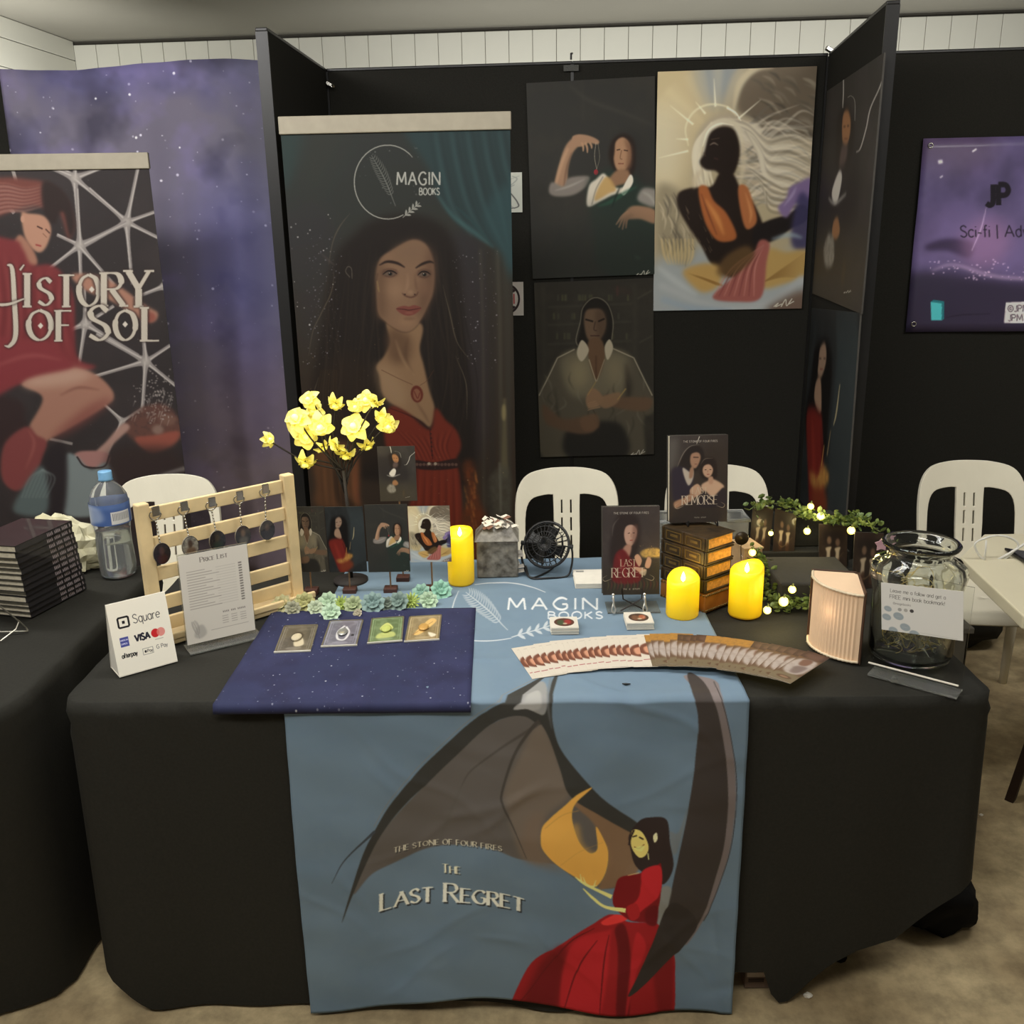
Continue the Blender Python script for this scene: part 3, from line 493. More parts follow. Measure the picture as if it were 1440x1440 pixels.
def art_hist():
    s=PL_hist.cv((56,50,50),120,450); s.neb((66,58,58),70,4,.6); s.dots(120,(0,220,250,700),[(150,142,142)],2,(.3,.8),(.3,.8)); rg=np.random.RandomState(3)
    star(s,105,250,[(60,215),(180,222),(112,340),(165,300),(20,215),(106,215)]); star(s,178,312,[(125,265),(196,226),(220,297),(224,335),(186,400),(112,350)]); star(s,112,345,[(178,312),(80,330),(60,385),(114,400),(160,400),(108,265)]);
    star(s,120,455,[(60,480),(110,520),(195,500),(160,430),(118,400)]); star(s,205,508,[(135,470),(240,485),(130,530),(248,543),(200,580),(198,440)]); star(s,232,402,[(230,386),(186,420),(236,432)])
    star(s,172,592,[(120,545),(198,575),(150,640)],6,3); s.S([(-40,230),(20,300)],5,(150,142,138)); s.S([(10,210),(24,260)],5,(160,152,146)); s.S([(70,617),(102,624)],4,(160,152,146),.8,.5)
    # woman
    s.P([(-80,265),(0,250),(40,252),(62,256),(84,270),(98,290),(104,318),(96,335),(84,300),(62,292),(30,292),(-80,330)],(120,70,62),1,2.5)
    for i in range(22): s.S([(-60,268+i*3),(0,258+i*2),(35,264+i*1.6),(64,258+i*1.5)],[.6,3,2,.5],[(164,112,100),(96,52,48),(188,150,138)][i%3],.5,.9)
    s.P([(60,256),(84,264),(100,286),(105,318),(98,332),(90,300),(84,300),(76,315),(62,300)],(52,40,38),1,2)
    s.P([(30,300),(40,300),(62,304),(72,322),(66,345),(56,355),(44,348),(34,330)],(188,142,118),1,1.4); s.S([(52,318),(60,322)],2,(70,44,40),.9,.4); s.S([(64,322),(70,328)],1.8,(70,44,40),.8,.4); s.S([(50,344),(58,346)],2.2,(150,60,60),.9,.5); s.E(32,308,3,5,(196,150,126),1,.5); s.S([(60,328),(66,334)],1.2,(130,90,74),.8,.4)
    s.P([(28,330),(46,350),(52,372),(30,376),(18,350)],(168,120,100),1,1.6); s.P([(-80,340),(14,336),(32,350),(44,372),(70,372),(88,385),(104,420),(108,500),(135,516),(70,530),(-80,540)],(128,56,58),1,2.5)
    for i in range(14): s.S([(-10+i*8,350+i*3),(0+i*7,430),(-10+i*9,500)],[1,5,1],[(152,76,76),(98,40,44)][i%2],.45,2)
    s.P([(100,386),(140,388),(170,404),(206,430),(222,440),(216,452),(196,448),(158,424),(120,408)],(176,128,108),1,2); s.E(208,446,11,8,(152,88,76),1,2)
    # legs
    s.P([(30,540),(60,522),(100,517),(134,526),(156,546),(160,560),(150,570),(118,590),(80,612),(48,628),(38,606),(60,560)],(168,122,104),1,1.8)
    s.P([(38,530),(98,517),(130,526),(100,540),(40,545)],(196,160,140),.8,5); s.S([(84,556),(110,545),(140,548)],[1,3,1],(120,76,66),.7,1.6); s.P([(120,574),(158,560),(120,595),(70,618)],(130,72,66),.7,5)
    s.P([(-80,560),(20,560),(36,590),(30,620),(-80,640)],(58,44,44),1,4); s.P([(36,600),(52,612),(66,622),(58,650),(42,680),(20,690),(2,670),(6,625)],(132,70,68),1,2); s.S([(40,604),(48,625),(36,660)],[1,4,1],(164,96,90),.6,1.6)
    s.P([(-80,480),(60,480),(90,500),(100,517),(40,532),(-10,560),(-80,580)],(134,58,62),1,3); s.S([(-20,520),(40,500),(86,506)],[2,6,2],(160,84,84),.6,2)
    # lower figure
    s.P([(175,600),(196,575),(230,568),(252,590),(253,616),(232,634),(206,632),(188,620)],(104,72,64),1,2.5,tex=(.4,6)); s.P([(190,616),(214,612),(250,606),(248,620),(222,636),(205,634)],(160,88,74),.9,2); s.E(222,604,8,7,(150,124,112),.8,2); s.E(236,590,12,8,(128,96,84),.8,2.5)
    for i in range(130): a=rg.rand()*6.28;r=rg.rand()*38; s.E(222+r*np.cos(a),555+r*np.sin(a)*1.1,.7+rg.rand(),.7+rg.rand(),(180,170,164),.5)
    for i in range(30): x=180+rg.rand()*60;y=560+rg.rand()*40; s.S([(x,y),(x+3,y-9)],[.5,1.4],(196,186,178),.4,.4)
    s.P([(135,636),(150,620),(172,596),(182,602),(160,624),(148,642)],(176,140,128),1,1.6); s.P([(104,640),(116,634),(150,636),(152,652),(130,658),(108,650)],(170,124,118),1,1.5)
    s.P([(90,645),(106,640),(128,660),(150,650),(165,680),(150,720),(88,720)],(132,142,142),1,2); s.S([(108,642),(120,656),(146,656),(154,640)],2.4,(50,40,40),.9,.5); s.P([(62,640),(92,628),(90,720),(60,720)],(48,42,44),1,3)
    s.P([(20,720),(30,690),(60,655),(66,720)],(96,108,108),1,3); 
    for i in range(8): s.S([(30+i*5,700),(42+i*5,672),(60,660)],2,(128,140,138),.5,1)
    s.P([(152,640),(210,628),(250,636),(262,680),(250,740),(160,740)],(58,46,44),.8,6); s.S([(210,672),(262,658)],[2,7],(150,144,140),.6,1.5)
    # title
    cr=(206,196,180)
    def dbl(pts,w): w=np.array(w,float); s.S(pts,w+3.4,(60,48,46),.6,1.2); s.S(pts,w,cr,1)
    def dt(t,x,y,h,sx,gap): s.T(t,x,y,h,(58,46,44),.24,'trajan',sx=sx,gap=gap,blur=1.3,a=.7); s.T(t,x,y,h,cr,.15,'trajan',sx=sx,gap=gap)
    dt('I',36,431,46,.8,.2); dt('S',54,429,38,.9,.2); dt('T',82,431,44,.75,.2); dt('O',111,430,44,.8,.2); dt('R',146,430,46,.95,.2); dt('Y',180,431,50,.85,.2)
    dt('O',40,478,42,.95,.2); dt('F',82,479,42,.85,.2); dt('S',126,478,48,1.,.2); dt('O',162,478,42,.85,.2); dt('L',203,479,46,.9,.2)
    dbl([(10,372),(17,378),(20,420),(22,470),(14,486),(6,486)],[2,6,7,7,5,1]); dbl([(-20,428),(10,428),(34,420)],[3,4,2]); dbl([(34,372),(28,380)],[2,3]); dbl([(-10,470),(-8,380)],[6,6])
    for x,y in ((129,407),(176,456),(57,458)): s.P([(x-4,y),(x,y-4.5),(x+4,y),(x,y+4.5)],(225,215,200),1,0,0)
    return s
def art_jp():
    s=PL_jp.cv((84,74,112),1370,330); s.neb((104,92,140),70,5,.8); s.neb((58,52,78),50,7,.7); 
    s.P([(1290,300),(1440,300),(1600,320),(1600,370),(1290,380)],(112,96,140),.5,14); s.P([(1272,385),(1440,395),(1620,390),(1620,480),(1268,480)],(44,38,56),.95,6); s.P([(1296,195),(1400,195),(1380,240),(1300,230)],(74,58,78),.6,14)
    s.P([(1300,345),(1330,335),(1365,340),(1360,362),(1330,352),(1304,352)],(48,38,62),.9,3); s.P([(1350,330),(1390,305),(1420,330),(1400,370),(1360,372)],(140,104,142),.6,8)
    rg=np.random.RandomState(4)
    for i in range(70): x=1305+rg.rand()*150;y=365+rg.rand()*30-(x-1300)*.02; s.E(x,y,.6+1.3*rg.rand(),.5+rg.rand(),(206,180,206),.6)
    s.S([(1308,380),(1340,372),(1400,388),(1500,392)],[2,4,5,3],(176,150,184),.6,2); s.S([(1386,290),(1378,320),(1364,352)],[.6,1.6,1],(210,186,214),.6,.6)
    s.S([(1318,228),(1324,227)],5,(226,222,232),.9,.8); s.S([(1366,213),(1372,209)],2.5,(210,206,216),.8,.5); s.S([(1320,250),(1324,247)],2.5,(200,196,206),.7,.5)
    s.T('JP',1386,288,29,(22,18,26),.26,sx=.85,gap=.3,ang=-1); s.T('Sci-fi | Adventure',1349,333,16,(30,24,38),.1,sx=1,gap=.18,ang=-1)
    s.P([(1306,424),(1322,424),(1322,450),(1307,450)],(72,170,176),1,0,0); s.P([(1306,424),(1310,421),(1325,423),(1325,448),(1322,450),(1322,426)],(34,104,112),1,0,0)
    s.P([(1412,424),(1500,420),(1500,452),(1409,453)],(206,196,196),1,.5,0); s.T('@JPM',1415,437,9,(60,50,60),.13,ang=-1); s.T('JPM',1415,450,9,(60,50,60),.13,ang=-1)
    s.S([(1328,446),(1350,442),(1390,440)],[1,2,1],(30,24,36),.6,.5)
    return s
ARTS=dict(green=art_green,angel=art_angel,shirt=art_shirt,hook=art_hook,red=art_red,ban=art_ban,hist=art_hist,jp=art_jp)
# ---------------------------------------------------------------- cloths, covers, cards
TOPZ=.745; RX0,RX1,RYB=-.452,.452,2.49
def yf(x): return 1.682-.02*x
RL=RYB-1.682
def runM(p):
    a=hit(p,A3(0,0,TOPZ),A3(0,0,1)); n=A3(.02,1,0); b=hit(p,A3(0,1.676,0),n)
    top=a[:,1]>yf(a[:,0]); u=np.where(top,a[:,0],b[:,0])-RX0; v=np.where(top,RYB-a[:,1],RL+TOPZ-b[:,2])
    return np.stack([u,v],-1)*560
def art_runner():
    s=Cv((RX1-RX0)*560,(RL+TOPZ)*560,(120,141,158),runM); s.neb((110,132,152),60,3,.5); s.setk(700,1200)
    f=lambda c:tuple(min(255,1.42*v) for v in c)
    mem=(76,72,68); bone=(46,45,42)
    s.P([(736,996),(762,1000),(786,1062),(800,1100),(836,1122),(890,1152),(905,1185),(880,1210),(862,1240),(820,1236),(786,1214),(772,1209),(729,1206),(690,1192),(640,1190),(600,1196),(560,1212),(525,1226),(500,1250),(520,1190),(540,1165),(607,1094),(682,1020)],f(mem),1,.8)
    s.P([(760,1010),(790,1080),(800,1110),(762,1150),(762,1190),(776,1208),(735,1204),(712,1130),(708,1110),(730,1060)],f((94,84,74)),.8,3)
    s.P([(740,1150),(765,1140),(762,1190),(790,1220),(735,1205)],f((98,82,68)),.5,5); s.P([(800,1118),(840,1120),(892,1152),(905,1190),(880,1230),(850,1242),(840,1240),(852,1206),(836,1155),(812,1130)],f((104,82,62)),.95,1.2)
    s.P([(716,984),(764,960),(766,1002),(730,996)],f((110,108,104)),.9,.8); s.P([(722,992),(756,972),(758,992)],f((128,126,122)),.8,1)
    s.P([(767,953),(738,966),(710,981),(673,1004),(607,1065),(559,1118),(531,1161),(510,1205),(484,1290),(500,1250),(520,1205),(540,1168),(575,1126),(612,1092),(682,1022),(712,1004),(738,1002),(758,1014),(764,1004),(742,992),(722,990)],f(bone),1,.5)
    s.S([(767,950),(738,963),(708,978),(671,1001),(604,1062),(555,1116),(528,1158)],1.2,f((96,96,94)),.8,.3); s.S([(530,1164),(505,1186),(484,1208),(470,1234)],[4,2.5,1.6,.6],f((50,54,58)),1,.3)
    s.S([(760,1004),(754,1014),(700,1052),(663,1083),(648,1110)],[5,5,3,2,.5],f((62,58,54)),.9,.6); s.S([(648,1110),(632,1150),(620,1185)],[1.5,2.5,1],f((70,66,62)),.6,1.5)
    s.S([(762,1006),(748,1018),(722,1060),(706,1112),(708,1130),(724,1165),(740,1205)],[6,5,4,3.4,3,1.6,.8],f((56,52,48)),.95,.5)
    s.P([(754,1000),(766,998),(776,960),(784,952),(776,985),(778,1020),(792,1056),(836,1106),(866,1130),(895,1150),(902,1168),(880,1160),(838,1136),(800,1112),(786,1075),(770,1030)],f(bone),1,.6)
    s.S([(774,955),(770,985),(775,1020)],[3,4,1],f((84,86,86)),.6,.8)
    fl=(180,136,66)
    s.P([(831,1100),(810,1110),(791,1128),(772,1146),(761,1160),(760,1184),(770,1200),(786,1214),(812,1230),(830,1240),(840,1236),(850,1216),(853,1190),(846,1170),(836,1154),(838,1178),(836,1188),(826,1190),(812,1174),(803,1144),(808,1122)],f(fl),1,.5)
    s.P([(808,1150),(818,1178),(836,1190),(848,1180),(850,1208),(838,1232),(810,1224),(776,1196)],f((176,134,66)),.5,3); s.S([(765,1160),(790,1140),(812,1132)],1.2,f((150,112,60)),.6,.5); s.S([(786,1212),(812,1190),(846,1176)],1,f((150,112,60)),.4,.5)
    # right wing
    s.P([(961,952),(1004,958),(1014,980),(1024,1030),(1031,1090),(1027,1160),(1012,1225),(985,1290),(960,1320),(1000,1230),(1014,1150),(1015,1080),(1008,1025),(992,985)],f((94,86,84)),1,.6)
    s.P([(966,950),(985,956),(1003,985),(1012,1025),(1019,1082),(1018,1152),(1004,1223),(976,1299),(938,1341),(903,1370),(880,1386),(896,1356),(914,1318),(930,1280),(940,1240),(955,1170),(964,1130),(975,1060),(979,1000)],f((50,45,42)),1,.5)
    s.S([(1003,960),(1014,985),(1025,1035),(1032,1090),(1028,1160),(1012,1226),(986,1290)],1.1,f((46,42,42)),.9,.3)
    s.P([(964,1128),(950,1160),(938,1160),(942,1190),(950,1180)],f((92,96,96)),.8,1); s.P([(940,1240),(924,1240),(920,1290),(928,1285)],f((110,108,100)),.8,.8)
    # woman
    rd,rl,rk=(122,28,30),(150,34,38),(78,20,22)
    s.P([(896,1146),(912,1141),(934,1144),(938,1174),(943,1204),(938,1222),(928,1232),(920,1222),(905,1218),(890,1206),(884,1185),(882,1166)],f((42,34,32)),1,.5)
    s.P([(856,1276),(880,1284),(919,1286),(934,1310),(944,1334),(946,1363),(941,1435),(900,1430),(851,1426),(787,1426),(735,1425),(719,1423),(747,1358),(794,1321),(832,1292)],f(rd),1,.5)
    s.P([(760,1355),(794,1330),(780,1425),(735,1425)],f(rk),.7,4); s.P([(800,1330),(850,1300),(856,1310),(838,1425),(788,1425)],f(rl),.8,1.5); s.P([(862,1296),(876,1290),(884,1340),(880,1425),(864,1425),(866,1330)],f(rk),.9,1); s.P([(892,1298),(905,1320),(890,1360),(876,1425),(884,1340)],f(rl),.8,1); s.P([(915,1340),(942,1335),(940,1431),(925,1432),(915,1360)],f(rk),.5,2)
    for a in ([(838,1315),(812,1355),(790,1424)],[(854,1305),(846,1350),(840,1424)],[(834,1298),(790,1332),(730,1420)]): s.S(a,[1,2,1],f(rk),.9,.4)
    s.P([(843,1288),(862,1276),(880,1280),(852,1292)],f((176,48,46)),1,.5)
    s.P([(870,1224),(896,1217),(919,1207),(926,1205),(926,1235),(922,1264),(918,1286),(903,1284),(880,1281),(860,1263),(863,1238)],f((96,22,24)),1,.5); s.P([(900,1214),(920,1206),(927,1214),(925,1240),(915,1256),(903,1266),(890,1276),(880,1270),(894,1252),(898,1232)],f(rl),1,.6); s.P([(878,1266),(892,1260),(896,1276),(884,1282)],f((132,30,32)),1,.5); s.P([(905,1268),(920,1262),(919,1288),(905,1285)],f(rk),.9,.8)
    sk=(196,166,96)
    s.P([(886,1160),(895,1158),(903,1165),(909,1181),(905,1193),(895,1196),(885,1181)],f(sk),1,.3); s.S([(887,1168),(893,1166)],1.8,f((40,32,28)),1,.2); s.S([(896,1168),(902,1171)],2,f((40,32,28)),1,.2); s.S([(889,1182),(896,1184),(903,1178)],1.2,f((96,60,30)),.9,.2); s.P([(889,1184),(903,1180),(899,1188)],f((222,192,110)),.8,.2)
    s.P([(915,1166),(920,1161),(921,1170),(917,1175)],f((206,176,140)),1,.2); s.S([(889,1158),(884,1170),(882,1180)],2.6,f((42,34,32)),1,.3); s.S([(908,1190),(909,1199)],1.6,f((206,180,120)),.9,.2)
    s.S([(880,1221),(896,1216)],1.2,f((190,150,100)),.8,.2)
    for a in ([(807,1227),(820,1236),(834,1243),(858,1253)],[(818,1243),(832,1256),(849,1267),(877,1270)]): s.S(a,[1.5,4,4,6],f((206,176,112)),1,.3)
    for a in ([(816,1233),(814,1222)],[(822,1237),(818,1226)],[(832,1243),(836,1230)],[(826,1240),(838,1238)]): s.S(a,[2.4,.8],f((206,176,112)),1,.2,0)
    s.P([(936,1262),(962,1270),(976,1299),(938,1341),(903,1372),(880,1388),(894,1358),(912,1318)],f((44,40,37)),1,.5)
    # table-top logo
    w=(205,210,212)
    for a in ([(667,824),(692,821),(723,822),(748,827),(767,835)],[(640,897),(660,902),(682,903),(705,901),(719,899)],[(645,832),(638,850),(634,870),(636,890)]): s.S(a,[.8,1.5,1.5,1],w,.95,.2)
    k=s.k; s.k=k*.8; feather(s,714,888,655,834,26,(190,197,202),.8); s.k=k; sprig(s,719,898,778,880,13,w,4,.85)
    s.T('MAGIN',714.5,859,16.5,(224,228,228),.17,sx=1.62,gap=.34); s.T('BOOKS',771,871.5,9.5,(216,220,222),.2,sx=1.75,gap=.3)
    for d,c,a in (((1.2,1.4),f((34,34,34)),.8),((0,0),f((176,170,150)),1)):
        s.T('THE STONE OF FOUR FIRES',631+d[0],1190+d[1],7.2,c,.17,'trajan',sx=1.17,gap=.24,align='c',arc=.9,a=a,ang=-1)
        s.T('The',636+d[0],1231+d[1],13,f((34,34,34)) if a<1 else f((184,178,158)),.17,'trajan',sx=1.,gap=.16,align='c',a=a)
    for d,c,a in (((2,2.2),f((34,34,34)),.8),((0,0),f((200,192,168)),1)): s.T('Last Regret',637+d[0],1272+d[1],25,c,.17,'trajan',sx=1.16,gap=.16,align='c',arc=.42,a=a,ang=1)
    return s
def loc(w,h,bg,k): 
    s=Cv(w*k,h*k,bg,lambda p:p*k); s.k=k; return s
def art_navy():
    s=loc(60,46,(54,58,92),9); s.neb((64,66,104),90,5,.6); s.neb((44,44,72),60,6,.5); rg=np.random.RandomState(2)
    for i in range(420): s.E(rg.rand()*60,rg.rand()*46,*(2*[.05+.2*rg.rand()**4]),(214,214,222),.3+.7*rg.rand())
    return s
def art_curtain():
    s=loc(120,230,(78,74,86),3.4); cosmos(s,31,330); s.P([(95,-5),(125,-5),(125,235),(95,235)],(62,62,68),.7,10); s.P([(72,60),(100,55),(100,160),(80,160)],(66,66,120),.5,10); s.P([(60,130),(120,130),(120,235),(60,235)],(104,84,76),.4,14); return s
def titles(s,cx,y,a,b,w):
    s.T(a,cx,y,9,(206,186,160),.09,'trajan',sx=.8,gap=.14,align='c'); s.T(b,cx,y+15,12.5,(214,196,172),.09,'trajan',sx=w,gap=.1,align='c')
    for sg in (-1,1): s.S([(cx+sg*24,y+17),(cx+sg*33,y+20),(cx+sg*36,y+16),(cx+sg*30,y+12)],[.3,.8,.6,.2],(196,176,150),.8)
def art_regret():
    s=loc(80,119,(66,58,56),3.6); s.neb((82,72,68),60,3,.5); s.P([(10,80),(80,74),(80,119),(0,119)],(56,50,40),.9,6); X=lambda z:[((x-46)/4.8,(y-572)/4.8) for x,y in z]
    s.P(X([(140,640),(200,615),(280,640),(300,760),(260,900),(120,960),(90,880),(110,740)]),(48,38,36),1,2); s.S(X([(110,760),(120,690),(160,640)]),[.4,1.6,.4],(110,104,100),.6,.5)
    s.P(X([(190,750),(205,700),(245,690),(275,720),(270,770),(240,825),(205,810)]),(196,158,140),1,.7); s.P(X([(250,700),(282,700),(276,780),(245,820)]),(120,84,74),.6,1.5)
    s.S(X([(215,745),(230,742)]),.9,(60,36,32)); s.S(X([(248,742),(262,742)]),.9,(60,36,32)); s.S(X([(228,790),(248,788)]),1,(150,60,56)); s.S(X([(238,745),(236,770)]),.8,(150,106,92),.7,.3)
    s.P(X([(200,820),(240,825),(220,900),(170,880)]),(176,134,116),1,1); s.P(X([(130,880),(170,845),(200,860),(230,900),(300,960),(290,1060),(120,1060),(115,960)]),(108,32,34),1,1.2); s.S(X([(150,880),(180,960),(200,1040)]),[1,4,1],(166,60,60),.6,1.5)
    s.P(X([(300,870),(350,845),(430,850),(430,900),(380,900),(320,900)]),(206,168,92),.95,1.2,tex=(.4,3)); s.dots(40,(52,50,79,80),[(240,200,120)],4,(.2,.7))
    for a in ([(260,900),(285,880),(310,920),(290,960)],[(330,960),(350,900),(375,920),(360,970)],[(250,960),(300,1000),(340,980)]): s.P(X(a),(206,160,132),1,.5)
    s.P(X([(290,1000),(340,980),(330,1020)]),(210,190,160),.8,.6)
    for i in range(16): s.S([(6+i*4.6,98),(8+i*4.6,105),(6+i*4.6,113)],[.3,1.6,.3],[(98,90,58),(110,52,46)][i%2],.7,.5)
    titles(s,36,80,'LAST','REGRET',.86); s.T('THE STONE OF FOUR FIRES',40,10,2.6,(176,168,158),.2,align='c',gap=.3); [s.E(30+i*2.6,111+.3*(i%2),.9,1.1,(190,180,160),.7,.3) for i in range(9) if i not in (2,4)]; return s
def art_remorse():
    s=loc(84,121,(64,56,52),3.6); s.neb((78,70,66),60,8,.5); X=lambda z:[((x-497)/4.86,(y-68)/4.8) for x,y in z]
    s.P(X([(495,100),(560,100),(540,260),(495,300)]),(104,100,94),.7,4); s.P(X([(690,200),(900,120),(900,650),(500,650),(520,540)]),(58,48,40),.8,8)
    s.P(X([(560,270),(600,180),(660,130),(720,150),(740,210),(720,260),(690,300),(640,330),(560,350)]),(42,34,30),1,1.2); s.S(X([(540,300),(590,190),(640,140),(700,130)]),[.3,1.2,1,.4],(160,150,136),.7,.4); s.S(X([(705,75),(685,125)]),[1.4,.6],(210,204,190),.9)
    s.P(X([(640,230),(650,190),(690,180),(712,200),(708,240),(680,285),(650,270)]),(168,130,106),1,.8); s.S(X([(662,212),(700,214)]),1.4,(50,34,28),.8,.4); s.S(X([(672,258),(690,258)]),.9,(110,64,54),.8,.2)
    s.P(X([(515,290),(590,275),(660,330),(650,430),(610,480),(530,500),(515,400)]),(50,43,54),1,1.4); s.P(X([(590,280),(640,310),(665,300),(660,360),(630,400),(600,340)]),(190,178,164),1,.8); s.P(X([(640,290),(665,270),(660,340),(635,350)]),(160,124,100),1,.8)
    s.P(X([(720,240),(760,215),(810,225),(830,290),(820,360),(740,360),(710,320)]),(44,33,28),1,1.2); s.S(X([(715,260),(745,225),(800,222)]),[.3,1,.3],(150,138,124),.6,.3)
    s.P(X([(728,300),(740,270),(775,262),(800,290),(795,325),(770,350),(740,335)]),(196,158,132),1,.7); s.S(X([(742,298),(756,297)]),.9,(54,36,30)); s.S(X([(776,296),(790,298)]),.9,(54,36,30)); s.S(X([(758,328),(776,328)]),1,(140,60,54)); s.S(X([(766,300),(764,316)]),.7,(150,108,88),.8,.2)
    s.P(X([(720,400),(770,370),(800,360),(860,390),(880,420),(830,470),(800,480),(740,450)]),(206,170,142),1,1); s.P(X([(770,350),(800,345),(800,390),(775,390)]),(190,150,124),1,.8); s.P(X([(740,440),(800,480),(880,420),(890,540),(700,540)]),(50,42,44),1,1)
    s.P(X([(640,430),(690,390),(720,420),(715,460),(660,480)]),(200,162,134),1,.7); s.P(X([(530,510),(600,480),(660,450),(670,490),(590,530),(540,550)]),(176,134,106),1,1)
    titles(s,44,81,'LAST','REMORSE',.78); s.T('THE STONE OF FOUR FIRES',44,9.5,2.6,(176,168,158),.2,align='c',gap=.3); [s.E(37+i*1.9,114+.3*(i%2),.7,.9,(190,180,160),.7,.3) for i in range(9) if i!=4]; return s
def art_price():
    s=loc(90,124,(205,199,188),3.2); g=(96,90,86)
    s.T('Price List',45,13,6.5,(110,104,98),.14,'trajan',align='c',gap=.2)
    for i in range(15): 
        y=24+i*3.7; s.S([(8,y),(8+24+9*((i*7)%3),y)],.8,g,.55,.25,0); s.S([(46,y),(72,y)],.4,g,.35,.2,0); s.S([(76,y),(80.5,y-.2)],1.9,(84,78,74),.75,.3,0)
    [s.S([(50+i*2.2,86.6),(50.4+i*2.2,89)],[.9,1.2],(84,78,74),.8,.25,0) for i in range(14) if i not in (4,8)]
    for i in range(4):
        for x in (48,60,72): s.S([(x,94+i*3.2),(x+8,94+i*3.2)],.8,g,.5,.25,0)
    s.S([(32,110),(82,110)],.7,g,.5,.2,0); feather(s,16,118,10,92,9,(120,116,112),.6); s.P([(14,102),(22,100),(26,112),(18,118),(10,114)],(150,146,140),.6,1); return s
def art_square():
    s=loc(84,100,(222,216,202),3.4); k=(28,26,26)
    for pts in ([(12,20),(27,20),(27,35),(12,35)],): s.P([(13,20),(26,20),(28,22),(28,34),(26,36),(13,36),(11,34),(11,22)],k,1,0,0); s.P([(14,22.5),(25,22.5),(25.5,23),(25.5,33),(25,33.5),(14,33.5),(13.5,33),(13.5,23)],(222,216,202),1,0,0); s.P([(17.6,26),(21.4,26),(21.4,30),(17.6,30)],k,1,0,0)
    s.T('Square',33,33,12,(70,68,68),.09,sx=.92,gap=.16)
    s.P([(10,48),(22,48),(22,61),(10,61)],(70,74,140),1,0,0); s.T('AMERICAN',10.6,53,2,(210,210,225),.2,sx=.8); s.T('EXPRESS',11.2,58,2,(210,210,225),.2,sx=.8)
    s.T('VISA',31,58,9,(34,34,44),.26,sx=.85,gap=.16); s.E(60,53,6,6,(186,40,44)); s.E(68,53,6,6,(206,120,112),.85); s.S([(58,62),(70,62)],.8,(120,110,110),.6,0,0)
    s.T('afterpay',9,76,6,(30,30,30),.2,sx=.9,gap=.12); s.P([(38,70),(53,70),(53,79),(38,79)],(120,118,114),1,0,0); s.P([(38.6,70.6),(52.4,70.6),(52.4,78.4),(38.6,78.4)],(222,216,202),1,0,0); s.E(42,74.6,1.5,1.8,(40,40,40)); s.T('Pay',44.6,76.5,4,(60,58,58),.16)
    s.T('G Pay',58,75,5.2,(92,90,90),.14,sx=.95); return s
def art_jarcard():
    s=loc(120,84,(206,204,198),3.2)
    s.T('Leave me a follow and get a',14,15,6.2,(96,94,90),.1,ang=1.2,sx=.93,gap=.13); s.T('FREE mini book bookmark!',13,26,6.6,(96,94,90),.1,ang=1.2,sx=.95,gap=.13); s.T('@maginbooks',18,36,4,(130,128,124),.12,gap=.16)
    for i,c in enumerate(((150,150,146),(160,158,152),(60,58,58))): s.E(28+i*9,44,3,3,c)
    for x,y,r in ((10,45,6),(8,60,7),(26,56,8),(36,74,8),(18,82,7),(50,84,8)):
        s.E(x,y,r,r*.8,(134,146,152),.85,.4,20); s.S([(x-r*.5,y),(x+r*.5,y+.6)],.6,(170,178,182),.7)
    s.S([(58,80),(112,82)],.6,(150,148,144),.6,.2,0); return s
def art_bmw():
    s=loc(16,46,(214,204,188),6); s.P([(2,16),(14,12),(16,26),(10,32),(0,28)],(116,72,56),1,.5); s.P([(3,20),(9,18),(10,26),(4,28)],(206,150,120),1,.5); s.P([(8,8),(13,7),(14,12),(9,13)],(84,66,56),1,.4); s.S([(1,38),(15,36)],.8,(150,50,60),.9,.2,0); s.S([(3,4),(13,3)],.5,(150,140,130),.6,.2,0); return s
def art_bmb():
    s=loc(16,46,(104,80,64),6); s.P([(0,0),(16,0),(16,9),(0,10)],(176,128,62),.9,1.2,tex=(.5,3)); s.P([(2,14),(14,12),(15,30),(8,36),(1,30)],(176,164,156),1,.8,tex=(.3,3)); s.P([(5,13),(11,12),(11,20),(6,21)],(120,88,74),1,.5); s.P([(6,24),(13,22),(12,32),(7,33)],(110,92,88),.8,.8); s.P([(0,37),(16,36),(16,46),(0,46)],(118,104,82),1,.8); s.E(8,41,5,2,(88,60,46),.8,.4); s.E(8,41,3,1.1,(150,120,96),.8,.3); return s
def art_bmc():
    s=art_bmb(); s.P([(0,0),(16,0),(16,10),(0,10)],(74,54,46),.95,1.,tex=(.3,3)); s.P([(3,3),(13,2),(13,9),(4,9)],(112,84,72),.7,1); return s
def art_rnd(bg,a,b):
    s=loc(38,38,(218,212,198),4); s.E(19,19,14,14,bg); s.E(14,20,5,9,a,.9,1); s.E(24,18,5,8,b,.9,1); s.E(20,24,3,3,(206,190,160),.8,.6); return s
def art_rnd1(): return art_rnd((92,60,50),(70,88,60),(160,60,56))
def art_rnd2(): return art_rnd((74,56,44),(120,84,60),(176,100,66))
def art_bird():
    s=loc(18,46,(214,216,204),4); s.S([(10,4),(14,8),(6,18),(12,14)],.8,(150,156,150),.8,.3); s.S([(8,8),(16,4)],.6,(170,174,168),.8,.3); s.S([(9,24),(14,34),(14,40),(2,42)],1.1,(90,90,88),.9,.2); s.S([(2,30),(12,42)],.7,(140,140,136),.7,.3); return s
def art_badge():
    s=loc(44,40,(206,198,188),4); s.E(20,20,19,18,(52,42,42)); s.E(20,20,16,15,(206,198,188)); 
    for i in range(9): s.S([(6+i*3,14),(6+i*3,26)],1.8,[(170,48,48),(60,44,44)][i%2],.9,.2,0)
    s.P([(8,10),(20,5),(32,10),(26,13),(14,13)],(52,42,42),1,.3); s.P([(8,30),(20,35),(32,30),(26,28),(14,28)],(52,42,42),1,.3); return s
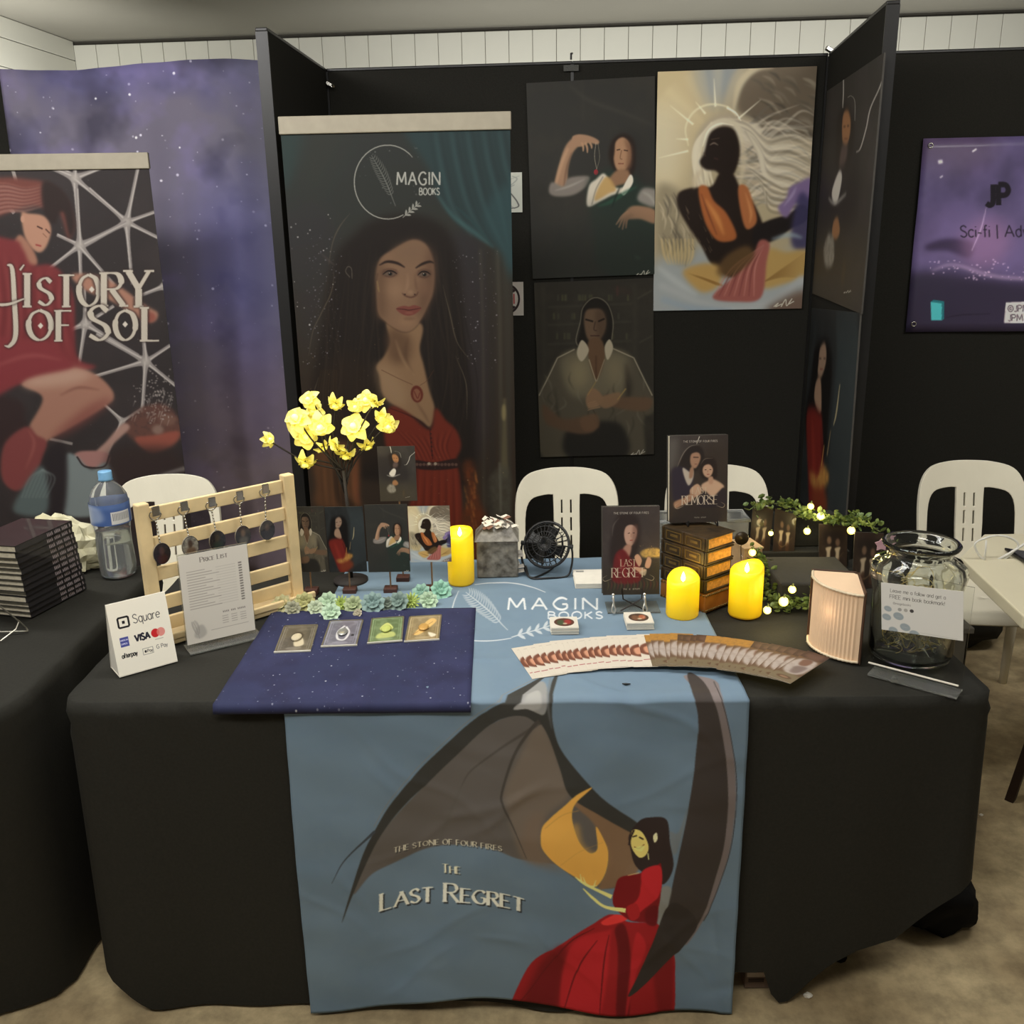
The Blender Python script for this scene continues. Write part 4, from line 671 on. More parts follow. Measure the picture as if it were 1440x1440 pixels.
def art_card(i):
    bgs=((84,78,66),(104,102,112),(96,112,74),(134,116,80)); cs=((196,184,156),(206,204,204),(196,200,120),(216,178,110))
    s=loc(40,52,bgs[i],4.5); b=tuple(min(255,c+44) for c in bgs[i]); s.neb(b,20,i+3,.5)
    for q,wd in ((3,1.2),(5.5,.6)): s.S([(q,q),(40-q,q),(40-q,52-q),(q,52-q),(q,q)],wd,b,.95,.1,0)
    s.E(20,46,9,2.4,b,.7,.4)
    if i==0: s.P([(14,20),(20,14),(27,20),(24,26),(17,26)],(52,44,38),1,.6); s.P([(18,26),(26,26),(30,40),(20,42)],cs[0],1,.6)
    if i==1: s.S([(20,12),(14,24),(16,38),(24,40),(27,26),(22,14)],2.6,cs[1],1,.3); s.E(32,32,2,2,(50,48,52))
    if i==2: s.P([(20,12),(28,24),(20,32),(12,24)],cs[2],1,.5); s.P([(12,34),(28,32),(30,42),(10,44)],cs[2],.8,.8)
    if i==3: s.P([(26,8),(34,14),(18,38),(10,40),(12,32)],cs[3],1,.5); s.S([(8,40),(30,14)],.8,(140,96,50)); s.P([(26,36),(36,42),(30,46)],(230,222,200),.9,.6)
    return s
def art_figs():
    """small dark card with pale hands and two figures"""
    s=loc(50,62,(60,48,40),4); s.neb((80,64,52),40,3,.5); s.P([(8,8),(42,8),(38,26),(12,26)],(40,32,30),.8,3)
    s.E(18,20,4,5,(150,120,96),.8,1.2); s.E(33,22,4,5,(140,110,90),.8,1.2)
    for x in (12,28): s.P([(x,30),(x+10,28),(x+8,34),(x+7,46),(x+1,48),(x+2,36)],(206,186,156),1,.9); s.P([(x+2,46),(x+8,44),(x+8,56),(x+1,56)],(90,64,48),.9,1)
    s.S([(4,40),(20,52),(44,34)],[.4,1.2,.4],(150,120,84),.7,.6); return s
def art_spines():
    s=loc(100,6,(42,40,42),6); [s.S([(54+i*2.7,1.2+.3*(i%3)),(54.8+i*2.7,4.8)],[1.1,1.6],(190,176,180),.9,.3,0) for i in range(16) if i%5!=4]; return s
def art_bottle():
    s=loc(120,40,(70,96,150),3); s.P([(0,0),(120,0),(120,8),(0,8)],(86,112,166),1,2); s.P([(52,14),(72,14),(72,38),(52,38)],(206,206,204),1,0,0)
    for i in range(12): s.S([(54+i*1.5,17),(54+i*1.5,31)],.6,(90,90,96),.8,0,0)
    s.P([(20,6),(40,4),(44,30),(22,34)],(206,212,220),.5,2); s.P([(84,4),(104,6),(100,34),(86,32)],(44,66,124),.8,2); return s
def art_round(c1,c2,c3):
    s=loc(30,34,(36,32,32),4); s.E(15,17,13,15,c1); s.neb((60,56,56),18,4,.5); s.E(15,13,4,6,c2,.9,1.2); s.P([(8,20),(22,20),(20,32),(10,32)],c3,.8,1.6); return s
for _i in range(4): ARTS['card%d'%_i]=(lambda i=_i:art_card(i))
for _i,_c in enumerate((((44,38,38),(84,60,56),(70,40,36)),((150,144,130),(70,54,46),(96,70,52)),((40,36,36),(70,62,52),(48,60,50)),((46,42,40),(110,88,72),(100,94,84)),((40,36,38),(84,68,60),(52,46,46)))): ARTS['med%d'%_i]=(lambda c=_c:art_round(*c))
ARTS.update(runner=art_runner,navy=art_navy,curtain=art_curtain,regret=art_regret,remorse=art_remorse,price=art_price,square=art_square,jarcard=art_jarcard,bmw=art_bmw,bmb=art_bmb,bmc=art_bmc,rnd1=art_rnd1,rnd2=art_rnd2,bird=art_bird,badge=art_badge,figs=art_figs,spines=art_spines,bottle=art_bottle)
# ---------------------------------------------------------------- materials
_mc={}
def lin(c): return tuple(float(v) for v in s2l(np.array(c[:3])/255.))
def mat(name,rgb,rough=.6,metal=0,var=.12,scale=30,bump=.0,trans=0,ior=1.45,emit=None,est=0,alpha=1,sheen=0,coat=0,rgb2=None,spec=.5):
    if name in _mc: return _mc[name]
    m=bpy.data.materials.new(name); m.use_nodes=True; nt=m.node_tree; b=nt.nodes['Principled BSDF']; L=nt.links.new
    b.inputs['Roughness'].default_value=rough; b.inputs['Metallic'].default_value=metal; b.inputs['Transmission Weight'].default_value=trans; b.inputs['IOR'].default_value=ior
    b.inputs['Alpha'].default_value=alpha; b.inputs['Coat Weight'].default_value=coat; b.inputs['Sheen Weight'].default_value=sheen; b.inputs['Specular IOR Level'].default_value=spec
    tc=nt.nodes.new('ShaderNodeTexCoord'); nz=nt.nodes.new('ShaderNodeTexNoise'); nz.inputs['Scale'].default_value=scale; nz.inputs['Detail'].default_value=5; L(tc.outputs['Object'],nz.inputs['Vector'])
    c=lin(rgb); mx=nt.nodes.new('ShaderNodeMix'); mx.data_type='RGBA'
    a=tuple(v*(1-var) for v in c); e=tuple(min(1,v*(1+var)) for v in c) if rgb2 is None else lin(rgb2)
    mx.inputs[6].default_value=(*a,1); mx.inputs[7].default_value=(*e,1); rp=nt.nodes.new('ShaderNodeMapRange'); rp.inputs[1].default_value=.32; rp.inputs[2].default_value=.68; L(nz.outputs[0],rp.inputs[0]); L(rp.outputs[0],mx.inputs[0]); L(mx.outputs[2],b.inputs['Base Color'])
    if bump:
        bp=nt.nodes.new('ShaderNodeBump'); bp.inputs['Strength'].default_value=bump; bp.inputs['Distance'].default_value=.01; L(nz.outputs[0],bp.inputs['Height']); L(bp.outputs[0],b.inputs['Normal'])
    if emit: b.inputs['Emission Color'].default_value=(*lin(emit),1); b.inputs['Emission Strength'].default_value=est
    _mc[name]=m; return m
_ic={}
def art_img(key,gain=1.):
    k=(key,gain)
    if k in _ic: return _ic[k]
    s=ARTS[key](); a=np.clip(l2s(s2l(np.clip(s.a,0,255)/255.)*gain),0,1); h,w=a.shape[:2]
    im=bpy.data.images.new('print_'+key,w,h); px=np.ones((h,w,4),np.float32); px[...,:3]=a[::-1]; im.pixels.foreach_set(px.ravel()); im.update(); im.pack(); _ic[k]=im; return im
def pmat(key,gain=1.,rough=.5,coat=0,bump=0,bs=8,weave=0):
    n='printed_'+key
    if n in _mc: return _mc[n]
    m=bpy.data.materials.new(n); m.use_nodes=True; nt=m.node_tree; b=nt.nodes['Principled BSDF']; t=nt.nodes.new('ShaderNodeTexImage'); t.image=art_img(key,gain); t.extension='EXTEND'
    uv=nt.nodes.new('ShaderNodeUVMap'); uv.uv_map='UVMap'; nt.links.new(uv.outputs[0],t.inputs[0]); nt.links.new(t.outputs[0],b.inputs['Base Color']); b.inputs['Roughness'].default_value=rough; b.inputs['Coat Weight'].default_value=coat; b.inputs['Specular IOR Level'].default_value=.18 if coat<.05 else .4
    if bump:
        tc=nt.nodes.new('ShaderNodeTexCoord'); mp=nt.nodes.new('ShaderNodeMapping'); mp.inputs['Rotation'].default_value=(0,.6,.5); mp.inputs['Scale'].default_value=(1,2.6,2.2); nz=nt.nodes.new('ShaderNodeTexNoise'); nz.noise_type='RIDGED_MULTIFRACTAL'; nz.inputs['Scale'].default_value=bs; nz.inputs['Detail'].default_value=3; nz.inputs['Distortion'].default_value=.6
        bp=nt.nodes.new('ShaderNodeBump'); bp.inputs['Strength'].default_value=bump; bp.inputs['Distance'].default_value=.01; nt.links.new(tc.outputs['Object'],mp.inputs[0]); nt.links.new(mp.outputs[0],nz.inputs['Vector']); nt.links.new(nz.outputs[0],bp.inputs['Height']); nt.links.new(bp.outputs[0],b.inputs['Normal'])
    _mc[n]=m; return m
# ---------------------------------------------------------------- mesh builder
def V3(*a): return np.array(a,float)
def unit(v): v=np.asarray(v,float); return v/np.linalg.norm(v)
class MB:
    def __init__(s): s.v=[];s.f=[];s.m=[];s.uv=[]
    def add(s,vs,fs,mi=0,uvs=None):
        o=len(s.v); s.v.extend([tuple(map(float,p)) for p in vs])
        for k,f in enumerate(fs): s.f.append(tuple(i+o for i in f)); s.m.append(mi if isinstance(mi,int) else mi[k]); s.uv.append(uvs[k] if uvs and uvs[k] else [(0.5,0.5)]*len(f))
        return s
    def obox(s,O,U,V,N,mi=0,uvf=None):
        """box from corner O with edge vectors U (right), V (down/up), N (depth); uvf: material index of the front (O,U,V) face, which gets UVs (O = top-left)"""
        O,U,V,N=(np.asarray(x,float) for x in (O,U,V,N)); p=[O,O+U,O+U+V,O+V]; q=[x+N for x in p]
        fs=[(0,3,2,1),(4,5,6,7),(0,1,5,4),(1,2,6,5),(2,3,7,6),(3,0,4,7)]
        if np.dot(np.cross(U,V),N)>0: fs=[(0,3,2,1),(4,5,6,7),(0,1,5,4),(1,2,6,5),(2,3,7,6),(3,0,4,7)]
        else: fs=[tuple(reversed(f)) for f in fs]
        uvm={0:(0,1),1:(1,1),2:(1,0),3:(0,0)}
        uvs=[[uvm[i] for i in fs[0]]]+[None]*5
        return s.add(p+q,fs,[mi if uvf is None else uvf]+[mi]*5,uvs)
    def box(s,c,sz,mi=0,rz=0,ry=0):
        c_,s_=math.cos(rz),math.sin(rz); U=V3(c_,s_,0);N=V3(-s_,c_,0);Z=V3(0,0,1)
        if ry: U,Z=U*math.cos(ry)-Z*math.sin(ry),U*math.sin(ry)+Z*math.cos(ry)
        a,b,d=(x/2 for x in sz); c=V3(*c); return s.obox(c-U*a+Z*d-N*b,U*2*a,-Z*2*d,N*2*b,mi)
    def tube(s,pts,r,n=8,mi=0,closed=False,cap=True):
        P=np.asarray(pts,float); R=np.broadcast_to(np.asarray(r,float),(len(P),)) if np.ndim(r)==0 else np.asarray(r,float)
        if closed: T=np.roll(P,-1,0)-np.roll(P,1,0)
        else: T=np.gradient(P,axis=0)
        T/=np.maximum(np.linalg.norm(T,axis=1),1e-12)[:,None]
        a=V3(0,0,1) if abs(T[0][2])<.9 else V3(1,0,0); vs=[]
        for i in range(len(P)):
            a=a-T[i]*(a@T[i]); a=a/max(np.linalg.norm(a),1e-9); b=np.cross(T[i],a)
            for k in range(n): t=2*math.pi*k/n; vs.append(P[i]+R[i]*(a*math.cos(t)+b*math.sin(t)))
        m=len(P); fs=[]
        for i in range(m if closed else m-1):
            j=(i+1)%m
            for k in range(n): fs.append((i*n+k,i*n+(k+1)%n,j*n+(k+1)%n,j*n+k))
        if cap and not closed: fs.append(tuple(range(n))[::-1]); fs.append(tuple((m-1)*n+k for k in range(n)))
        return s.add(vs,fs,mi)
    def lathe(s,prof,c,n=24,mi=0,fn=None,U=None,W_=None,A=None):
        c=V3(*c); U=V3(1,0,0) if U is None else U; W_=V3(0,1,0) if W_ is None else W_; A=V3(0,0,1) if A is None else A; vs=[]
        for j,(r,z) in enumerate(prof):
            for k in range(n):
                t=2*math.pi*k/n; rr,zz=(r,z) if fn is None else fn(r,z,t,j); vs.append(c+U*rr*math.cos(t)+W_*rr*math.sin(t)+A*zz)
        fs=[(j*n+k,j*n+(k+1)%n,(j+1)*n+(k+1)%n,(j+1)*n+k) for j in range(len(prof)-1) for k in range(n)]
        if prof[0][0]>1e-5: fs.append(tuple(range(n))[::-1])
        if prof[-1][0]>1e-5: fs.append(tuple((len(prof)-1)*n+k for k in range(n)))
        return s.add(vs,fs,mi)
    def grid(s,fn,nu,nv,mi=0):
        vs=[fn(i/nu,j/nv) for j in range(nv+1) for i in range(nu+1)]; fs=[];uv=[]
        for j in range(nv):
            for i in range(nu):
                a=j*(nu+1)+i; fs.append((a,a+nu+1,a+nu+2,a+1)); uv.append([(i/nu,1-j/nv),(i/nu,1-(j+1)/nv),((i+1)/nu,1-(j+1)/nv),((i+1)/nu,1-j/nv)])
        return s.add(vs,fs,mi,uv)
    def ell(s,c,r,n=10,mi=0,noise=0,seed=0):
        rg=random.Random(seed); pr=[(math.sin(math.pi*j/n),-math.cos(math.pi*j/n)) for j in range(n+1)]; tb=[[1+noise*(rg.random()-.5) for _ in range(n*2)] for _ in range(n+1)]
        c=V3(*c); vs=[];N=n*2
        for j,(a,b) in enumerate(pr):
            for k in range(N):
                t=2*math.pi*k/N; q=tb[j][k] if 0<j<n else 1; vs.append(c+V3(r[0]*a*math.cos(t)*q,r[1]*a*math.sin(t)*q,r[2]*b*q))
        return s.add(vs,[(j*N+k,j*N+(k+1)%N,(j+1)*N+(k+1)%N,(j+1)*N+k) for j in range(n) for k in range(N)],mi)
    def build(s,name,mats,parent=None,smooth=False,loc=None,bevel=0,solid=0,sub=0,kind=None):
        if not isinstance(mats,(list,tuple)): mats=[mats]
        off=V3(0,0,0)
        if parent is not None: off=V3(*parent_world(parent))
        elif loc is not None: off=V3(*loc)
        me=bpy.data.meshes.new(name); va=np.array(s.v)-off; me.from_pydata([tuple(p) for p in va],[],s.f)
        for m in mats: me.materials.append(m)
        me.polygons.foreach_set('material_index',s.m); uvl=me.uv_layers.new(name='UVMap'); uvl.data.foreach_set('uv',np.array([c for f in s.uv for c in f],np.float32).ravel())
        if smooth: me.polygons.foreach_set('use_smooth',[True]*len(s.f))
        me.validate(); me.update()
        o=bpy.data.objects.new(name,me); COL.objects.link(o)
        if parent is not None: o.parent=parent
        elif loc is not None: o.location=loc
        if solid: md=o.modifiers.new('s','SOLIDIFY'); md.thickness=solid; md.offset=-1
        if bevel: md=o.modifiers.new('b','BEVEL'); md.width=bevel; md.segments=2; md.limit_method='ANGLE'; md.angle_limit=.7
        if sub: md=o.modifiers.new('u','SUBSURF'); md.levels=sub; md.render_levels=sub
        if kind: o['kind']=kind
        return o
_pw={}
def parent_world(o):
    p=V3(0,0,0)
    while o is not None: p=p+V3(*o.location); o=o.parent
    return p
def tag(o,label,cat,group=None,kind=None):
    o['label']=label; o['category']=cat
    if group: o['group']=group
    if kind: o['kind']=kind
    return o
def thing(name,label,cat,loc,group=None):
    o=bpy.data.objects.new(name,None); COL.objects.link(o); o.empty_display_size=.05; o.location=tuple(float(x) for x in loc); return tag(o,label,cat,group)
def struct(o): o['kind']='structure'; return o
def sheet(name,pl,mats,th=.004,parent=None,d=0,loc=None):
    """thin printed board on plane pl, front printed"""
    n=unit(np.cross(pl.U,pl.V)); n=n if n@(pl.O-_C)>0 else -n
    m=MB().obox(pl.O+n*d,pl.U*pl.w,pl.V*pl.h,n*th,1,0); return m.build(name,mats,parent,loc=loc if loc is not None else (None if parent is not None else tuple(pl.O+pl.V*pl.h)))
def chain(a,b,sag=0,n=6):
    a,b=V3(*a),V3(*b); return [a+(b-a)*t+V3(0,0,-sag*4*t*(1-t)) for t in np.linspace(0,1,n)]
ORD=['first','second','third','fourth','fifth','sixth','seventh','eighth','ninth','tenth','eleventh','twelfth','thirteenth','fourteenth','fifteenth','sixteenth','seventeenth','eighteenth','nineteenth','twentieth','twenty-first','twenty-second','twenty-third','twenty-fourth']
# ---------------------------------------------------------------- setting
M_floor=mat('worn_concrete',(232,210,164),.75,0,.25,3.2,.15,rgb2=(140,120,88))
nt=M_floor.node_tree; _b=nt.nodes['Principled BSDF']; _n=nt.nodes.new('ShaderNodeTexNoise'); _n.inputs['Scale'].default_value=14; _n.inputs['Detail'].default_value=8; _n.inputs['Roughness'].default_value=.7
_m2=nt.nodes.new('ShaderNodeMix'); _m2.data_type='RGBA'; _m2.blend_type='MULTIPLY'; _m2.inputs[0].default_value=1; _rp=nt.nodes.new('ShaderNodeMapRange'); _rp.inputs[1].default_value=.3; _rp.inputs[2].default_value=.62; _rp.inputs[3].default_value=.6; _rp.inputs[4].default_value=1.1
_src=_b.inputs['Base Color'].links[0].from_socket; _tc=[x for x in nt.nodes if x.type=='TEX_COORD'][0]; nt.links.new(_tc.outputs['Object'],_n.inputs['Vector']); nt.links.new(_n.outputs[0],_rp.inputs[0]); nt.links.new(_src,_m2.inputs[6]); nt.links.new(_rp.outputs[0],_m2.inputs[7]); nt.links.new(_m2.outputs[2],_b.inputs['Base Color'])
M_siding=mat('painted_siding',(202,201,190),.6,0,.03,2); M_ceil=mat('grey_ceiling',(150,147,137),.8,0,.04,1.5); M_dark=mat('dark_gap',(60,57,50),.8)
M_panel=mat('black_velour',(43,42,38),.95,0,.12,220,.05,spec=.12); M_cloth=mat('black_polyester',(38,37,32),.8,0,.1,160,.06,spec=.25); M_alu=mat('champagne_aluminium',(150,142,124),.5,.1,.05); M_steel=mat('chrome_steel',(200,198,192),.22,1,.03)
M_pole=mat('dark_metal',(36,30,26),.45,.6,.1); M_white=mat('white_plastic',(216,210,190),.38,0,.03,8,coat=.15); M_black=mat('black_plastic',(24,23,22),.4,0,.1); M_paper=mat('white_paper',(220,214,200),.7,0,.03,60)
M_glass=mat('clear_glass',(240,243,240),.03,0,.0,5,trans=.995,ior=1.47); M_acr=mat('clear_acrylic',(225,226,220),.12,0,.0,5,trans=.93,ior=1.3); M_clr=mat('thin_clear_acrylic',(245,246,244),.04,0,.0,5,trans=1,ior=1.15); M_wood=mat('pale_pine',(224,200,152),.55,0,.12,14,.05); M_edge=mat('canvas_edge',(58,55,50),.7)
struct(MB().obox((-6,-3.5,-.04),(12,0,0),(0,11,0),(0,0,.04)).build('floor',M_floor)); 
wb=W(0,0,0)+A3(0,1.9,0); wc=hit((103,63),wb,WN); CZ=2.745
struct(MB().obox((-6,-3.5,CZ),(12,0,0),(0,11.4,0),(0,0,.05)).build('ceiling',M_ceil))
o_=MB().obox(wb-WU*2.9-WN*.02,WU*7.6,A3(0,0,CZ),-WN*.05).build('wall_back',M_dark); struct(o_)
pw=.138; a0=(wc-wb)@WU; me0=None
for i in range(46):
    p=MB().obox(A3(0,0,0),WU*(pw-.0025),A3(0,0,2.722),-WN*.018).build('plank',M_siding,bevel=.002) if me0 is None else bpy.data.objects.new('plank',me0)
    if me0 is None: me0=p.data
    else: COL.objects.link(p); md=p.modifiers.new('b','BEVEL'); md.width=.002
    p.parent=o_; p.location=tuple(wb+WU*(a0+i*pw))
ld=unit(hit((0,10),wc,WU)-wc); ld=unit(A3(ld[0],ld[1],0)); 
wl=struct(MB().obox(A3(wc[0],wc[1],0)-WU*.03,ld*4.2,A3(0,0,CZ),-WU*.05).build('wall_left',M_dark))
for z0,z1 in ((0,2.33),(2.334,2.488),(2.492,2.634),(2.638,2.742)): MB().obox(A3(wc[0],wc[1],z0),ld*4.2,A3(0,0,z1-z0),-WU*.026).build('plank',M_siding,wl,bevel=.002)
struct(MB().obox((3.9,-3,0),(0,9,0),(0,0,CZ),(.06,0,0)).build('wall_right',M_siding))
# ---------------------------------------------------------------- display panels
PH=2.262
def dpanel(O,U,w,n,label,mt=M_panel):
    """fabric panel standing on the floor; n points to the back"""
    t=thing('display_panel',label,'display panel',O+U*w/2,'black fabric display panels')
    U=np.asarray(U); MB().obox(O+U*.006,U*(w-.012),A3(0,0,PH-.012),n*.035).build('fabric_board',mt,t,bevel=.003)
    MB().obox(O+A3(0,0,PH-.012),U*w,A3(0,0,.012),n*.04).build('top_edge',M_black,t,bevel=.003)
    for a in (0,w-.006): MB().obox(O+U*a,U*.006,A3(0,0,PH-.012),n*.04).build('edge_strip',M_black,t)
    return t
dpanel(W(0),WU,1.0,-WN,'tall black fabric display panel behind the portrait roll-up banner')
dpanel(W(1),WU,1.0,-WN,'tall black fabric display panel carrying the winged figure poster')
dpanel(W(-1),WU,1.0,-WN,'black display panel behind the starry purple backdrop')
dpanel(W(-2),WU,1.0,-WN,'black display panel behind far left end of starry backdrop')
dpanel(W(2.06),WU,1.0,-WN,'black display panel with the purple vinyl banner pinned on it')
dpanel(W(3.06),WU,1.0,-WN,'black display panel at far right end behind plastic chair')
dpanel(LJ+LD*.002,LD,.835,-A3(WU[0],WU[1],0),'black side panel jutting forward left of the portrait banner')
dpanel(RJ+LD*.0,RD,.91,-RN,'black side panel jutting forward with two glossy posters on it')
for p,l in ((hit((464,119),W(0,0,.03),WN),'bright metal connector clip at top left panel corner'),(hit((1167,70),W(0,0,.02),WN),'pale connector clip at the top right panel corner')):
    t=thing('connector_clip',l,'clip',p,'panel connector clips'); MB().box(p,(.035,.02,.016),ry=.5).build('clip_body',M_steel,t,bevel=.003); MB().tube([p+A3(.012,-.01,-.004),p+A3(.018,-.02,-.01)],.005).build('screw',M_steel,t)
p=hit((803,84),W(0,0,.01),WN); t=thing('banner_hook','small black hook over panel top above the dark portrait poster','hook',p); MB().tube([p+A3(0,-.0,.0),p+A3(.0,-.004,.022),p+A3(.006,.02,.026)],.004).build('hook_wire',M_black,t); MB().obox(p+A3(-.03,-.006,-.02),A3(.06,0,0),A3(0,0,-.022),A3(0,.004,0)).build('hook_strap',mat('grey_webbing',(84,84,80),.8,0,.3,300),t)
# starry backdrop
def cur(u,v):
    x=-1.34+u*1.27; q=.018*math.sin(u*19+.6*math.sin(v*5))+.012*math.sin(u*43+v*3)+.01*math.sin(v*9+u*4); z=2.285-.012*math.sin(u*7)-v*2.2
    return W(x,z,.085+q*(.4+v))
tag(MB().grid(cur,90,40).build('starry_backdrop',pmat('curtain',2.7,.75,bump=.12,bs=3),smooth=True,loc=tuple(W(-.7,.08,.05)),solid=.002),'purple and navy fabric backdrop printed with stars on the left','backdrop')
# roll-up banners
def rollup(pl,key,label,railh,gain=1.):
    t=thing('roll_up_banner',label,'banner',pl.O+pl.U*pl.w/2-A3(0,0,pl.O[2])); n=unit(np.cross(pl.U,pl.V)); n=n if n[1]>0 else -n
    w=pl.w; U=pl.U
    sheet('printed_sheet',Pl(pl.O,U,pl.V,w,pl.h,1),[pmat(key,gain,.6,coat=0),M_edge],.0012,t)
    MB().obox(pl.O-n*.008-U*.004+A3(0,0,.004),U*(w+.008),A3(0,0,-railh),n*.018).build('top_rail',M_alu,t,bevel=.003)
    c=pl.O+U*w/2+n*.03; MB().tube([c+A3(0,0,-.01),c+A3(0,0,.09-pl.O[2])],.009).build('support_pole',M_alu,t)
    MB().obox(A3(pl.O[0],pl.O[1],.095)-n*.05,U*w,A3(0,0,-.085),n*.1).build('base_cassette',M_alu,t,bevel=.012)
    for a in (.15,.85): q=A3(pl.O[0],pl.O[1],.008)+U*w*a; MB().obox(q-n*.16-U*.02,U*.04,n*.32,A3(0,0,-.008)).build('foot',M_alu,t,bevel=.002)
rollup(PL_ban,'ban','tall roll-up banner showing a dark-haired woman in a red gown',.055,.42)
rollup(PL_hist,'hist','roll-up banner with large white title over a crouching red-clad figure',.055,.7)
# posters
def poster(pl,key,label,gain=1.,th=.01,coat=.0,rough=.6): return tag(sheet('poster',pl,[pmat(key,gain,rough,coat=coat),M_edge],th),label,'poster')
poster(PL_green,'green','dark poster of a man in a green vest holding up a pendant',1.3)
poster(PL_angel,'angel','bright poster of a white-haired winged figure with a halo',1.3)
poster(PL_shirt,'shirt','dim poster of a long-haired man in an open pale shirt')
poster(PL_hook,'hook','glossy upper side panel poster of a suited man with white shirt',1.05,.006,.0,.6)
poster(PL_red,'red','lower side panel poster of a woman in a red dress',1.1,.006,.0,.6)
def small_sign(px,key,w,h,label):
    p=hit(px,W(0,0,.008),WN); tag(sheet('wall_card',Pl(p,WU,A3(0,0,-1),w,h,1),[pmat(key),M_paper],.003),label,'sign')
small_sign((702,243),'bird',.094,.157,'white card with a faint bird sketch, half hidden behind portrait banner'); small_sign((694,397),'badge',.127,.14,'white card with a round black and red emblem beside portrait banner')
t=thing('vinyl_banner','purple seascape vinyl banner with eyelets on the right panels','banner',PL_jp.O+PL_jp.V*PL_jp.h)
def jpf(u,v): return PL_jp.O+PL_jp.U*PL_jp.w*u+PL_jp.V*PL_jp.h*v+WN*(.006+.006*math.sin(u*9+v*4)*math.sin(v*7))
MB().grid(jpf,30,20).build('printed_vinyl',pmat('jp',2.2,.4,coat=.1,bump=.15,bs=4),t,smooth=True,solid=.0015)
for u,v in ((.026,.035),(.026,.955),(.97,.035),(.97,.955)):
    c=jpf(u,v)+WN*.004; MB().tube([c+WU*.009*math.cos(a)+A3(0,0,.009)*math.sin(a) for a in np.linspace(0,2*math.pi,13)[:-1]],.0028,6,closed=True).build('eyelet',M_steel,t,smooth=True)
# ---------------------------------------------------------------- plastic chairs
def chair_back():
    def rr(pts,n=6): return catmull(np.array(pts,float),True,n)
    out=[(-.172,0),(-.176,.12),(-.178,.22),(-.168,.29),(-.135,.335),(-.07,.352),(0,.355),(.07,.352),(.135,.335),(.168,.29),(.178,.22),(.176,.12),(.172,0)]
    a=catmull(np.array(out,float),False,4); outer=np.vstack([a,[(.1,0),(0,0),(-.1,0)]])
    L=rr([(-.142,.02),(-.146,.12),(-.143,.21),(-.125,.25),(-.09,.262),(-.052,.264),(-.046,.25),(-.045,.14),(-.046,.02),(-.09,.012)],3)
    holes=[L,L*[-1,1]]
    for x in (-.017,.015):
        for z in (.2,.14,.08): holes.append(np.array([(x-.0028,z),(x+.0028,z),(x+.0028,z+.045),(x-.0028,z+.045)]))
    bm=bmesh.new(); es=[]
    for lp in [outer]+holes:
        vs=[bm.verts.new((x,0,z)) for x,z in lp]; es+=[bm.edges.new((vs[i],vs[(i+1)%len(vs)])) for i in range(len(vs))]
    bmesh.ops.triangle_fill(bm,edges=es,use_beauty=True,use_dissolve=False)
    for _ in range(1): bmesh.ops.subdivide_edges(bm,edges=[e for e in bm.edges if e.calc_length()>.07],cuts=1)
    for v in bm.verts: v.co.y=-.9*v.co.x**2-.14*(v.co.z-.1)*0+.0+.24*v.co.z-.0
    me=bpy.data.meshes.new('backrest'); bm.to_mesh(me); bm.free(); me.materials.append(M_white); me.uv_layers.new(name='UVMap'); return me
_bk=chair_back()
def make_chair(label):
    r=thing('plastic_chair',label,'chair',(0,0,0),'white plastic stacking chairs')
    b=bpy.data.objects.new('backrest',_bk); COL.objects.link(b); b.parent=r; b.location=(0,0,.475); md=b.modifiers.new('s','SOLIDIFY'); md.thickness=.014; md.offset=0; md=b.modifiers.new('b','BEVEL'); md.width=.003; md.limit_method='ANGLE'; md.segments=2
    def sf(u,v):
        a=2*math.pi*u; q=v; x=(abs(math.cos(a))**.5)*math.copysign(1,math.cos(a))*.205*q; y=(abs(math.sin(a))**.5)*math.copysign(1,math.sin(a))*.2*q-.18
        return V3(x,y,.44-.018*(1-q*q)-(.03 if v>.99 else 0))
    MB().grid(sf,32,8).build('seat',M_white,r,smooth=True,solid=.01)
    MB().obox((-.165,-.01,.49),(.33,0,0),(0,0,-.07),(0,.025,0)).build('back_root',M_white,r,bevel=.008)
    for sx in (-1,1):
        for y0,y1 in ((-.34,-.385),(.0,.06)):
            MB().tube([(sx*.17,y0,.44),(sx*.19,(y0+y1)/2,.22),(sx*.2,y1,0)],[.024,.019,.015],8).build('leg',M_white,r,smooth=True)
        MB().tube([(sx*.168,-.0,.42),(sx*.171,.01,.5),(sx*.172,.022,.56)],[.018,.012,.006],8).build('back_post',M_white,r,smooth=True)
    return r
ch0=make_chair('white plastic chair with slotted back between portrait banner and standing red book')
def dup(r):
    c=r.copy(); COL.objects.link(c)
    for k in list(r.children):
        d=k.copy(); COL.objects.link(d); d.parent=c
        for g in k.children: e=g.copy(); COL.objects.link(e); e.parent=d
    return c
for (px,py,rz,lb) in ((796,658,0,None),(238,668,.1,'white plastic chair behind the wooden keychain rack on the left'),(1006,642,-.03,'white plastic chair mostly hidden behind the standing dark book'),(1362,642,-.12,'white plastic chair at right end behind the glass jar')):
    c=ch0 if lb is None else dup(ch0); q=ty(px,py,3.2); c.location=(q[0],3.12,0); c.rotation_euler=(0,0,rz)
    if lb: c['label']=lb
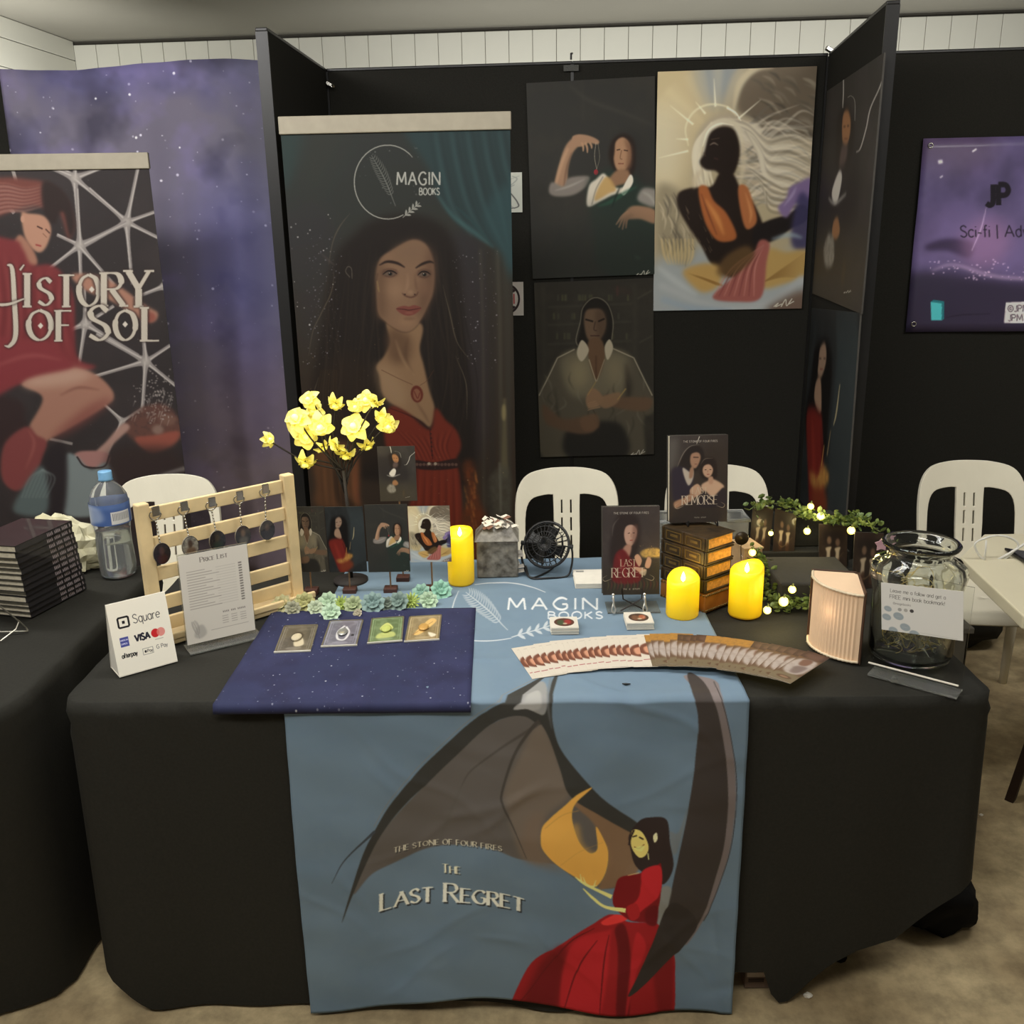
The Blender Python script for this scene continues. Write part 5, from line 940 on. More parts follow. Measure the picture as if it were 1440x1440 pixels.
# ---------------------------------------------------------------- main table and cloths
t=thing('folding_table','folding table hidden under black cloth in the centre','table',(0,2.08,0)); MB().box((.015,2.09,.715),(1.76,.74,.045)).build('tabletop',M_white,t,bevel=.006)
for x in (-.72,.735):
    for y in (1.82,2.38): MB().tube([(x,y,.7),(x,y,.01)],.014,8).build('leg',M_pole,t,smooth=True)
    MB().tube([(x,1.79,.014),(x,2.41,.014)],.014,8).build('foot_bar',M_pole,t,smooth=True); MB().tube([(x,1.82,.35),(x,2.38,.35)],.01,8).build('cross_brace',M_pole,t,smooth=True)
def tablecloth(x0,x1,yfun,yb,top,hem,corner=.035,amp=.012,seed=1,sweep=None,back=False):
    """top face plus hanging skirt; perimeter runs left-back, left-front, right-front, right-back"""
    per=[]; rg=random.Random(seed)
    def arc(cx,cy,a0,a1,k=5): return [(cx+corner*math.cos(a),cy+corner*math.sin(a)) for a in np.linspace(a0,a1,k)]
    yl,yr=yfun(x0),yfun(x1)
    per+= [(x0,y) for y in np.linspace(yb,yl+corner,22)]; per+=arc(x0+corner,yl+corner,math.pi,1.5*math.pi)[1:]
    per+= [(x,yfun(x)) for x in np.linspace(x0+corner,x1-corner,90)[1:]]; per+=arc(x1-corner,yr+corner,1.5*math.pi,2*math.pi)[1:]
    per+= [(x1,y) for y in np.linspace(yr+corner,yb,22)[1:]]
    P=np.array(per); n=len(P); T=np.gradient(P,axis=0); T/=np.linalg.norm(T,axis=1)[:,None]; N=np.column_stack([T[:,1],-T[:,0]])*1.0
    s=np.concatenate([[0],np.cumsum(np.linalg.norm(np.diff(P,axis=0),axis=1))]); ph=[rg.random()*6.28 for _ in range(6)]
    vs=[];R=26
    cen=P.mean(0)
    for q in P: vs.append((q[0]+(cen[0]-q[0])*.02,q[1]+(cen[1]-q[1])*.02,top))
    for j in range(R+1):
        v=j/R
        for i in range(n):
            h=hem(P[i][0],P[i][1],s[i]); z=top-.004-(top-.004-h)*v if j else top
            f=v**.8*amp*(math.sin(s[i]*7+ph[0])+.7*math.sin(s[i]*13+ph[1]+v)+.35*math.sin(s[i]*29+ph[2]))
            f+=.0035*math.exp(-((v-.06)/.05)**2)*math.sin(s[i]*60+v*90+ph[3])
            d=(.003 if j==0 else .006)+f; x=P[i][0]+N[i][0]*d; y=P[i][1]+N[i][1]*d
            if sweep: x,y=sweep(x,y,v,z)
            vs.append((x,y,max(z,.004)))
    fs=[]
    for j in range(R+1):
        for i in range(n-1): a=j*n+i; fs.append((a,a+n,a+n+1,a+1))
    m=MB(); m.add(vs,fs); m.add([vs[i] for i in range(n)],[tuple(range(n))]); return m
def hemf(x,y,s):
    if y>yf(x)+.06: return .03 if x<0 else .3-.12*min(1,(y-1.7)/.5)
    if x<-.45: return .012+.09*max(0,(-.79-x)/.1)**1.5
    return float(np.interp(x,[-.45,0,.44,.46,.53,.545,.585,.625,.666,.717,.8,.86,.92],[.006,.012,.006,.092,.096,.006,.012,.06,.105,.14,.165,.24,.31]))
def swp(x,y,v,z):
    k=max(0,(x-.62)/.3); k=k*k*(3-2*k) if k<1 else 1; return x-.05*v*k-.02*v*v*k, y+.12*v*v*k
tag(tablecloth(-.895,.93,yf,2.46,TOPZ-.003,hemf,seed=3).build('black_tablecloth',M_cloth,smooth=True,loc=(0,2.05,.0)),'black cloth over the central table reaching almost to the floor','tablecloth')
# runner
_cr=[]; _rc=random.Random(12)
for _ in range(46):
    cx_,cs_=_rc.uniform(RX0,RX1),_rc.uniform(.1,RL+TOPZ); an_=_rc.choice([.15,.5,.8,-.35,1.2,2.6])+_rc.uniform(-.2,.2); _cr.append((cx_,cs_,math.cos(an_),math.sin(an_),_rc.uniform(.06,.26),_rc.uniform(.0012,.0034)*(1 if cs_>RL else .35)))
def crease(x,s):
    r=0
    for cx_,cs_,c_,s_,L_,a_ in _cr:
        dx,ds=x-cx_,s-cs_; al=dx*c_+ds*s_
        if abs(al)<L_: d=-dx*s_+ds*c_+.012*math.sin(al*22); r+=a_*math.exp(-(d/.009)**2)*(1-(al/L_)**2)
    return r
def rf2(u,v):
    x=RX0+(RX1-RX0)*u; s=v*(RL+TOPZ+.001); w=.0012*math.sin(x*31+s*9)+.0008*math.sin(s*47-x*20); cr_=crease(x,s)
    if s<RL: return V3(x,RYB-s,TOPZ+.0025+abs(w)*.6+cr_*min(1,max(0,(x+.06)/.08)))
    h=s-RL; lift=(.03+.022*math.sin(u*8.5+4.4))*min(1,(1-u)*6)+.004 ; h*=1-lift/TOPZ
    k=min(1,h/.3); fold=.006*math.sin(x*8+1)+.004*math.sin(x*17+h*6)
    return V3(x,yf(x)-.020-k*(.004+fold)-w*1.5-.012*k-cr_,max(.006,TOPZ+.001-h))
runner=MB().grid(rf2,150,250).build('printed_table_runner',pmat('runner',.88,.7,bump=.75,bs=4.2),smooth=True,loc=(0,1.66,0)); tag(runner,'blue fabric runner with winged red-dressed woman hanging over table front','table runner')
md=runner.modifiers.new('s','SOLIDIFY'); md.thickness=.001; md.offset=-1
def nf(u,v):
    x=-.583+.492*u+.01*v*(u-.5); y=2.137-(2.137-yf(x)+.026)*min(1,v/.965); z=TOPZ+.0048+.0012*math.sin(u*17+v*8)*math.sin(v*13)
    if v>.965: y=yf(x)-.030; z=TOPZ+.004-(v-.965)*.55
    return V3(x,y-.0*(x),z)
tag(MB().grid(nf,40,57).build('star_print_cloth',pmat('navy',.72,.75,bump=.3,bs=5),smooth=True,solid=.001,loc=(-.34,1.9,TOPZ)),'navy cloth square speckled with white stars under the pendant cards','cloth')
# neighbour table, left
t=thing('folding_table','neighbouring folding table under black cloth at the left edge','table',(-1.75,2.05,0)); MB().box((-1.75,2.08,.715),(1.44,.82,.045)).build('tabletop',M_white,t,bevel=.006)
for x in (-2.3,-1.2):
    for y in (1.8,2.4): MB().tube([(x,y,.7),(x,y,.0)],.014,8).build('leg',M_pole,t)
tag(tablecloth(-2.5,-.99,lambda x:1.62,2.52,TOPZ-.003,lambda x,y,s:.012 if y<2.2 else .03,corner=.13,amp=.02,seed=8,sweep=lambda x,y,v,z:(x-.03*v,y+.02*v)).build('black_tablecloth',M_cloth,smooth=True,loc=(-1.75,2.05,0)),'black cloth hanging over the neighbouring table at left','tablecloth')
# ---------------------------------------------------------------- things on the main table
Z0=TOPZ+.001; ZR=TOPZ+.004
# payment tent card
A=tz(168,953);B=tz(250,930); U=unit(A3(B[0]-A[0],B[1]-A[1],0)); Nn=A3(-U[1],U[0],0); wS=np.linalg.norm(B[:2]-A[:2])
t=thing('payment_sign','white folded tent card printed with payment method logos','sign',A)
H_=.152; lean=.03; bl=A; tl=A+Nn*lean+A3(0,0,H_); V=bl-tl
MB().obox(tl,U*wS,V,Nn*.0012,1,0).build('front_face',[pmat('square',1.3,.5),M_paper],t)
b2=A+Nn*lean*2; MB().obox(tl+Nn*.0015,U*wS,b2-tl,Nn*.0012).build('rear_face',M_paper,t); MB().obox(A+A3(0,0,.001),U*wS,Nn*lean*2,A3(0,0,.001)).build('bottom_flap',M_paper,t)
MB().add([A+U*.001,b2+U*.001,tl+U*.001],[(0,1,2),(2,1,0)]).build('side_gusset',M_paper,t)
# price list in acrylic stand
A=tz(268,922);B=tz(372,897); U=unit(B-A); Nn=A3(-U[1],U[0],0); wP=np.linalg.norm(B-A)
t=thing('price_list_stand','clear acrylic stand holding the white price list sheet','sign holder',A)
MB().obox(A+A3(0,0,.003),U*wP,Nn*.06,A3(0,0,-.003)).build('acrylic_base',M_acr,t,bevel=.001)
c0=hit((270,912),A+Nn*.03,Nn); top=hit((250,783),A+Nn*.065,Nn); tr=hit((341,773),A+Nn*.065,Nn); Vv=A+U*.003+Nn*.03+A3(0,0,.012)-top
Vv=V3(*Vv); wq=np.linalg.norm(tr-top); MB().obox(top,U*wq*1.07,Vv,Nn*.0008,1,0).build('price_sheet',[pmat('price',1.,.5,coat=.3),M_paper],t)
MB().obox(top+Nn*.0025-U*.002+A3(0,0,.003),U*(wq*1.07+.004),Vv*1.06,Nn*.002).build('acrylic_back',M_acr,t)
# wooden keychain rack
A=tz(215,905);B=tz(425,842); U=unit(B-A);Nn=A3(U[1],-U[0],0);Lr=np.linalg.norm(B-A); HR=.325
t=thing('keychain_rack','pale wooden slatted rack for hanging keychains behind the price list','display rack',(A+B)/2)
for a in (0,Lr-.028): MB().obox(A+U*a-Nn*.012+A3(0,0,.0),U*.028,A3(0,0,HR),Nn*.024).build('upright',M_wood,t,bevel=.003)
for z in (HR-.012,.245,.175,.105,.055): MB().obox(A+U*.028-Nn*.006+A3(0,0,z),U*(Lr-.056),A3(0,0,-.032),Nn*.01).build('slat',M_wood,t,bevel=.002)
MB().obox(A-U*.015-Nn*.03+A3(0,0,0),U*(Lr+.03),Nn*.07,A3(0,0,.012)).build('base_board',M_wood,t,bevel=.003); MB().obox(A-U*.015+Nn*.034+A3(0,0,.012),U*(Lr+.03),Nn*.01,A3(0,0,.016)).build('front_lip',M_wood,t,bevel=.003)
KL=['oval keychain with dark reddish figure, leftmost on the wooden rack','keychain with pale cloudy picture, second on the wooden rack','dark oval keychain in the middle of the wooden rack','dark oval keychain with pale bust, fourth on the wooden rack','dark oval keychain nearest the right upright of rack']
for i,((rx,ry),(cx,cy)) in enumerate(zip(((218,724),(258,717),(297,711),(336,702),(372,692)),((227,778),(267,768),(305,760),(341,753),(375,745)))):
    P0=A+Nn*.014; r=hit((rx,ry),P0,Nn); c=hit((cx,cy),P0,Nn); top=c+A3(0,0,.022)
    t=thing('keychain',KL[i],'keychain',c,'oval keychains on the wooden rack')
    MB().tube([r+U*.012*math.cos(a)+A3(0,0,.012)*math.sin(a)+Nn*.003*math.cos(3*a) for a in np.linspace(0,6.283,15)[:-1]],.0016,5,closed=True).build('split_ring',M_steel,t,smooth=True)
    MB().obox(r+U*-.008+A3(0,0,.02)+Nn*.002,U*.018,A3(0,0,-.022),Nn*.004).build('clasp',M_steel,t,bevel=.004)
    m=MB()
    for a,b in zip(chain(r+A3(0,0,-.012),top,0,8)[:-1],chain(r+A3(0,0,-.012),top,0,8)[1:]): m.tube([(a*.85+b*.15),(a*.15+b*.85)],.002,5)
    m.build('chain',M_steel,t,smooth=True)
    pts=[(.0195*math.cos(a),.0245*math.sin(a)) for a in np.linspace(0,6.283,25)[:-1]]
    f=[c+U*x+A3(0,0,z)+Nn*.004 for x,z in pts]; b=[c+U*x+A3(0,0,z) for x,z in pts]; m=MB(); n=24
    m.add(f,[tuple(range(n))],0,[[(.5+x/.043,.5+z/.052) for x,z in pts]]); m.add(f+b,[(k,k+n,(k+1)%n+n,(k+1)%n) for k in range(n)]+[tuple(range(n,2*n))[::-1]],1)
    m.build('pendant',[pmat('med%d'%i,1.,.2,coat=.6),mat('resin_rim',(150,140,124),.3)],t,smooth=False)
# print cards on rod stands
def print_stand(cx,y,zb,zt,w,key,label,gain=1.,foot=True,flip=0):
    t=thing('art_print_stand',label,'art print',(cx,y,Z0),'small art prints on rod stands')
    MB().obox((cx-w/2,y,zt),(w,0,0),(0,.006,-(zt-zb)),(0,.0015,0),1,0).build('art_print',[pmat(key,gain,.45,coat=.2),M_edge],t)
    MB().tube([(cx,y+.012,Z0+.012),(cx,y+.012,zb+.05)],.0022,6).build('rod',mat('copper_rod',(150,120,92),.4,.6),t)
    MB().box((cx,y+.01,Z0+.007),(.034,.03,.014)).build('base_block',mat('dark_wood_block',(72,44,36),.6),t,bevel=.002)
    MB().box((cx,y+.008,zb+.04),(.014,.006,.02)).build('grip',mat('dark_wood_block',(72,44,36),.6),t)
y=2.25
for px0,px1,pt,pb,key,lb in ((399,455,713,806,'shirt','small print of the pale-shirted man, leftmost in the row'),(456,510,713,806,'red','small print of the red-dressed woman, second in the row'),(512,572,710,806,'green','small print of the green-vested man beside the winged print'),(573,632,712,792,'angel','small bright print of the winged figure beside the tall candle')):
    a,b=ty(px0,pt,y),ty(px1,pt,y); c=ty(px0,pb,y); print_stand((a[0]+b[0])/2,y,c[2],a[2],b[0]-a[0],key,lb)
a,b,c=ty(530,628,2.33),ty(583,628,2.33),ty(530,706,2.33); print_stand((a[0]+b[0])/2,2.33,c[2],a[2],b[0]-a[0],'hook','small print of the suited man raised above the row')
# rose lamp
RP=[(379,618,10,-1),(434,562,12,0),(441,578,13,0),(416,588,17,0),(450,600,16,0),(430,614,16,0),(429,652,14,1),(455,630,9,1),(471,570,12,1),(470,628,13,1),(486,641,13,1),(499,572,10,0),(514,563,13,0),(526,567,12,1),(497,600,17,0),(537,588,10,0),(546,600,13,0),(517,628,11,1)]
M_rose=mat('glowing_petal',(236,228,140),.6,0,.06,40,emit=(232,210,60),est=.2); M_rosec=mat('rose_heart',(255,250,190),.6,0,.04,40,emit=(255,236,70),est=.5); M_bark=mat('black_branch',(34,28,24),.7)
lb=V3(-.425,2.34,Z0); t=thing('rose_lamp','lamp shaped as a small tree with glowing yellow roses','lamp',lb); rg=random.Random(6)
MB().lathe([(.045,0),(.045,.008),(.012,.012),(0,.012)],lb,20).build('lamp_foot',M_bark,t,smooth=True); fork=lb+V3(.0,0,.30); MB().tube([lb+V3(0,0,.01),lb+V3(.006,.004,.15),fork],[.006,.005,.004],8).build('trunk',M_bark,t,smooth=True)
for i,(px,py,r,side) in enumerate(RP):
    yy=2.31+.07*rg.random()+(-.03 if r>14 else 0); c=ty(px,py,yy); R=r*.00178*1.25
    n=unit(V3(rg.uniform(-.5,.5)*(1.6 if side else .6),-1+.5*abs(side),rg.uniform(-.3,.6)-(.9 if side==1 else 0))); a=unit(np.cross(n,V3(.1,.2,1))); b=np.cross(n,a)
    mid=(fork+c)/2+V3(rg.uniform(-.02,.02),.02,rg.uniform(-.02,.03)); MB().tube(catmull(np.array([fork-V3(0,0,.03*(i%3)),mid,c-n*R*.5]),False,5),.0022,5).build('branch',M_bark,t,smooth=True)
    m=MB()
    def petal(ang,rad,wid,lift,curl,tilt,mi):
        ca,sa=math.cos(ang),math.sin(ang); dr=a*ca+b*sa; tg=-a*sa+b*ca; vs=[]
        for j in range(5):
            v=j/4
            for k in range(5):
                u=k/2-1; ww=wid*math.sin(math.pi*(.12+.72*v))*(1-.12*abs(u)*v); p=c+dr*(rad*(.12+v*.9)*math.cos(tilt)*(1-.12*u*u))+tg*(u*ww)+n*(lift+rad*v*math.sin(tilt)+curl*(u*u)*.35-curl*v*v*v*.9); vs.append(p)
        m.add(vs,[(j*5+k,j*5+k+1,(j+1)*5+k+1,(j+1)*5+k) for j in range(4) for k in range(4)],mi)
    for q in range(6): petal(q*1.047+i,R*(.85+.3*rg.random()),R*.46,-R*.3,R*(.3+.5*rg.random()),.1+.3*rg.random(),0)
    for q in range(5): petal(q*1.257+i+.6,R*.68,R*.45,-R*.12,R*.3,.75,0)
    for q in range(3): petal(q*2.09+i,R*.42,R*.34,-R*.05,R*.1,1.15,1)
    m.ell(c+n*R*.15,(R*.24,R*.24,R*.24),5,1); m.tube([c-n*R*.6,c-n*R*.25],[R*.12,R*.3],6,2)
    m.build('rose',[M_rose,M_rosec,mat('rose_calyx',(96,100,56),.7)],t,smooth=True,solid=0)
for p,e in (((-.49,2.27,1.15),.45),((-.36,2.27,1.16),.35)):
    l=bpy.data.lights.new('rose_bulb_light','POINT'); l.energy=e; l.color=(1,.83,.34); l.shadow_soft_size=.06; o=bpy.data.objects.new('rose_bulb_light',l); COL.objects.link(o); o.parent=t; o.location=tuple(V3(*p)-lb)
# succulent rosettes
SC_=[(396,853,(176,172,128),13,0),(412,858,(150,150,126),10,0),(428,851,(168,166,112),14,0),(444,857,(176,188,160),10,0),(461,849,(166,190,160),13,0),(466,864,(172,196,168),12,0),(480,851,(160,178,92),11,1),(497,853,(150,162,122),12,0),(503,864,(166,158,136),6,0),(525,852,(118,142,138),15,0),(545,852,(98,110,98),10,0),(560,850,(112,132,124),14,0),(578,848,(158,180,86),12,1),(592,837,(132,168,150),13,0),(603,847,(150,186,158),12,0),(621,833,(136,182,160),14,0)]
nm={0:'rosette',1:'spiky rosette'}; cn=['cream','dusty beige','olive cream','pale mint','mint','light mint','lime','sage','tiny tan','blue green','dark grey green','grey blue','lime','teal','mint','bright teal']
for i,(px,py,c,r,sp) in enumerate(SC_):
    R=r*.00205; q=tz(px,py+r*.35,ZR); q=V3(q[0],q[1],ZR); ce=q+V3(0,0,R*.55); n=unit(V3(rg.uniform(-.3,.3),-.75,.75)); a=unit(np.cross(n,V3(0,0,1)));b=np.cross(n,a); m=MB()
    L3=((9,1,.3),(7,.72,.75),(4,.42,1.15)) if not sp else ((14,1,.2),(12,.85,.7),(8,.6,1.2))
    for li,(cnt,rad,tilt) in enumerate(L3):
        for k in range(cnt):
            an=k*6.283/cnt+li*.5+i; dr=a*math.cos(an)+b*math.sin(an); tg=np.cross(n,dr); w=R*rad*(.36 if not sp else .12); L=R*rad; up=lambda v:ce-n*R*.25+dr*L*v*math.cos(tilt)+n*L*v*math.sin(tilt)
            m.add([up(.05),up(.5)+tg*w-n*w*.2,up(.85)+tg*w*.75,up(1.05),up(.85)-tg*w*.75,up(.5)-tg*w-n*w*.2,up(.6)+n*w*.25],[(0,1,6),(1,2,6),(2,3,6),(3,4,6),(4,5,6),(5,0,6)],0)
    m.ell(ce-n*R*.3,(R*.45,R*.45,R*.4),4,0)
    o=m.build('artificial_succulent',mat('succulent_%d_green'%i if 0 else 'succulent_leaf_'+cn[i].replace(' ','_'),c,.6,0,.16,90),smooth=False,loc=tuple(q)); tag(o,'%s artificial succulent %s, %s from the left along the garland'%(cn[i],nm[sp],ORD[i]),'succulent','artificial succulent rosettes')
# pendant cards on the navy cloth
PC=[((400,880),(447,878),(385,917),(437,915)),((465,872),(510,872),(450,910),(503,906)),((523,869),(568,867),(516,905),(566,900)),((576,866),(621,865),(568,903),(618,898))]
CL=['brown pendant card on navy cloth, furthest left of four','silver grey pendant card on navy cloth, second of four','green pendant card on navy cloth, third of four','golden feather pendant card on navy cloth, nearest the runner']
for i,(a,b,c,d) in enumerate(PC):
    tl,tr,bl_,br=(tz(*p,ZR+.004) for p in (a,b,c,d)); U=(tr+br-tl-bl_)/2; V=(bl_+br-tl-tr)/2; O=(tl+tr+bl_+br)/4-U/2-V/2; z=A3(0,0,1)
    t=thing('pendant_card',CL[i],'pendant card',O+V,'pendant cards on the navy cloth'); MB().obox(O,U,V,-z*.003,1,0).build('backing_card',[pmat('card%d'%i,1.,.35,coat=.5),mat('card_edge',(196,190,176),.5)],t)
    fr=mat('foil_border',(150,142,118),.3,.6); m=MB(); e=.035
    for P,Q,wd in ((O,U,V),(O+V*(1-e*.6),U,V)): m.obox(P,Q,wd*e*.6,z*.0008)
    for P in (O,O+U*(1-e)): m.obox(P,U*e,V,z*.0008)
    m.build('border',fr,t); c=O+U*.5+V*.52
    MB().ell(c+z*.003,(.012,.02,.004),6).build('charm',[mat('bone_charm',(190,178,150),.5),mat('silver_charm',(190,190,188),.3,.7),mat('green_charm',(176,186,100),.5),mat('gold_charm',(204,160,90),.4,.3)][i],t,smooth=True)
    MB().obox(O+V*.985-U*.01+z*.001,U*1.02,V*.02,-z*.003).build('sleeve_edge',mat('pale_sleeve_edge',(214,210,196),.3),t)
# led candles
def candle(cx,cy,r,h,label,topglow=1.,seed=0,off=0):
    t=thing('pillar_candle',label,'candle',(cx,cy,Z0+off),'yellow flameless pillar candles')
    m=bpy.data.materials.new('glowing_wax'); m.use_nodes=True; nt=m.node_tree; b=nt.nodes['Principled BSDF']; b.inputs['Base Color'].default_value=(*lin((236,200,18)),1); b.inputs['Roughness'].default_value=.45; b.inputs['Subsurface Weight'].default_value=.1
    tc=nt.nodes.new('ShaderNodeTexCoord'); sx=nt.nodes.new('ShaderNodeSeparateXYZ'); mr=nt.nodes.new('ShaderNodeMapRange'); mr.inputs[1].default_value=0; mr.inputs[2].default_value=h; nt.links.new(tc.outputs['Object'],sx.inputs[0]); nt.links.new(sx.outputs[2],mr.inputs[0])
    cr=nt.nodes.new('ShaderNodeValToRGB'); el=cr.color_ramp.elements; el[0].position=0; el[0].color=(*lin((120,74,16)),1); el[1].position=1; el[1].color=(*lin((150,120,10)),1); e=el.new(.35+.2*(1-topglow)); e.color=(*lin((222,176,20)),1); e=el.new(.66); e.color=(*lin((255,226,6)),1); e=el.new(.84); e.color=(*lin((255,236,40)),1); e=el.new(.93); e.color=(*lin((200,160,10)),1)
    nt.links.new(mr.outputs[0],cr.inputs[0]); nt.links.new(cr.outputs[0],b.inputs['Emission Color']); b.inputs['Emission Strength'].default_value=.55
    ph=seed
    def fn(rr,z,tt,j):
        if j>=3: z=z+(.009*math.sin(tt+ph*.25)+.003*math.sin(2*tt+ph*2))*(1 if j<6 else .2)
        return rr*(1+.012*math.sin(5*tt+ph)),z
    o=MB().lathe([(r*.93,0),(r,.006),(r,h*.5),(r,h-.022),(r*.99,h-.012),(r*.9,h-.007),(r*.8,h-.012),(r*.6,h-.026),(0,h-.03)],(0,0,0),36,0,fn).build('wax_body',m,None,smooth=True); o.parent=t
    f=MB().lathe([(0,0),(.0045,.005),(.0055,.010),(.003,.019),(0,.026)],(0,0,h-.022),12).build('flame_tip',mat('led_flame',(255,240,180),.4,emit=(255,238,170),est=7),None,smooth=True); f.parent=t
    l=bpy.data.lights.new('candle_light','POINT'); l.energy=.16; l.color=(1,.72,.2); l.shadow_soft_size=.02; q=bpy.data.objects.new('candle_light',l); COL.objects.link(q); q.parent=t; q.location=(0,0,h+.012)
    return t
def cpos(px0,px1,pyb): a,b=tz(px0,pyb-6,ZR),tz(px1,pyb-6,ZR); return (a[0]+b[0])/2,(a[1]+b[1])/2,(b[0]-a[0])/2
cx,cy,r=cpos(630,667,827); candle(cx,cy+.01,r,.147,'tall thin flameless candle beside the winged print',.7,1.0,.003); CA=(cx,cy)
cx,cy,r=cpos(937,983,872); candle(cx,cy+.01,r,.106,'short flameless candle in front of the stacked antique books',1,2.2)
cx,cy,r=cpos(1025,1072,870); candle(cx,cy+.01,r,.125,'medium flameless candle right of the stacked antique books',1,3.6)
# tissue style clear box with paper slips
t=thing('clear_box','clear box filled with crumpled white paper beside tall candle','box',(-.04,2.385,ZR)); M_haze=mat('smoky_clear_plastic',(190,184,172),.3,0,.1,45,trans=.45,ior=1.3,bump=.2,rgb2=(96,90,80))
MB().obox((-.094,2.34,ZR+.1),(.108,0,0),(0,0,-.1),(0,.1,0)).build('box_walls',M_haze,t,bevel=.004)
MB().add([(-.1,2.335,ZR+.1),(.018,2.335,ZR+.1),(.018,2.445,ZR+.1),(-.1,2.445,ZR+.1),(-.07,2.37,ZR+.135),(-.005,2.37,ZR+.135),(-.005,2.42,ZR+.135),(-.07,2.42,ZR+.135)],[(0,1,5,4),(1,2,6,5),(2,3,7,6),(3,0,4,7),(4,5,6,7),(3,2,1,0)]).build('lid',M_haze,t,bevel=.002)
m=MB()
for i in range(40):
    x,yy,z=rg.uniform(-.085,.005),rg.uniform(2.345,2.43),ZR+.128+rg.random()*.012; a=rg.random()*3; m.add([(x,yy,z),(x+.022*math.cos(a),yy+.012*math.sin(a),z+.006),(x+.018*math.cos(a)-.006,yy+.014*math.sin(a)+.008,z+.008),(x-.006,yy+.01,z+.002)],[(0,1,2,3)],i%4==0 and 1 or 0)
m.build('paper_slips',[mat('pale_slip',(214,206,190),.7),mat('brown_slip',(120,84,66),.7)],t,kind='stuff')
m=MB()
for i in range(26):
    x,z=rg.uniform(-.09,-.0),ZR+rg.random()*.085+.008; m.add([(x,2.345,z),(x+.03,2.347,z+.004),(x+.028,2.352,z+.012),(x-.003,2.35,z+.01)],[(0,1,2,3)],rg.choice([0,0,1]))
m.build('paper_slips',[mat('grey_slip',(158,152,142),.7),mat('dark_slip',(92,86,80),.7)],t,kind='stuff')
# desk fan
fc=V3(*ty(769,766,2.37)); R=.060; t=thing('desk_fan','small black wire cage desk fan standing on the blue runner','fan',(fc[0],2.38,ZR)); ax=unit(V3(-.25,-.80,.35)); a=unit(np.cross(ax,V3(0,0,1)));b=np.cross(a,ax); b=b if b[2]>0 else -b
ring=lambda rr,d,n=28:[fc+ax*d+a*rr*math.cos(q)+b*rr*math.sin(q) for q in np.linspace(0,6.2832,n+1)[:-1]]
MB().tube(ring(R,0),.0042,6,closed=True).build('outer_ring',M_black,t,smooth=True)
m=MB()
for rr,d in ((R*.8,.017),(R*.55,.024),(R*.3,.028)): m.tube(ring(rr,d),.0013,5,closed=True)
for k in range(26): q=k*6.2832/26; e=a*math.cos(q)+b*math.sin(q); m.tube([fc+e*R,fc+e*R*.8+ax*.017,fc+e*R*.4+ax*.027,fc+ax*.029],.0011,4)
m.build('front_grille',M_black,t,smooth=True); m=MB()
for k in range(18): q=k*6.2832/18; e=a*math.cos(q)+b*math.sin(q); m.tube([fc+e*R,fc+e*R*.8-ax*.02,fc-ax*.03],.0012,4)
m.build('rear_grille',M_black,t,smooth=True); MB().lathe([(.0,-.03),(.02,-.03),(.02,.004),(.012,.008),(0,.009)],fc,16,0,None,a,b,ax).build('motor_hub',M_black,t,smooth=True)
for k in range(4):
    q=k*1.5708+.4; e=a*math.cos(q)+b*math.sin(q); g=np.cross(ax,e); MB().add([fc+e*.012+ax*.004,fc+e*.05+g*.02+ax*.009,fc+e*.052-g*.012-ax*.002,fc+e*.02-g*.012-ax*.004],[(0,1,2,3)]).build('blade',M_black,t,solid=.0012)
for sg in (-1,1): MB().lathe([(0,-.006),(.006,-.006),(.006,.006),(0,.006)],fc+a*sg*(R+.004),10,0,None,b,ax,a).build('pivot_knob',M_black,t)
zz=ZR+.003; L_=fc+a*-(R+.006);R_=fc+a*(R+.006); L_,R_=(L_,R_) if L_[0]<R_[0] else (R_,L_)
MB().tube(catmull(np.array([L_,L_+V3(-.004,0,-.02),(L_[0],L_[1]-.01,fc[2]-.055),(fc[0]-.045,2.33,zz),(fc[0],2.325,zz),(fc[0]+.05,2.335,zz),(R_[0],R_[1]-.01,fc[2]-.05),R_+V3(.003,0,-.02),R_]),False,6),.0028,6).build('wire_stand',M_black,t,smooth=True)
MB().tube(catmull(np.array([(fc[0]-.055,2.42,zz),(fc[0]-.045,2.33,zz),(fc[0]+.0,2.37,zz),(fc[0]+.03,2.43,zz)]),False,5),.0026,6).build('rear_foot_wire',M_black,t,smooth=True)
# notepads
a,b,c=tz(809,828,ZR),tz(856,829,ZR),tz(812,805,ZR); t=thing('notepad_stack','stack of white note cards beside the standing red book','notepad',a)
for k in range(4): MB().obox(a+A3(.001*(k%2),0,.003+k*.0034),A3(.085,0,0),A3(.0,.105,0),A3(0,0,-.003)).build('pad',M_paper,t,bevel=.0006)
MB().obox(a+A3(.008,.085,.0142),A3(.02,0,0),A3(0,.008,0),A3(0,0,-.0006)).build('printed_mark',mat('grey_print',(140,138,134),.7),t)
# coaster stacks
for k,(p,key,lb) in enumerate((((775,893),'rnd1','square stack of white stickers with green and red round picture'),((881,886),'rnd2','square stack of white stickers with brown round picture'))):
    a=tz(*p,ZR); t=thing('sticker_stack',lb,'stickers',a,'round picture sticker stacks')
    for j in range(5): MB().obox(a+A3(rg.uniform(-.001,.001),rg.uniform(-.001,.001),.0035+j*.0034),A3(.062,-.001,0),A3(0,.062,0),A3(0,0,-.003)).build('sticker_pack',M_paper,t,bevel=.0005)
    MB().obox(a+A3(0,.062,.0178),A3(.062,-.001,0),A3(0,-.062,0),A3(0,0,-.0012),1,0).build('top_sticker',[pmat(key,1.,.3,coat=.5),M_paper],t)
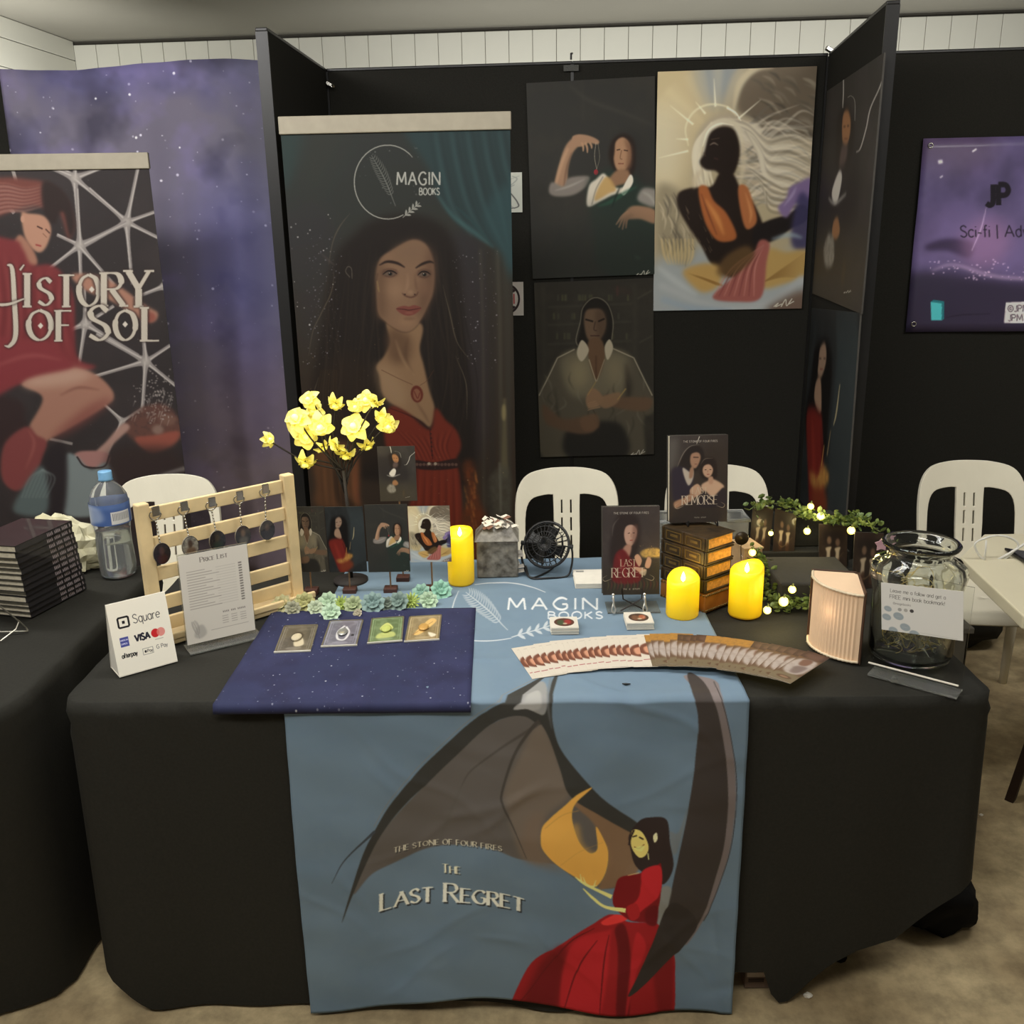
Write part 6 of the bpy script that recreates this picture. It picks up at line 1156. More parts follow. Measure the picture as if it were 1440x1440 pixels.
# small dark clip on the runner
a=tz(880,963,ZR); tag(MB().tube([a+A3(-.007,.001,.002),a+A3(0,-.002,.0025),a+A3(.009,-.001,.002)],[.0012,.0025,.0012],6).build('hair_clip',M_black,smooth=True,loc=tuple(a)),'tiny dark clip lying on the blue runner near the front edge','clip')
# bookmark fan
NW,NB=18,22; nw=nb=None
def bookmark(cx,cy,z,ang,key,tilt=.0):
    c_,s_=math.cos(ang),math.sin(ang); U=A3(c_,-s_,0);V=-A3(s_,c_,0); w,h=.05,.152; m=MB().obox(-U*w/2-V*h/2,U*w,V*h,A3(0,0,-.0004),1,0); return m
pathw=[(.038,1.835),(.12,1.852),(.2,1.862),(.29,1.857)]; pathb=[(.31,1.856),(.37,1.848),(.44,1.822),(.51,1.78),(.572,1.738)]
def onp(p,f): p=np.array(p); s=f*(len(p)-1); i=min(int(s),len(p)-2); return p[i]+(p[i+1]-p[i])*(s-i)
for i in range(NW+NB):
    wht=i<NW; f=i/(NW-1) if wht else (i-NW)/(NB-1); q=onp(pathw if wht else pathb,f); ang=math.radians(-15+18*f) if wht else math.radians(4+40*f**1.3); ang+=rg.uniform(-.05,.05); q=q+np.array([rg.uniform(-.003,.003),rg.uniform(-.005,.005)])
    o=bookmark(0,0,0,ang,'x').build('bookmark',[pmat('bmw' if wht else ('bmc' if (i-NW) in (5,6,7,8,15,16,17,18,19,20,21) else 'bmb'),.85,.6,coat=.0),mat('bookmark_edge',(190,182,168),.6)],loc=(0,0,0)); o.location=(q[0],q[1],ZR+.0012+i*.00062); o.rotation_euler=(.012*(1 if wht else 1),-.012,0)
    j=i if wht else i-NW
    tag(o,'%s bookmark, %s from the %s end of its half fan'%('cream patterned' if wht else 'brown figure-printed',ORD[j],'left') if j<NW+NB-1 else '', 'bookmark','cream bookmarks fanned on the runner' if wht else 'brown bookmarks fanned toward the right')
# books on stands
def cover_book(O,U,V,N,th,key,t,gain=1.):
    """hardcover: front board, page block, back board; N points away from the viewer"""
    w=np.linalg.norm(U);h=np.linalg.norm(V)
    MB().obox(O,U,V,N*.0022,1,0).build('front_cover',[pmat(key,gain,.4,coat=.25),M_edge],t); MB().obox(O+N*(th-.0022),U,V,N*.0022).build('back_cover',M_edge,t)
    MB().obox(O+N*.0022+U*.02+V*.01,U*.955,V*.98,N*(th-.0044)).build('page_block',mat('page_edges',(206,196,172),.8,0,.1,120),t)
    MB().obox(O+U*.985+N*.0022,U*.015,V,N*(th-.0044)).build('spine',M_edge,t)
y=2.12; tl,tr,bl_=ty(849,718,y),ty(930,720,y),ty(847,836,y); bz=Z0+.026; hB=.212; N=unit(V3(-.04,1,-.16)); V=unit(V3(0,-.16,-1))*hB; U=V3(.135,.0,0)
t=thing('standing_book','standing book with red-dressed woman on cover, on clear easel','book',(.28,2.12,bz)); cover_book(V3(tl[0],y+.03,tl[2]),U,V,N,.022,'regret',t,.78)
t=thing('book_easel','clear easel with two pale curled hooks holding the red-cover book','book stand',(.28,2.1,ZR)); MB().obox((.222,2.085,ZR+.003),(.125,0,0),(0,.07,0),(0,0,-.003)).build('easel_base',M_acr,t)
hk=mat('pale_twisted_wire',(206,204,198),.25,.7)
for px in (862,906):
    c=ty(px,850,2.09); x=c[0]; MB().tube(catmull(np.array([(x,2.09,Z0+.048),(x,2.082,Z0+.042),(x+.001,2.08,Z0+.028),(x+.005,2.08,Z0+.016),(x+.002,2.078,Z0+.007),(x-.004,2.08,Z0+.014),(x+.001,2.088,Z0+.03),(x,2.11,Z0+.032)]),False,5),.0022,6).build('hook',hk,t,smooth=True); MB().ell((x,2.09,Z0+.049),(.004,.004,.004),4).build('hook_ball',hk,t,smooth=True)
for s_ in (-1,1): MB().tube([(.283-s_*.03,2.095,Z0+.006),(.283+s_*.022,2.11,Z0+.03),(.283+s_*.03,2.15,Z0+.12)],.0018,5).build('cross_wire',M_pole,t)
# faux antique book box
zt=.932; P0=tz(995,758,zt);P1=tz(931,738.5,zt);P2=tz(1032,750,zt); UL=P1-P0; UL[2]=0; wL=np.linalg.norm(UL); e1=UL/wL; e2=V3(e1[1],-e1[0],0); e2=e2 if e2@(P2-P0)>0 else -e2; wR=.13; wR=max(.1,(P2-P0)@e2)
t=thing('antique_book_box','decorative box shaped as a pile of old leather books','box',P0-V3(0,0,zt-Z0)); B0=V3(P0[0],P0[1],0)
M_lea=mat('dark_leather',(42,33,21),.45,0,.3,30,.25,rgb2=(68,51,28)); M_gold=mat('dull_gold',(120,98,56),.4,.5,.25,40); M_page=mat('gilt_pages',(206,150,72),.7,0,.25,140,.1)
H4=.0345; zb=zt-4*H4
for k in range(4):
    z=zt-k*H4; ins=.002*((k*7)%3); O=B0+e1*ins*.5+V3(0,0,z); bk=MB().obox(O,e1*wL*.99,e2*wR,V3(0,0,-.0045)).build('book_cover',M_lea,t,bevel=.0015); MB().obox(O-V3(0,0,H4-.006),e1*wL*.99,e2*wR,V3(0,0,-.0045)).build('lower_board',M_lea,bk,bevel=.0015)
    MB().obox(O+e1*.004+e2*.006-V3(0,0,.0045),e1*(wL*.99-.008),e2*(wR-.012),V3(0,0,-(H4-.0105))).build('page_block',M_page,bk)
    # leather spine along the long left side with gold panels
    MB().obox(O-V3(0,0,.0005),e1*wL*.99,e2*.008,V3(0,0,-(H4-.002))).build('spine',M_lea,bk,bevel=.003)
    for a in (.12,.56):
        c=O+e1*wL*a-e2*.0012-V3(0,0,.007); m=MB(); w_=wL*.32; h_=H4-.014
        m.obox(c,e1*w_,V3(0,0,-.002),e2*.002).obox(c-V3(0,0,h_),e1*w_,V3(0,0,-.002),e2*.002).obox(c,e1*.002,V3(0,0,-h_),e2*.002).obox(c+e1*w_,e1*.002,V3(0,0,-h_),e2*.002).obox(c+e1*w_*.25-V3(0,0,h_*.35),e1*w_*.5,V3(0,0,-h_*.3),e2*.002); m.build('gold_panel',M_gold,bk)
    for a in (.04,.5,.95): MB().obox(O+e1*wL*a-e2*.0022-V3(0,0,.001),e1*.006,V3(0,0,-(H4-.004)),e2*.004).build('raised_band',M_lea,bk,bevel=.001)
zc=zb; MB().obox(B0+V3(0,0,zc),e1*wL,e2*wR,V3(0,0,Z0-zc)).build('carved_base',mat('amber_wood',(150,96,40),.45,0,.25,26,.2),t,bevel=.003); m=MB()
for k in range(16):
    for z in (zc-.004,Z0+.006): m.ell(B0+e2*(wR*(k+.5)/16)-e1*.001+V3(0,0,z),(.003,.003,.003),3); m.ell(B0+e1*(wL*(k+.5)/16)-e2*.001+V3(0,0,z),(.003,.003,.003),3)
m.build('beaded_trim',M_gold,t,smooth=True,kind='stuff')
# remorse book on top
tl=ty(943,615,2.2); c=(P0+e1*wL*.35+e2*wR*.5); tb=zt+.006; yb=2.185
t=thing('standing_book','standing book with embracing couple on cover, raised on antique book box','book',(.45,2.2,tb)); U=V3(.14,.004,0); cover_book(V3(.3775,yb+.03,tl[2]),U,unit(V3(0.004,-.14,-1))*(tl[2]-tb),unit(V3(-.06,1,-.14)),.028,'remorse',t,.78)
t=thing('book_easel','small dark easel under the upper dark book on the book box','book stand',(.45,2.2,zt)); 
for x in (.42,.49): MB().tube([(x,2.165,tb+.012),(x,2.165,tb),(x,2.24,tb-.002),(x,2.25,tb+.09)],.002,5).build('easel_wire',M_black,t)
# clear tub behind
t=thing('storage_tub','clear plastic storage tub behind the antique book box','tub',(.5,2.43,Z0)); M_tub=mat('frosted_clear_plastic',(206,208,206),.2,0,.04,20,trans=.8,ior=1.2); X0,X1,Y0,Y1,ZT=.335,.62,2.385,2.465,.882
for O,U,V,N in (((X0,Y0,ZT),(X1-X0,0,0),(0,0,-(ZT-Z0)),(0,.002,0)),((X0,Y1,ZT),(X1-X0,0,0),(0,0,-(ZT-Z0)),(0,.002,0)),((X0,Y0,ZT),(0,Y1-Y0,0),(0,0,-(ZT-Z0)),(.002,0,0)),((X1,Y0,ZT),(0,Y1-Y0,0),(0,0,-(ZT-Z0)),(.002,0,0))): MB().obox(O,U,V,N).build('tub_wall',M_tub,t)
MB().tube([(X0-.004,Y0-.004,ZT),(X1+.004,Y0-.004,ZT),(X1+.004,Y1+.004,ZT),(X0-.004,Y1+.004,ZT)],.005,8,closed=True).build('rim',M_tub,t,smooth=True); MB().obox((X0+.02,Y0+.01,.80),(X1-X0-.04,0,0),(0,Y1-Y0-.02,0),(0,0,-.05)).build('contents',mat('grey_packets',(120,116,108),.6,0,.4,40),t,bevel=.01)
MB().obox((X0,Y0,Z0+.003),(X1-X0,0,0),(0,Y1-Y0,0),(0,0,-.002)).build('tub_floor',M_tub,t)
# kraft carton
t=thing('small_carton','small warm beige carton between antique book box and garland','box',(.6,2.3,Z0)); MB().box((.605,2.325,Z0+.044),(.05,.075,.088),0,.2).build('carton_body',mat('kraft_card',(190,158,116),.75,0,.08,50),t,bevel=.002); MB().box((.605,2.325,Z0+.09),(.054,.079,.004),0,.2).build('carton_lid',mat('kraft_card',(190,158,116),.75),t)
a=ty(1043,757,2.27); t=thing('round_badge','round dark badge on a clip above the right-hand candle','badge',a); MB().lathe([(0,-.003),(.0165,-.003),(.018,0),(.0165,.003),(0,.004)],a,20,0,None,V3(1,0,0),V3(0,0,1),V3(0,-1,0)).build('badge_disc',mat('mottled_bronze',(84,70,48),.3,.3,.4,60,rgb2=(40,34,28)),t,smooth=True); MB().tube([a+V3(0,.004,-.01),a+V3(.004,.01,-.06),a+V3(.006,.02,-.012-(a[2]-Z0-.09)*1)],.0015,5).build('badge_pin',M_steel,t)
# riser, board and figure cards
t=thing('low_riser','low black cloth-covered riser between the two garlands','riser',(.74,2.23,Z0)); MB().obox((.64,2.135,.8),(.195,-.01,0),(0,.195,0),(0,0,-(.8-Z0))).build('riser_top',mat('grey_black_felt',(44,42,37),.9,0,.1,60),t,bevel=.006)
MB().obox((.645,2.14,Z0+.012),(.185,-.01,0),(0,.185,0),(0,0,-.012)).build('riser_base',M_cloth,t)
t=thing('backing_block','black stepped block behind the riser under back garland','display block',(.8,2.41,Z0)); MB().obox((.645,2.385,.792),(.25,-.0,0),(0,.07,0),(0,0,-(.792-Z0))).build('lower_step',M_cloth,t,bevel=.004); MB().obox((.70,2.422,.885),(.16,0,0),(0,.033,0),(0,0,-(.885-.792))).build('upper_step',M_panel,t,bevel=.004)
for (px0,py0),(px1,py1),(pxb,pyb),yy,lb in (((1059,711),(1088,713),(1054,752),2.398,'dark card with pale hands, leftmost behind the riser'),((1090,715),(1120,724),(1087,762),2.392,'dark card with pale hands, second behind the riser'),((1152,737),(1192,739),(1152,786),2.35,'dark two-figure card right of middle behind the riser'),((1202,748),(1243,750),(1199,806),2.24,'dark two-figure card standing next to the glass jar')):
    a,b,c=ty(px0,py0,yy),ty(px1,py1,yy+.0),ty(pxb,pyb,yy); zb_=Z0 if yy<2.3 else (.793 if yy>2.38 else Z0)
    t=thing('figure_card',lb,'card',(a[0],yy,zb_),'dark figure cards behind the riser'); hh=a[2]-zb_; dx=c[0]-a[0]; MB().obox(a,b-a,V3(dx,-.004,-hh),V3(0,.0025,0),1,0).build('card_face',[pmat('figs',.7,.4,coat=.3),M_edge],t); MB().obox(a+V3(.3*(b[0]-a[0]),.003,-hh*.3),(b-a)*.3,V3(dx*.5,.022,-hh*.69),V3(0,.002,0)).build('card_strut',M_edge,t)
p=ty(1240,766,2.2); t=thing('paper_star','pink paper star card beside the rim of the glass jar','decoration',p); pts=[]
for k in range(10): q=math.pi/2+k*math.pi/5; rr=.018 if k%2==0 else .011; pts.append(p+V3(rr*math.cos(q),0,rr*math.sin(q)))
MB().add(pts+[q+V3(0,.002,0) for q in pts],[tuple(range(10)),tuple(range(10,20))[::-1]]+[(k,k+10,(k+1)%10+10,(k+1)%10) for k in range(10)]).build('star_card',mat('pink_card',(196,156,168),.6),t); MB().tube([p+V3(0,.002,-.01),(p[0],p[1]+.004,Z0)],.0016,5).build('star_stick',M_steel,t)
# garlands with warm bulbs
M_leaf=mat('garland_leaf',(84,108,52),.5,0,.3,60,rgb2=(128,146,84)); M_bulb=mat('warm_bulb',(255,238,170),.3,emit=(255,226,84),est=3.6); M_vine=mat('vine_stem',(66,74,40),.7)
def garland(path,label,bulbs,seed,spread=.016,dens=130,yy=None):
    rgg=random.Random(seed); P=catmull(np.array(path,float),False,8); t=thing('leafy_light_garland',label,'garland',P[0],'leafy garlands with warm bulbs'); MB().tube(P,.002,5).build('vine',M_vine,t,smooth=True); m=MB()
    for i in range(dens):
        p=P[rgg.randrange(len(P))]+V3(*(rgg.gauss(0,spread*.6) for _ in range(3))); d=unit(V3(rgg.uniform(-1,1),rgg.uniform(-1,.2),rgg.uniform(-.5,1))); sd=unit(np.cross(d,V3(rgg.random(),rgg.random(),rgg.random()))); L=rgg.uniform(.011,.022); n=np.cross(d,sd); p[2]=max(p[2],Z0+.004)
        q=[p,p+d*L*.35+sd*L*.3,p+d*L*.75+sd*L*.26,p+d*L,p+d*L*.75-sd*L*.26,p+d*L*.35-sd*L*.3,p+d*L*.5+n*L*.1]; q=[V3(x[0],x[1],max(x[2],Z0+.001)) for x in q]; m.add(q,[(0,1,6),(1,2,6),(2,3,6),(3,4,6),(4,5,6),(5,0,6)])
    m.build('leaves',M_leaf,t,kind='stuff')
    for k,(px,py,y_,r) in enumerate(bulbs):
        c=ty(px,py,y_); MB().ell(c,(r,r,r),7).build('bulb',M_bulb,t,smooth=True); MB().tube([c+V3(0,0,r*.8),c+V3(.002,0,r*1.7)],[.003,.002],6).build('bulb_socket',M_vine,t)
        l=bpy.data.lights.new('bulb_light','POINT'); l.energy=.10; l.color=(1,.8,.36); l.shadow_soft_size=.01; o=bpy.data.objects.new('bulb_light',l); COL.objects.link(o); o.parent=t; o.location=tuple(c+V3(0,-.014,-.0)-V3(*t.location))
yy=2.385
garland([ty(x,y_,z) for x,y_,z in ((1060,712,2.38),(1085,708,2.39),(1112,712,2.39),(1135,722,2.38),(1160,728,2.36),(1185,730,2.33),(1212,732,2.29),(1238,748,2.24))],'green leafy garland with warm bulbs draped behind the riser',[(1140,712,2.37,.0085),(1154,726,2.36,.010),(1135,747,2.35,.009),(1197,746,2.26,.010),(1084,750,2.35,.0065)],3,.013,300)
garland([tz(x,y_,z) for x,y_,z in ((1062,775,.84),(1072,800,.80),(1076,828,.755),(1090,848,.757),(1108,852,.757),(1126,850,.757),(1142,852,.757),(1140,835,.757),(1112,824,.765),(1090,832,.765))],'green leafy garland with warm bulbs lying beside the right-hand candle',[(1058,777,2.2,.009),(1114,829,2.07,.009),(1102,846,2.02,.011),(1079,858,1.99,.009)],5,.016,380)
# accordion book lamp
a0=tz(1138,897);b0=tz(1206,934); t=thing('folding_book_lamp','pleated paper book-shaped lamp glowing pink next to the jar','lamp',b0)
c0=V3((a0[0]+b0[0])/2+.055,(a0[1]+b0[1])/2+.045,0); aA=math.atan2(a0[1]-c0[1],a0[0]-c0[0]); aB=math.atan2(b0[1]-c0[1],b0[0]-c0[0]); aB+=0 if aB>aA else 6.283; aA=aA%(6.283); aB=aB%6.283
rA=np.linalg.norm((a0-c0)[:2]); rB=np.linalg.norm((b0-c0)[:2]); hT=.158; vs=[];NP=44; M_pleat=mat('pink_pleated_paper',(214,186,154),.7,0,.04,20,emit=(236,186,140),est=.12)
for i in range(NP+1):
    f=i/NP; an=aA+(aB-aA)*f; r_=rA+(rB-rA)*f+(.0022 if i%2 else 0)*(1 if .2<f<.97 else .0); 
    for j,z in enumerate((Z0+.001+.026*(1-f)**2*0,Z0+hT)): vs.append(V3(c0[0]+r_*math.cos(an),c0[1]+r_*math.sin(an),z+(.0 if j==0 else -.004*f)))
m=MB().add(vs,[(2*i,2*i+2,2*i+3,2*i+1) for i in range(NP)]); top=[vs[2*i+1] for i in range(NP+1)]; m.add(top+[V3(c0[0],c0[1],Z0+hT)],[(i,i+1,NP+1) for i in range(NP)]); m.build('pleated_shade',M_pleat,t)
for j,zo in ((0,.0),(1,.0)):
    m=MB(); m.tube([V3(*(v[:2]+ (v[:2]-c0[:2])*.03),v[2]+(.003 if j==0 else -.002)) for v in vs[j::2]],.003,6)
    m.build('paper_rim',mat('cream_paper_rim',(214,196,166),.6),t,smooth=True)
for P in (a0,b0):
    d=unit(V3(P[0]-c0[0],P[1]-c0[1],0)); nn=V3(-d[1],d[0],0); Lc=np.linalg.norm((P-c0)[:2])+.006; s_=1 if P is b0 else -1; MB().obox(V3(c0[0],c0[1],Z0+hT+.003)+nn*s_*.001,d*Lc,V3(0,0,-hT-.003),nn*s_*.004).build('cover_board',mat('walnut_cover',(70,48,34),.5,0,.2,20),t,bevel=.002)
MB().tube([V3(c0[0],c0[1],Z0),V3(c0[0],c0[1],Z0+hT)],.006,8).build('spine',mat('walnut_cover',(70,48,34),.5),t)
l=bpy.data.lights.new('book_lamp_light','POINT'); l.energy=.02; l.color=(1,.72,.5); l.shadow_soft_size=.02; o=bpy.data.objects.new('book_lamp_light',l); COL.objects.link(o); o.parent=t; o.location=tuple(V3(c0[0]-.09,c0[1]-.08,Z0+.1)-V3(*t.location))
# ---------------------------------------------------------------- glass jar
jc=V3(.838,1.845,Z0); t=thing('glass_jar','large clear glass jar with flared rim near the table corner','jar',jc)
def jfn(r,z,tt,j): k=1+.03*math.cos(9*tt+j*.6)*(1 if 5<j<9 else 0)+.006*math.sin(5*tt); return r*k,z
S9=lambda L_:[(r_*(.905 if z_<.23 else .83),z_*.915) for r_,z_ in L_]
outer=[(.078,0),(.088,.004),(.093,.02),(.094,.10),(.095,.155),(.100,.185),(.103,.205),(.098,.226),(.082,.238),(.074,.246),(.076,.256),(.09,.266),(.093,.272),(.088,.277)]; inner=[(.080,.272),(.070,.256),(.068,.246),(.076,.234),(.091,.222),(.096,.205),(.093,.185),(.089,.155),(.088,.1),(.087,.02),(.08,.009),(0,.009)]
MB().lathe([(0,0)]+S9(outer)+S9(inner),jc,40,0,jfn).build('jar_body',M_glass,t,smooth=True)
m=MB(); 
for k in range(13):
    q=[jc+V3(rg.uniform(-.05,.05),rg.uniform(-.05,.05),.02+.15*rg.random()*(.4+.6*(k%2))) for _ in range(4)]; m.tube(catmull(np.array(q),False,6),.0012,4)
for k in range(60):
    c_=jc+V3(rg.uniform(-.05,.0),rg.uniform(-.052,.03),.012+.17*rg.random()); a_=rg.random()*6.28; m.tube([c_+V3(.01*math.cos(a_+t_),.01*math.sin(a_+t_),.004*t_) for t_ in np.linspace(0,4,7)],.0009,3)
tag(m.build('gold_ribbon_shred',mat('gold_shred',(206,184,116),.3,.3,.2),smooth=True,loc=tuple(jc)),'curly gold and pale wire shred inside the glass jar','ribbon',kind='stuff')
m=MB()
for k in range(5):
    c_=jc+V3(rg.uniform(-.03,.03),rg.uniform(-.03,.03),.02); a_=rg.random()*3; m.grid(lambda u,v:c_+V3((u-.5)*.07*math.cos(a_)+.01*math.sin(v*9+k),(u-.5)*.07*math.sin(a_)+.012*math.sin(u*7+v*5),v*.10+.008*math.sin(u*8)),6,6)
o=m.build('crumpled_wrap',mat('crinkled_cellophane',(224,222,210),.15,0,.05,20,trans=.9,ior=1.15),smooth=False,loc=tuple(jc)); tag(o,'crinkled clear cellophane stuffed inside the glass jar','cellophane',kind='stuff')
# sign holder in front of the jar
A=tz(1219,950);B=tz(1345,984); U=unit(B-A); Nn=A3(-U[1],U[0],0); wJ=np.linalg.norm(B-A); Pp=A+Nn*.028; t=thing('acrylic_sign_holder','clear acrylic holder with white follow-me card in front of jar','sign holder',A)
MB().obox(A+A3(0,0,.004),U*wJ,Nn*.045,A3(0,0,-.004)).build('acrylic_foot',M_acr,t,bevel=.001); pl=plquad(Pp,Nn,(1239,819),(1355,832),(1232,884),100)
MB().obox(A+Nn*.031+A3(0,0,.22),U*wJ,A3(0,0,-.217),Nn*.002).build('acrylic_plate',M_clr,t); MB().obox(pl.O,pl.U*pl.w,pl.V*pl.h,Nn*.001,1,0).build('card',[pmat('jarcard',1.,.5,coat=.3),M_paper],t)
MB().obox(A+A3(0,0,.03),U*wJ,A3(0,0,-.0025),Nn*.003).build('acrylic_lip',M_paper,t); MB().tube([tz(1257,961)+A3(0,0,.005),tz(1257,961)+A3(0,0,.014)],[.008,.005],10).build('clear_stud',M_acr,t)
# ---------------------------------------------------------------- neighbour's things, left
M_bcov=mat('black_cover',(34,34,36),.35,0,.08,20,coat=.3)
for k in range(13):
    z=Z0+k*.0162; n_='black paperback with cream page edges, %s from the bottom of the left pile'%ORD[k] if k<12 else 'topmost black paperback with shiny cover on the left pile'
    w=.14; h=.0155; f=k/12; C_=V3(-1.16+.034*f+rg.uniform(-.002,.002),2.127-.085*f+rg.uniform(-.003,.003),0); U_=unit(V3(.26-.05*f,.966,0))*.2; L_=unit(V3(-U_[1],U_[0],0)); P_=lambda l,u,zz:C_+L_*l+U_*u+V3(0,0,zz)
    t=thing('paperback_book',n_,'book',P_(w/2,.5,z),'black paperbacks piled at left')
    MB().obox(P_(0,0,z+h),L_*w,U_,V3(0,0,-.001)).build('front_cover',M_bcov,t); MB().obox(P_(0,0,z+.001),L_*w,U_,V3(0,0,-.001)).build('back_cover',M_bcov,t)
    MB().obox(P_(0,0,z+h),U_,V3(0,0,-h),L_*.001,1,0).build('spine',[pmat('spines',1.,.4,coat=.3),M_bcov],t)
    MB().obox(P_(.001,.015,z+h-.001),L_*(w-.004),U_*.97,V3(0,0,-(h-.002))).build('page_block',mat('page_edges',(206,196,172),.8,0,.1,120),t)
t=thing('wire_book_stand','bent wire stand beside the black paperback pile at left','book stand',(-1.17,2.03,Z0)); M_wire=mat('pale_wire',(170,166,152),.3,.7)
pw_=[tz(20,770,.93),tz(30,800,.88),tz(44,868,.75),tz(0,880,.75)]; MB().tube(catmull(np.array([(-1.19,1.97,.93),(-1.165,1.98,.86),(-1.135,2.05,.755),(-1.15,2.04,.75),(-1.26,2.04,.75)]),False,5),.0018,5).build('front_wire',M_wire,t,smooth=True); MB().tube([(-1.145,2.045,.775),(-1.148,2.03,.76),(-1.165,1.99,Z0+.003)],.0016,5).build('wire_foot',M_wire,t)
# water bottle
bc_=V3(-1.068,2.43,Z0); t=thing('water_bottle','clear plastic water bottle with blue label and pale blue cap','bottle',bc_); s_=.268/.30
prof=[(.040,0),(.046,.006),(.047,.03),(.046,.09),(.0445,.12),(.046,.135),(.049,.15),(.05,.20),(.047,.222),(.036,.243),(.022,.257),(.0155,.263),(.0155,.272)]
def bfn(r,z,tt,j): return r*(1+(.03*math.sin(3*tt+z*40) if 2<j<6 else 0)),z
MB().lathe([(0,0)]+prof,bc_,28,0,bfn).build('bottle_body',mat('clear_pet',(226,232,236),.08,0,.05,10,trans=.9,ior=1.12,bump=.15),t,smooth=True)
MB().lathe([(0,.004),(.041,.006),(.043,.03),(.042,.1),(.041,.128),(0,.128)],bc_,24).build('water',mat('water_inside',(214,216,210),.06,0,.02,10,trans=.9,ior=1.33),t,smooth=True)
m=MB(); n=32; zA,zB=.150,.206; vs=[bc_+V3(.0512*math.cos(q),.0512*math.sin(q),z) for z in (zA,zB) for q in np.linspace(0,6.2832,n+1)]
m.add(vs,[(k,k+1,k+n+2,k+n+1) for k in range(n)],0,[[((k/n+.62)%1.001,0),(((k+1)/n+.62)%1.001,0),(((k+1)/n+.62)%1.001,1),((k/n+.62)%1.001,1)] for k in range(n)]); m.build('label_wrap',pmat('bottle',1.,.35,coat=.3),t,smooth=True)
MB().lathe([(.0,.288),(.0165,.288),(.0175,.285),(.0175,.268),(.019,.264),(.0155,.262)],bc_,20).build('cap',mat('pale_blue_cap',(112,160,196),.4),t,smooth=True)
# crumpled bags
M_bag=mat('cream_crumpled_bag',(214,208,174),.5,0,.06,20,.5,trans=.12)
for (c,r,lb,sd) in (((-1.245,2.48,.795),(.125,.045,.10),'crumpled cream plastic bag behind the black paperback pile',3),((-1.57,2.42,.795),(.17,.07,.06),'crumpled cream plastic bag at the far left edge',5)):
    c=V3(*c); mtx=MB(); rgg=random.Random(sd); n=16; pr=[(math.sin(math.pi*j/n),-math.cos(math.pi*j/n)) for j in range(n+1)]; vs=[];NN=34
    from mathutils import noise as mn
    for j,(a,b) in enumerate(pr):
        for k in range(NN):
            q=2*math.pi*k/NN; d=V3(a*math.cos(q),a*math.sin(q),b); nz=mn.noise(Vector(d*3.1+sd))*.28+mn.noise(Vector(d*8+sd))*.2; p=c+V3(*r)*d*(1+nz); p[2]=max(p[2],Z0+.001); vs.append(p)
    mtx.add(vs,[(j*NN+k,j*NN+(k+1)%NN,(j+1)*NN+(k+1)%NN,(j+1)*NN+k) for j in range(n) for k in range(NN)]); tag(mtx.build('plastic_bag',M_bag,loc=tuple(c)),lb,'bag')
# ---------------------------------------------------------------- neighbour's side, right
t=thing('trestle_table','white-topped trestle table at the right edge with dark legs','table',(1.7,2.3,0)); MB().add([(1.225,2.50,.72),(1.2,2.02,.72),(1.55,1.6,.72),(2.4,1.9,.72),(2.4,2.8,.72),(1.46,2.74,.72)],[(0,1,2,3,4,5)]) 
tp=[(1.258,2.52),(1.215,2.10),(1.255,2.045),(2.3,2.05),(2.3,2.72),(1.42,2.72)]; n=6; MB().add([(x,y,.72) for x,y in tp]+[(x,y,.685) for x,y in tp],[tuple(range(6)),tuple(range(6,12))[::-1]]+[(k,k+6,(k+1)%6+6,(k+1)%6) for k in range(6)]).build('tabletop',mat('cream_laminate',(206,198,170),.4,0,.03,6),t,bevel=.004)
for (xa,ya),(xb,yb) in (((1.52,2.36),(1.441,2.418)),((1.6,2.62),(1.62,2.66)),((2.2,2.2),(2.2,2.15)),((2.2,2.6),(2.2,2.65))): MB().tube([(xa,ya,.69),(xb,yb,0)],.017,4).build('leg',mat('brown_black_steel',(44,30,22),.5,.3),t)
q=hit((1405,775),A3(0,0,.722),A3(0,0,1)); t=thing('tablet','dark flat tablet lying on the white trestle table','tablet',(1.5,2.5,.722)); MB().obox((1.40,2.56,.732),(.2,-.14,0),(-.0,-.16,0),(0,0,-.008)).build('tablet_body',M_black,t,bevel=.002); MB().obox((1.405,2.55,.7328),(.19,-.133,0),(0,-.14,0),(0,0,-.0006)).build('screen',mat('dark_screen',(22,18,24),.15),t)
t=thing('wire_glasses','clear plastic visor with white frame on the trestle table','visor',(1.42,2.5,.722)); wf=mat('white_wire_frame',(214,212,204),.4)
P=[hit((x,y_),A3(0,2.5,0),A3(0,1,0)) for x,y_ in ((1371,765),(1385,757),(1403,753),(1422,757),(1432,766),(1424,777),(1408,788),(1388,788),(1377,781))]; MB().tube(catmull(np.array(P),True,5),.003,6,closed=True).build('frame_loop',wf,t,smooth=True); Q=[hit((x,y_),A3(0,2.49,0),A3(0,1,0)) for x,y_ in ((1387,760),(1386,774),(1384,790))]; MB().tube(Q,.0028,6).build('frame_bar',wf,t,smooth=True)
Q=[hit((x,y_),A3(0,2.5,0),A3(0,1,0)) for x,y_ in ((1400,789),(1420,778),(1445,762))]; MB().tube(Q,.004,6).build('temple_arm',wf,t,smooth=True)
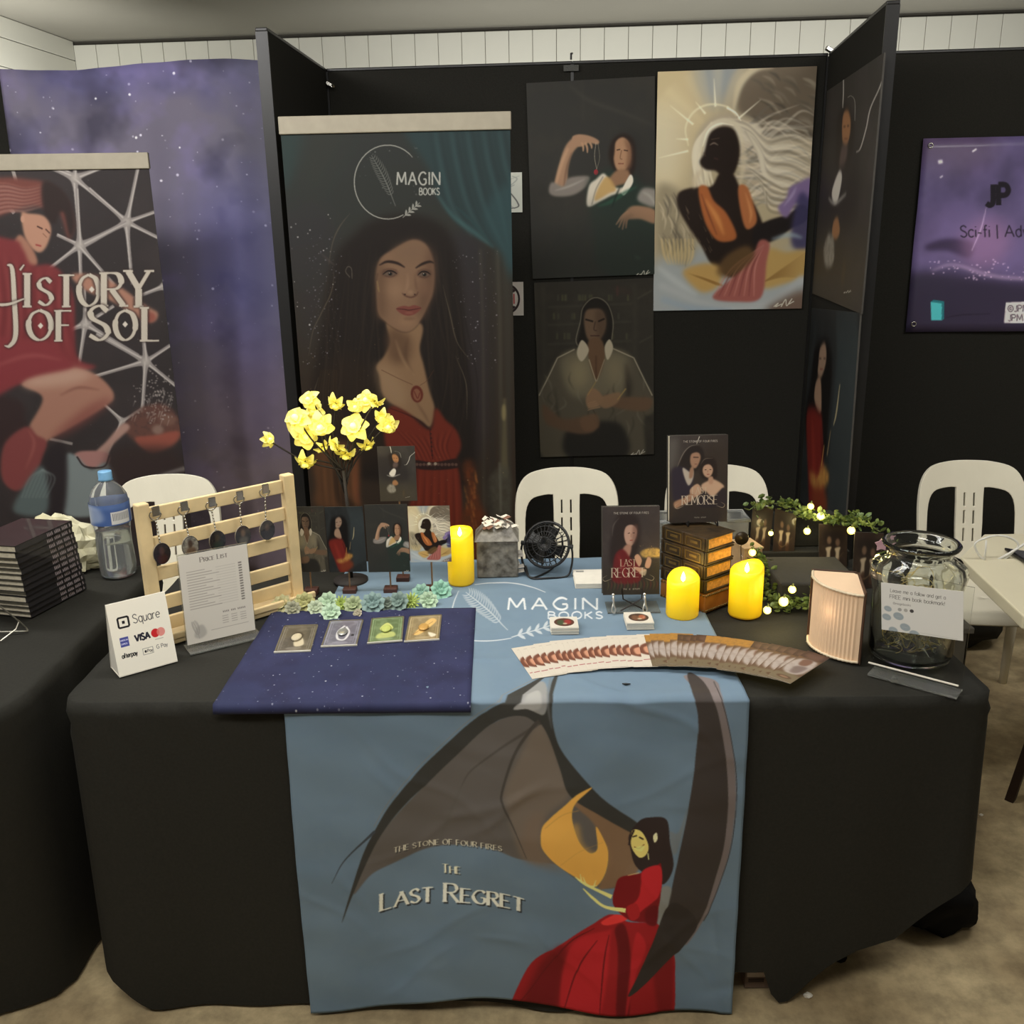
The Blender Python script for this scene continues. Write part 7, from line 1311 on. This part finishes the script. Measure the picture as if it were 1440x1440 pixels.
def lump(name,c,r,mt,label,cat,sd,flat=0.):
    c=V3(*c); from mathutils import noise as mn; n=14;NN=28; vs=[]
    for j in range(n+1):
        a,b=math.sin(math.pi*j/n),-math.cos(math.pi*j/n)
        for k in range(NN): q=2*math.pi*k/NN; d=V3(a*math.cos(q),a*math.sin(q),b); sq=np.sign(d)*np.abs(d)**.75; p=c+V3(*r)*sq*(1+.22*mn.noise(Vector(d*2.2+sd))); p[2]=max(p[2],flat+.002); vs.append(p)
    return tag(MB().add(vs,[(j*NN+k,j*NN+(k+1)%NN,(j+1)*NN+(k+1)%NN,(j+1)*NN+k) for j in range(n) for k in range(NN)]).build(name,mt,smooth=True,loc=(c[0],c[1],flat)),label,cat)
lump('soft_bag',(1.0,1.97,.07),(.10,.12,.085),mat('black_nylon',(14,13,12),.8,spec=.2),'black soft bag on the floor behind the right cloth corner','bag',2)
lump('soft_bag',(1.66,3.5,.17),(.3,.12,.17),M_cloth,'large black soft bag on floor below the right plastic chair','bag',9)
t=thing('storage_crate','grey plastic crate on the floor behind the glass jar','crate',(1.17,2.62,0)); M_cr=mat('dark_grey_plastic',(84,80,72),.6)
for O,U,V,N in (((1.1,2.5,.50),(.2,0,0),(0,0,-.5),(0,.008,0)),((1.1,2.75,.50),(.2,0,0),(0,0,-.5),(0,.008,0)),((1.1,2.5,.50),(0,.25,0),(0,0,-.5),(.008,0,0)),((1.292,2.5,.50),(0,.25,0),(0,0,-.5),(.008,0,0))): MB().obox(O,U,V,N).build('crate_wall',M_cr,t,bevel=.002)
MB().obox((1.09,2.49,.515),(.22,0,0),(0,.27,0),(0,0,-.018)).build('crate_lid',M_cr,t,bevel=.003)
# under the table
a=tz(1048,1396,0.0); t=thing('printed_carton','small printed brown carton peeking out under the table','box',a); MB().obox((a[0],a[1]+.01,.052),(.058,.0,0),(0,0,-.05),(0,.06,0)).build('carton_body',mat('grey_brown_card',(112,92,78),.7,0,.1,40),t,bevel=.002)
MB().obox((a[0]+.004,a[1]+.0085,.046),(.046,0,0),(0,0,-.012),(0,.001,0)).build('pale_label',mat('pale_label',(176,160,144),.7),t); MB().obox((a[0]+.008,a[1]+.0085,.028),(.034,0,0),(0,0,-.008),(0,.001,0)).build('dark_label',mat('dark_label',(60,46,42),.7),t)
MB().obox((a[0]-.004,a[1]+.006,.0545),(.066,0,0),(0,.068,0),(0,0,-.003)).build('carton_flap',mat('grey_brown_card',(112,92,78),.7),t)
for (px,py,r,lb) in ((1380,1147,.006,'tiny white paper scrap on the concrete right of table'),(1136,1402,.01,'crumpled pale scrap on concrete near the printed carton')):
    a=tz(px,py,0.); tag(MB().ell((a[0],a[1],r*.45),(r,r*.7,r*.5),4,0,.6,3).build('paper_scrap',M_paper,loc=tuple(a)),lb,'paper scrap')
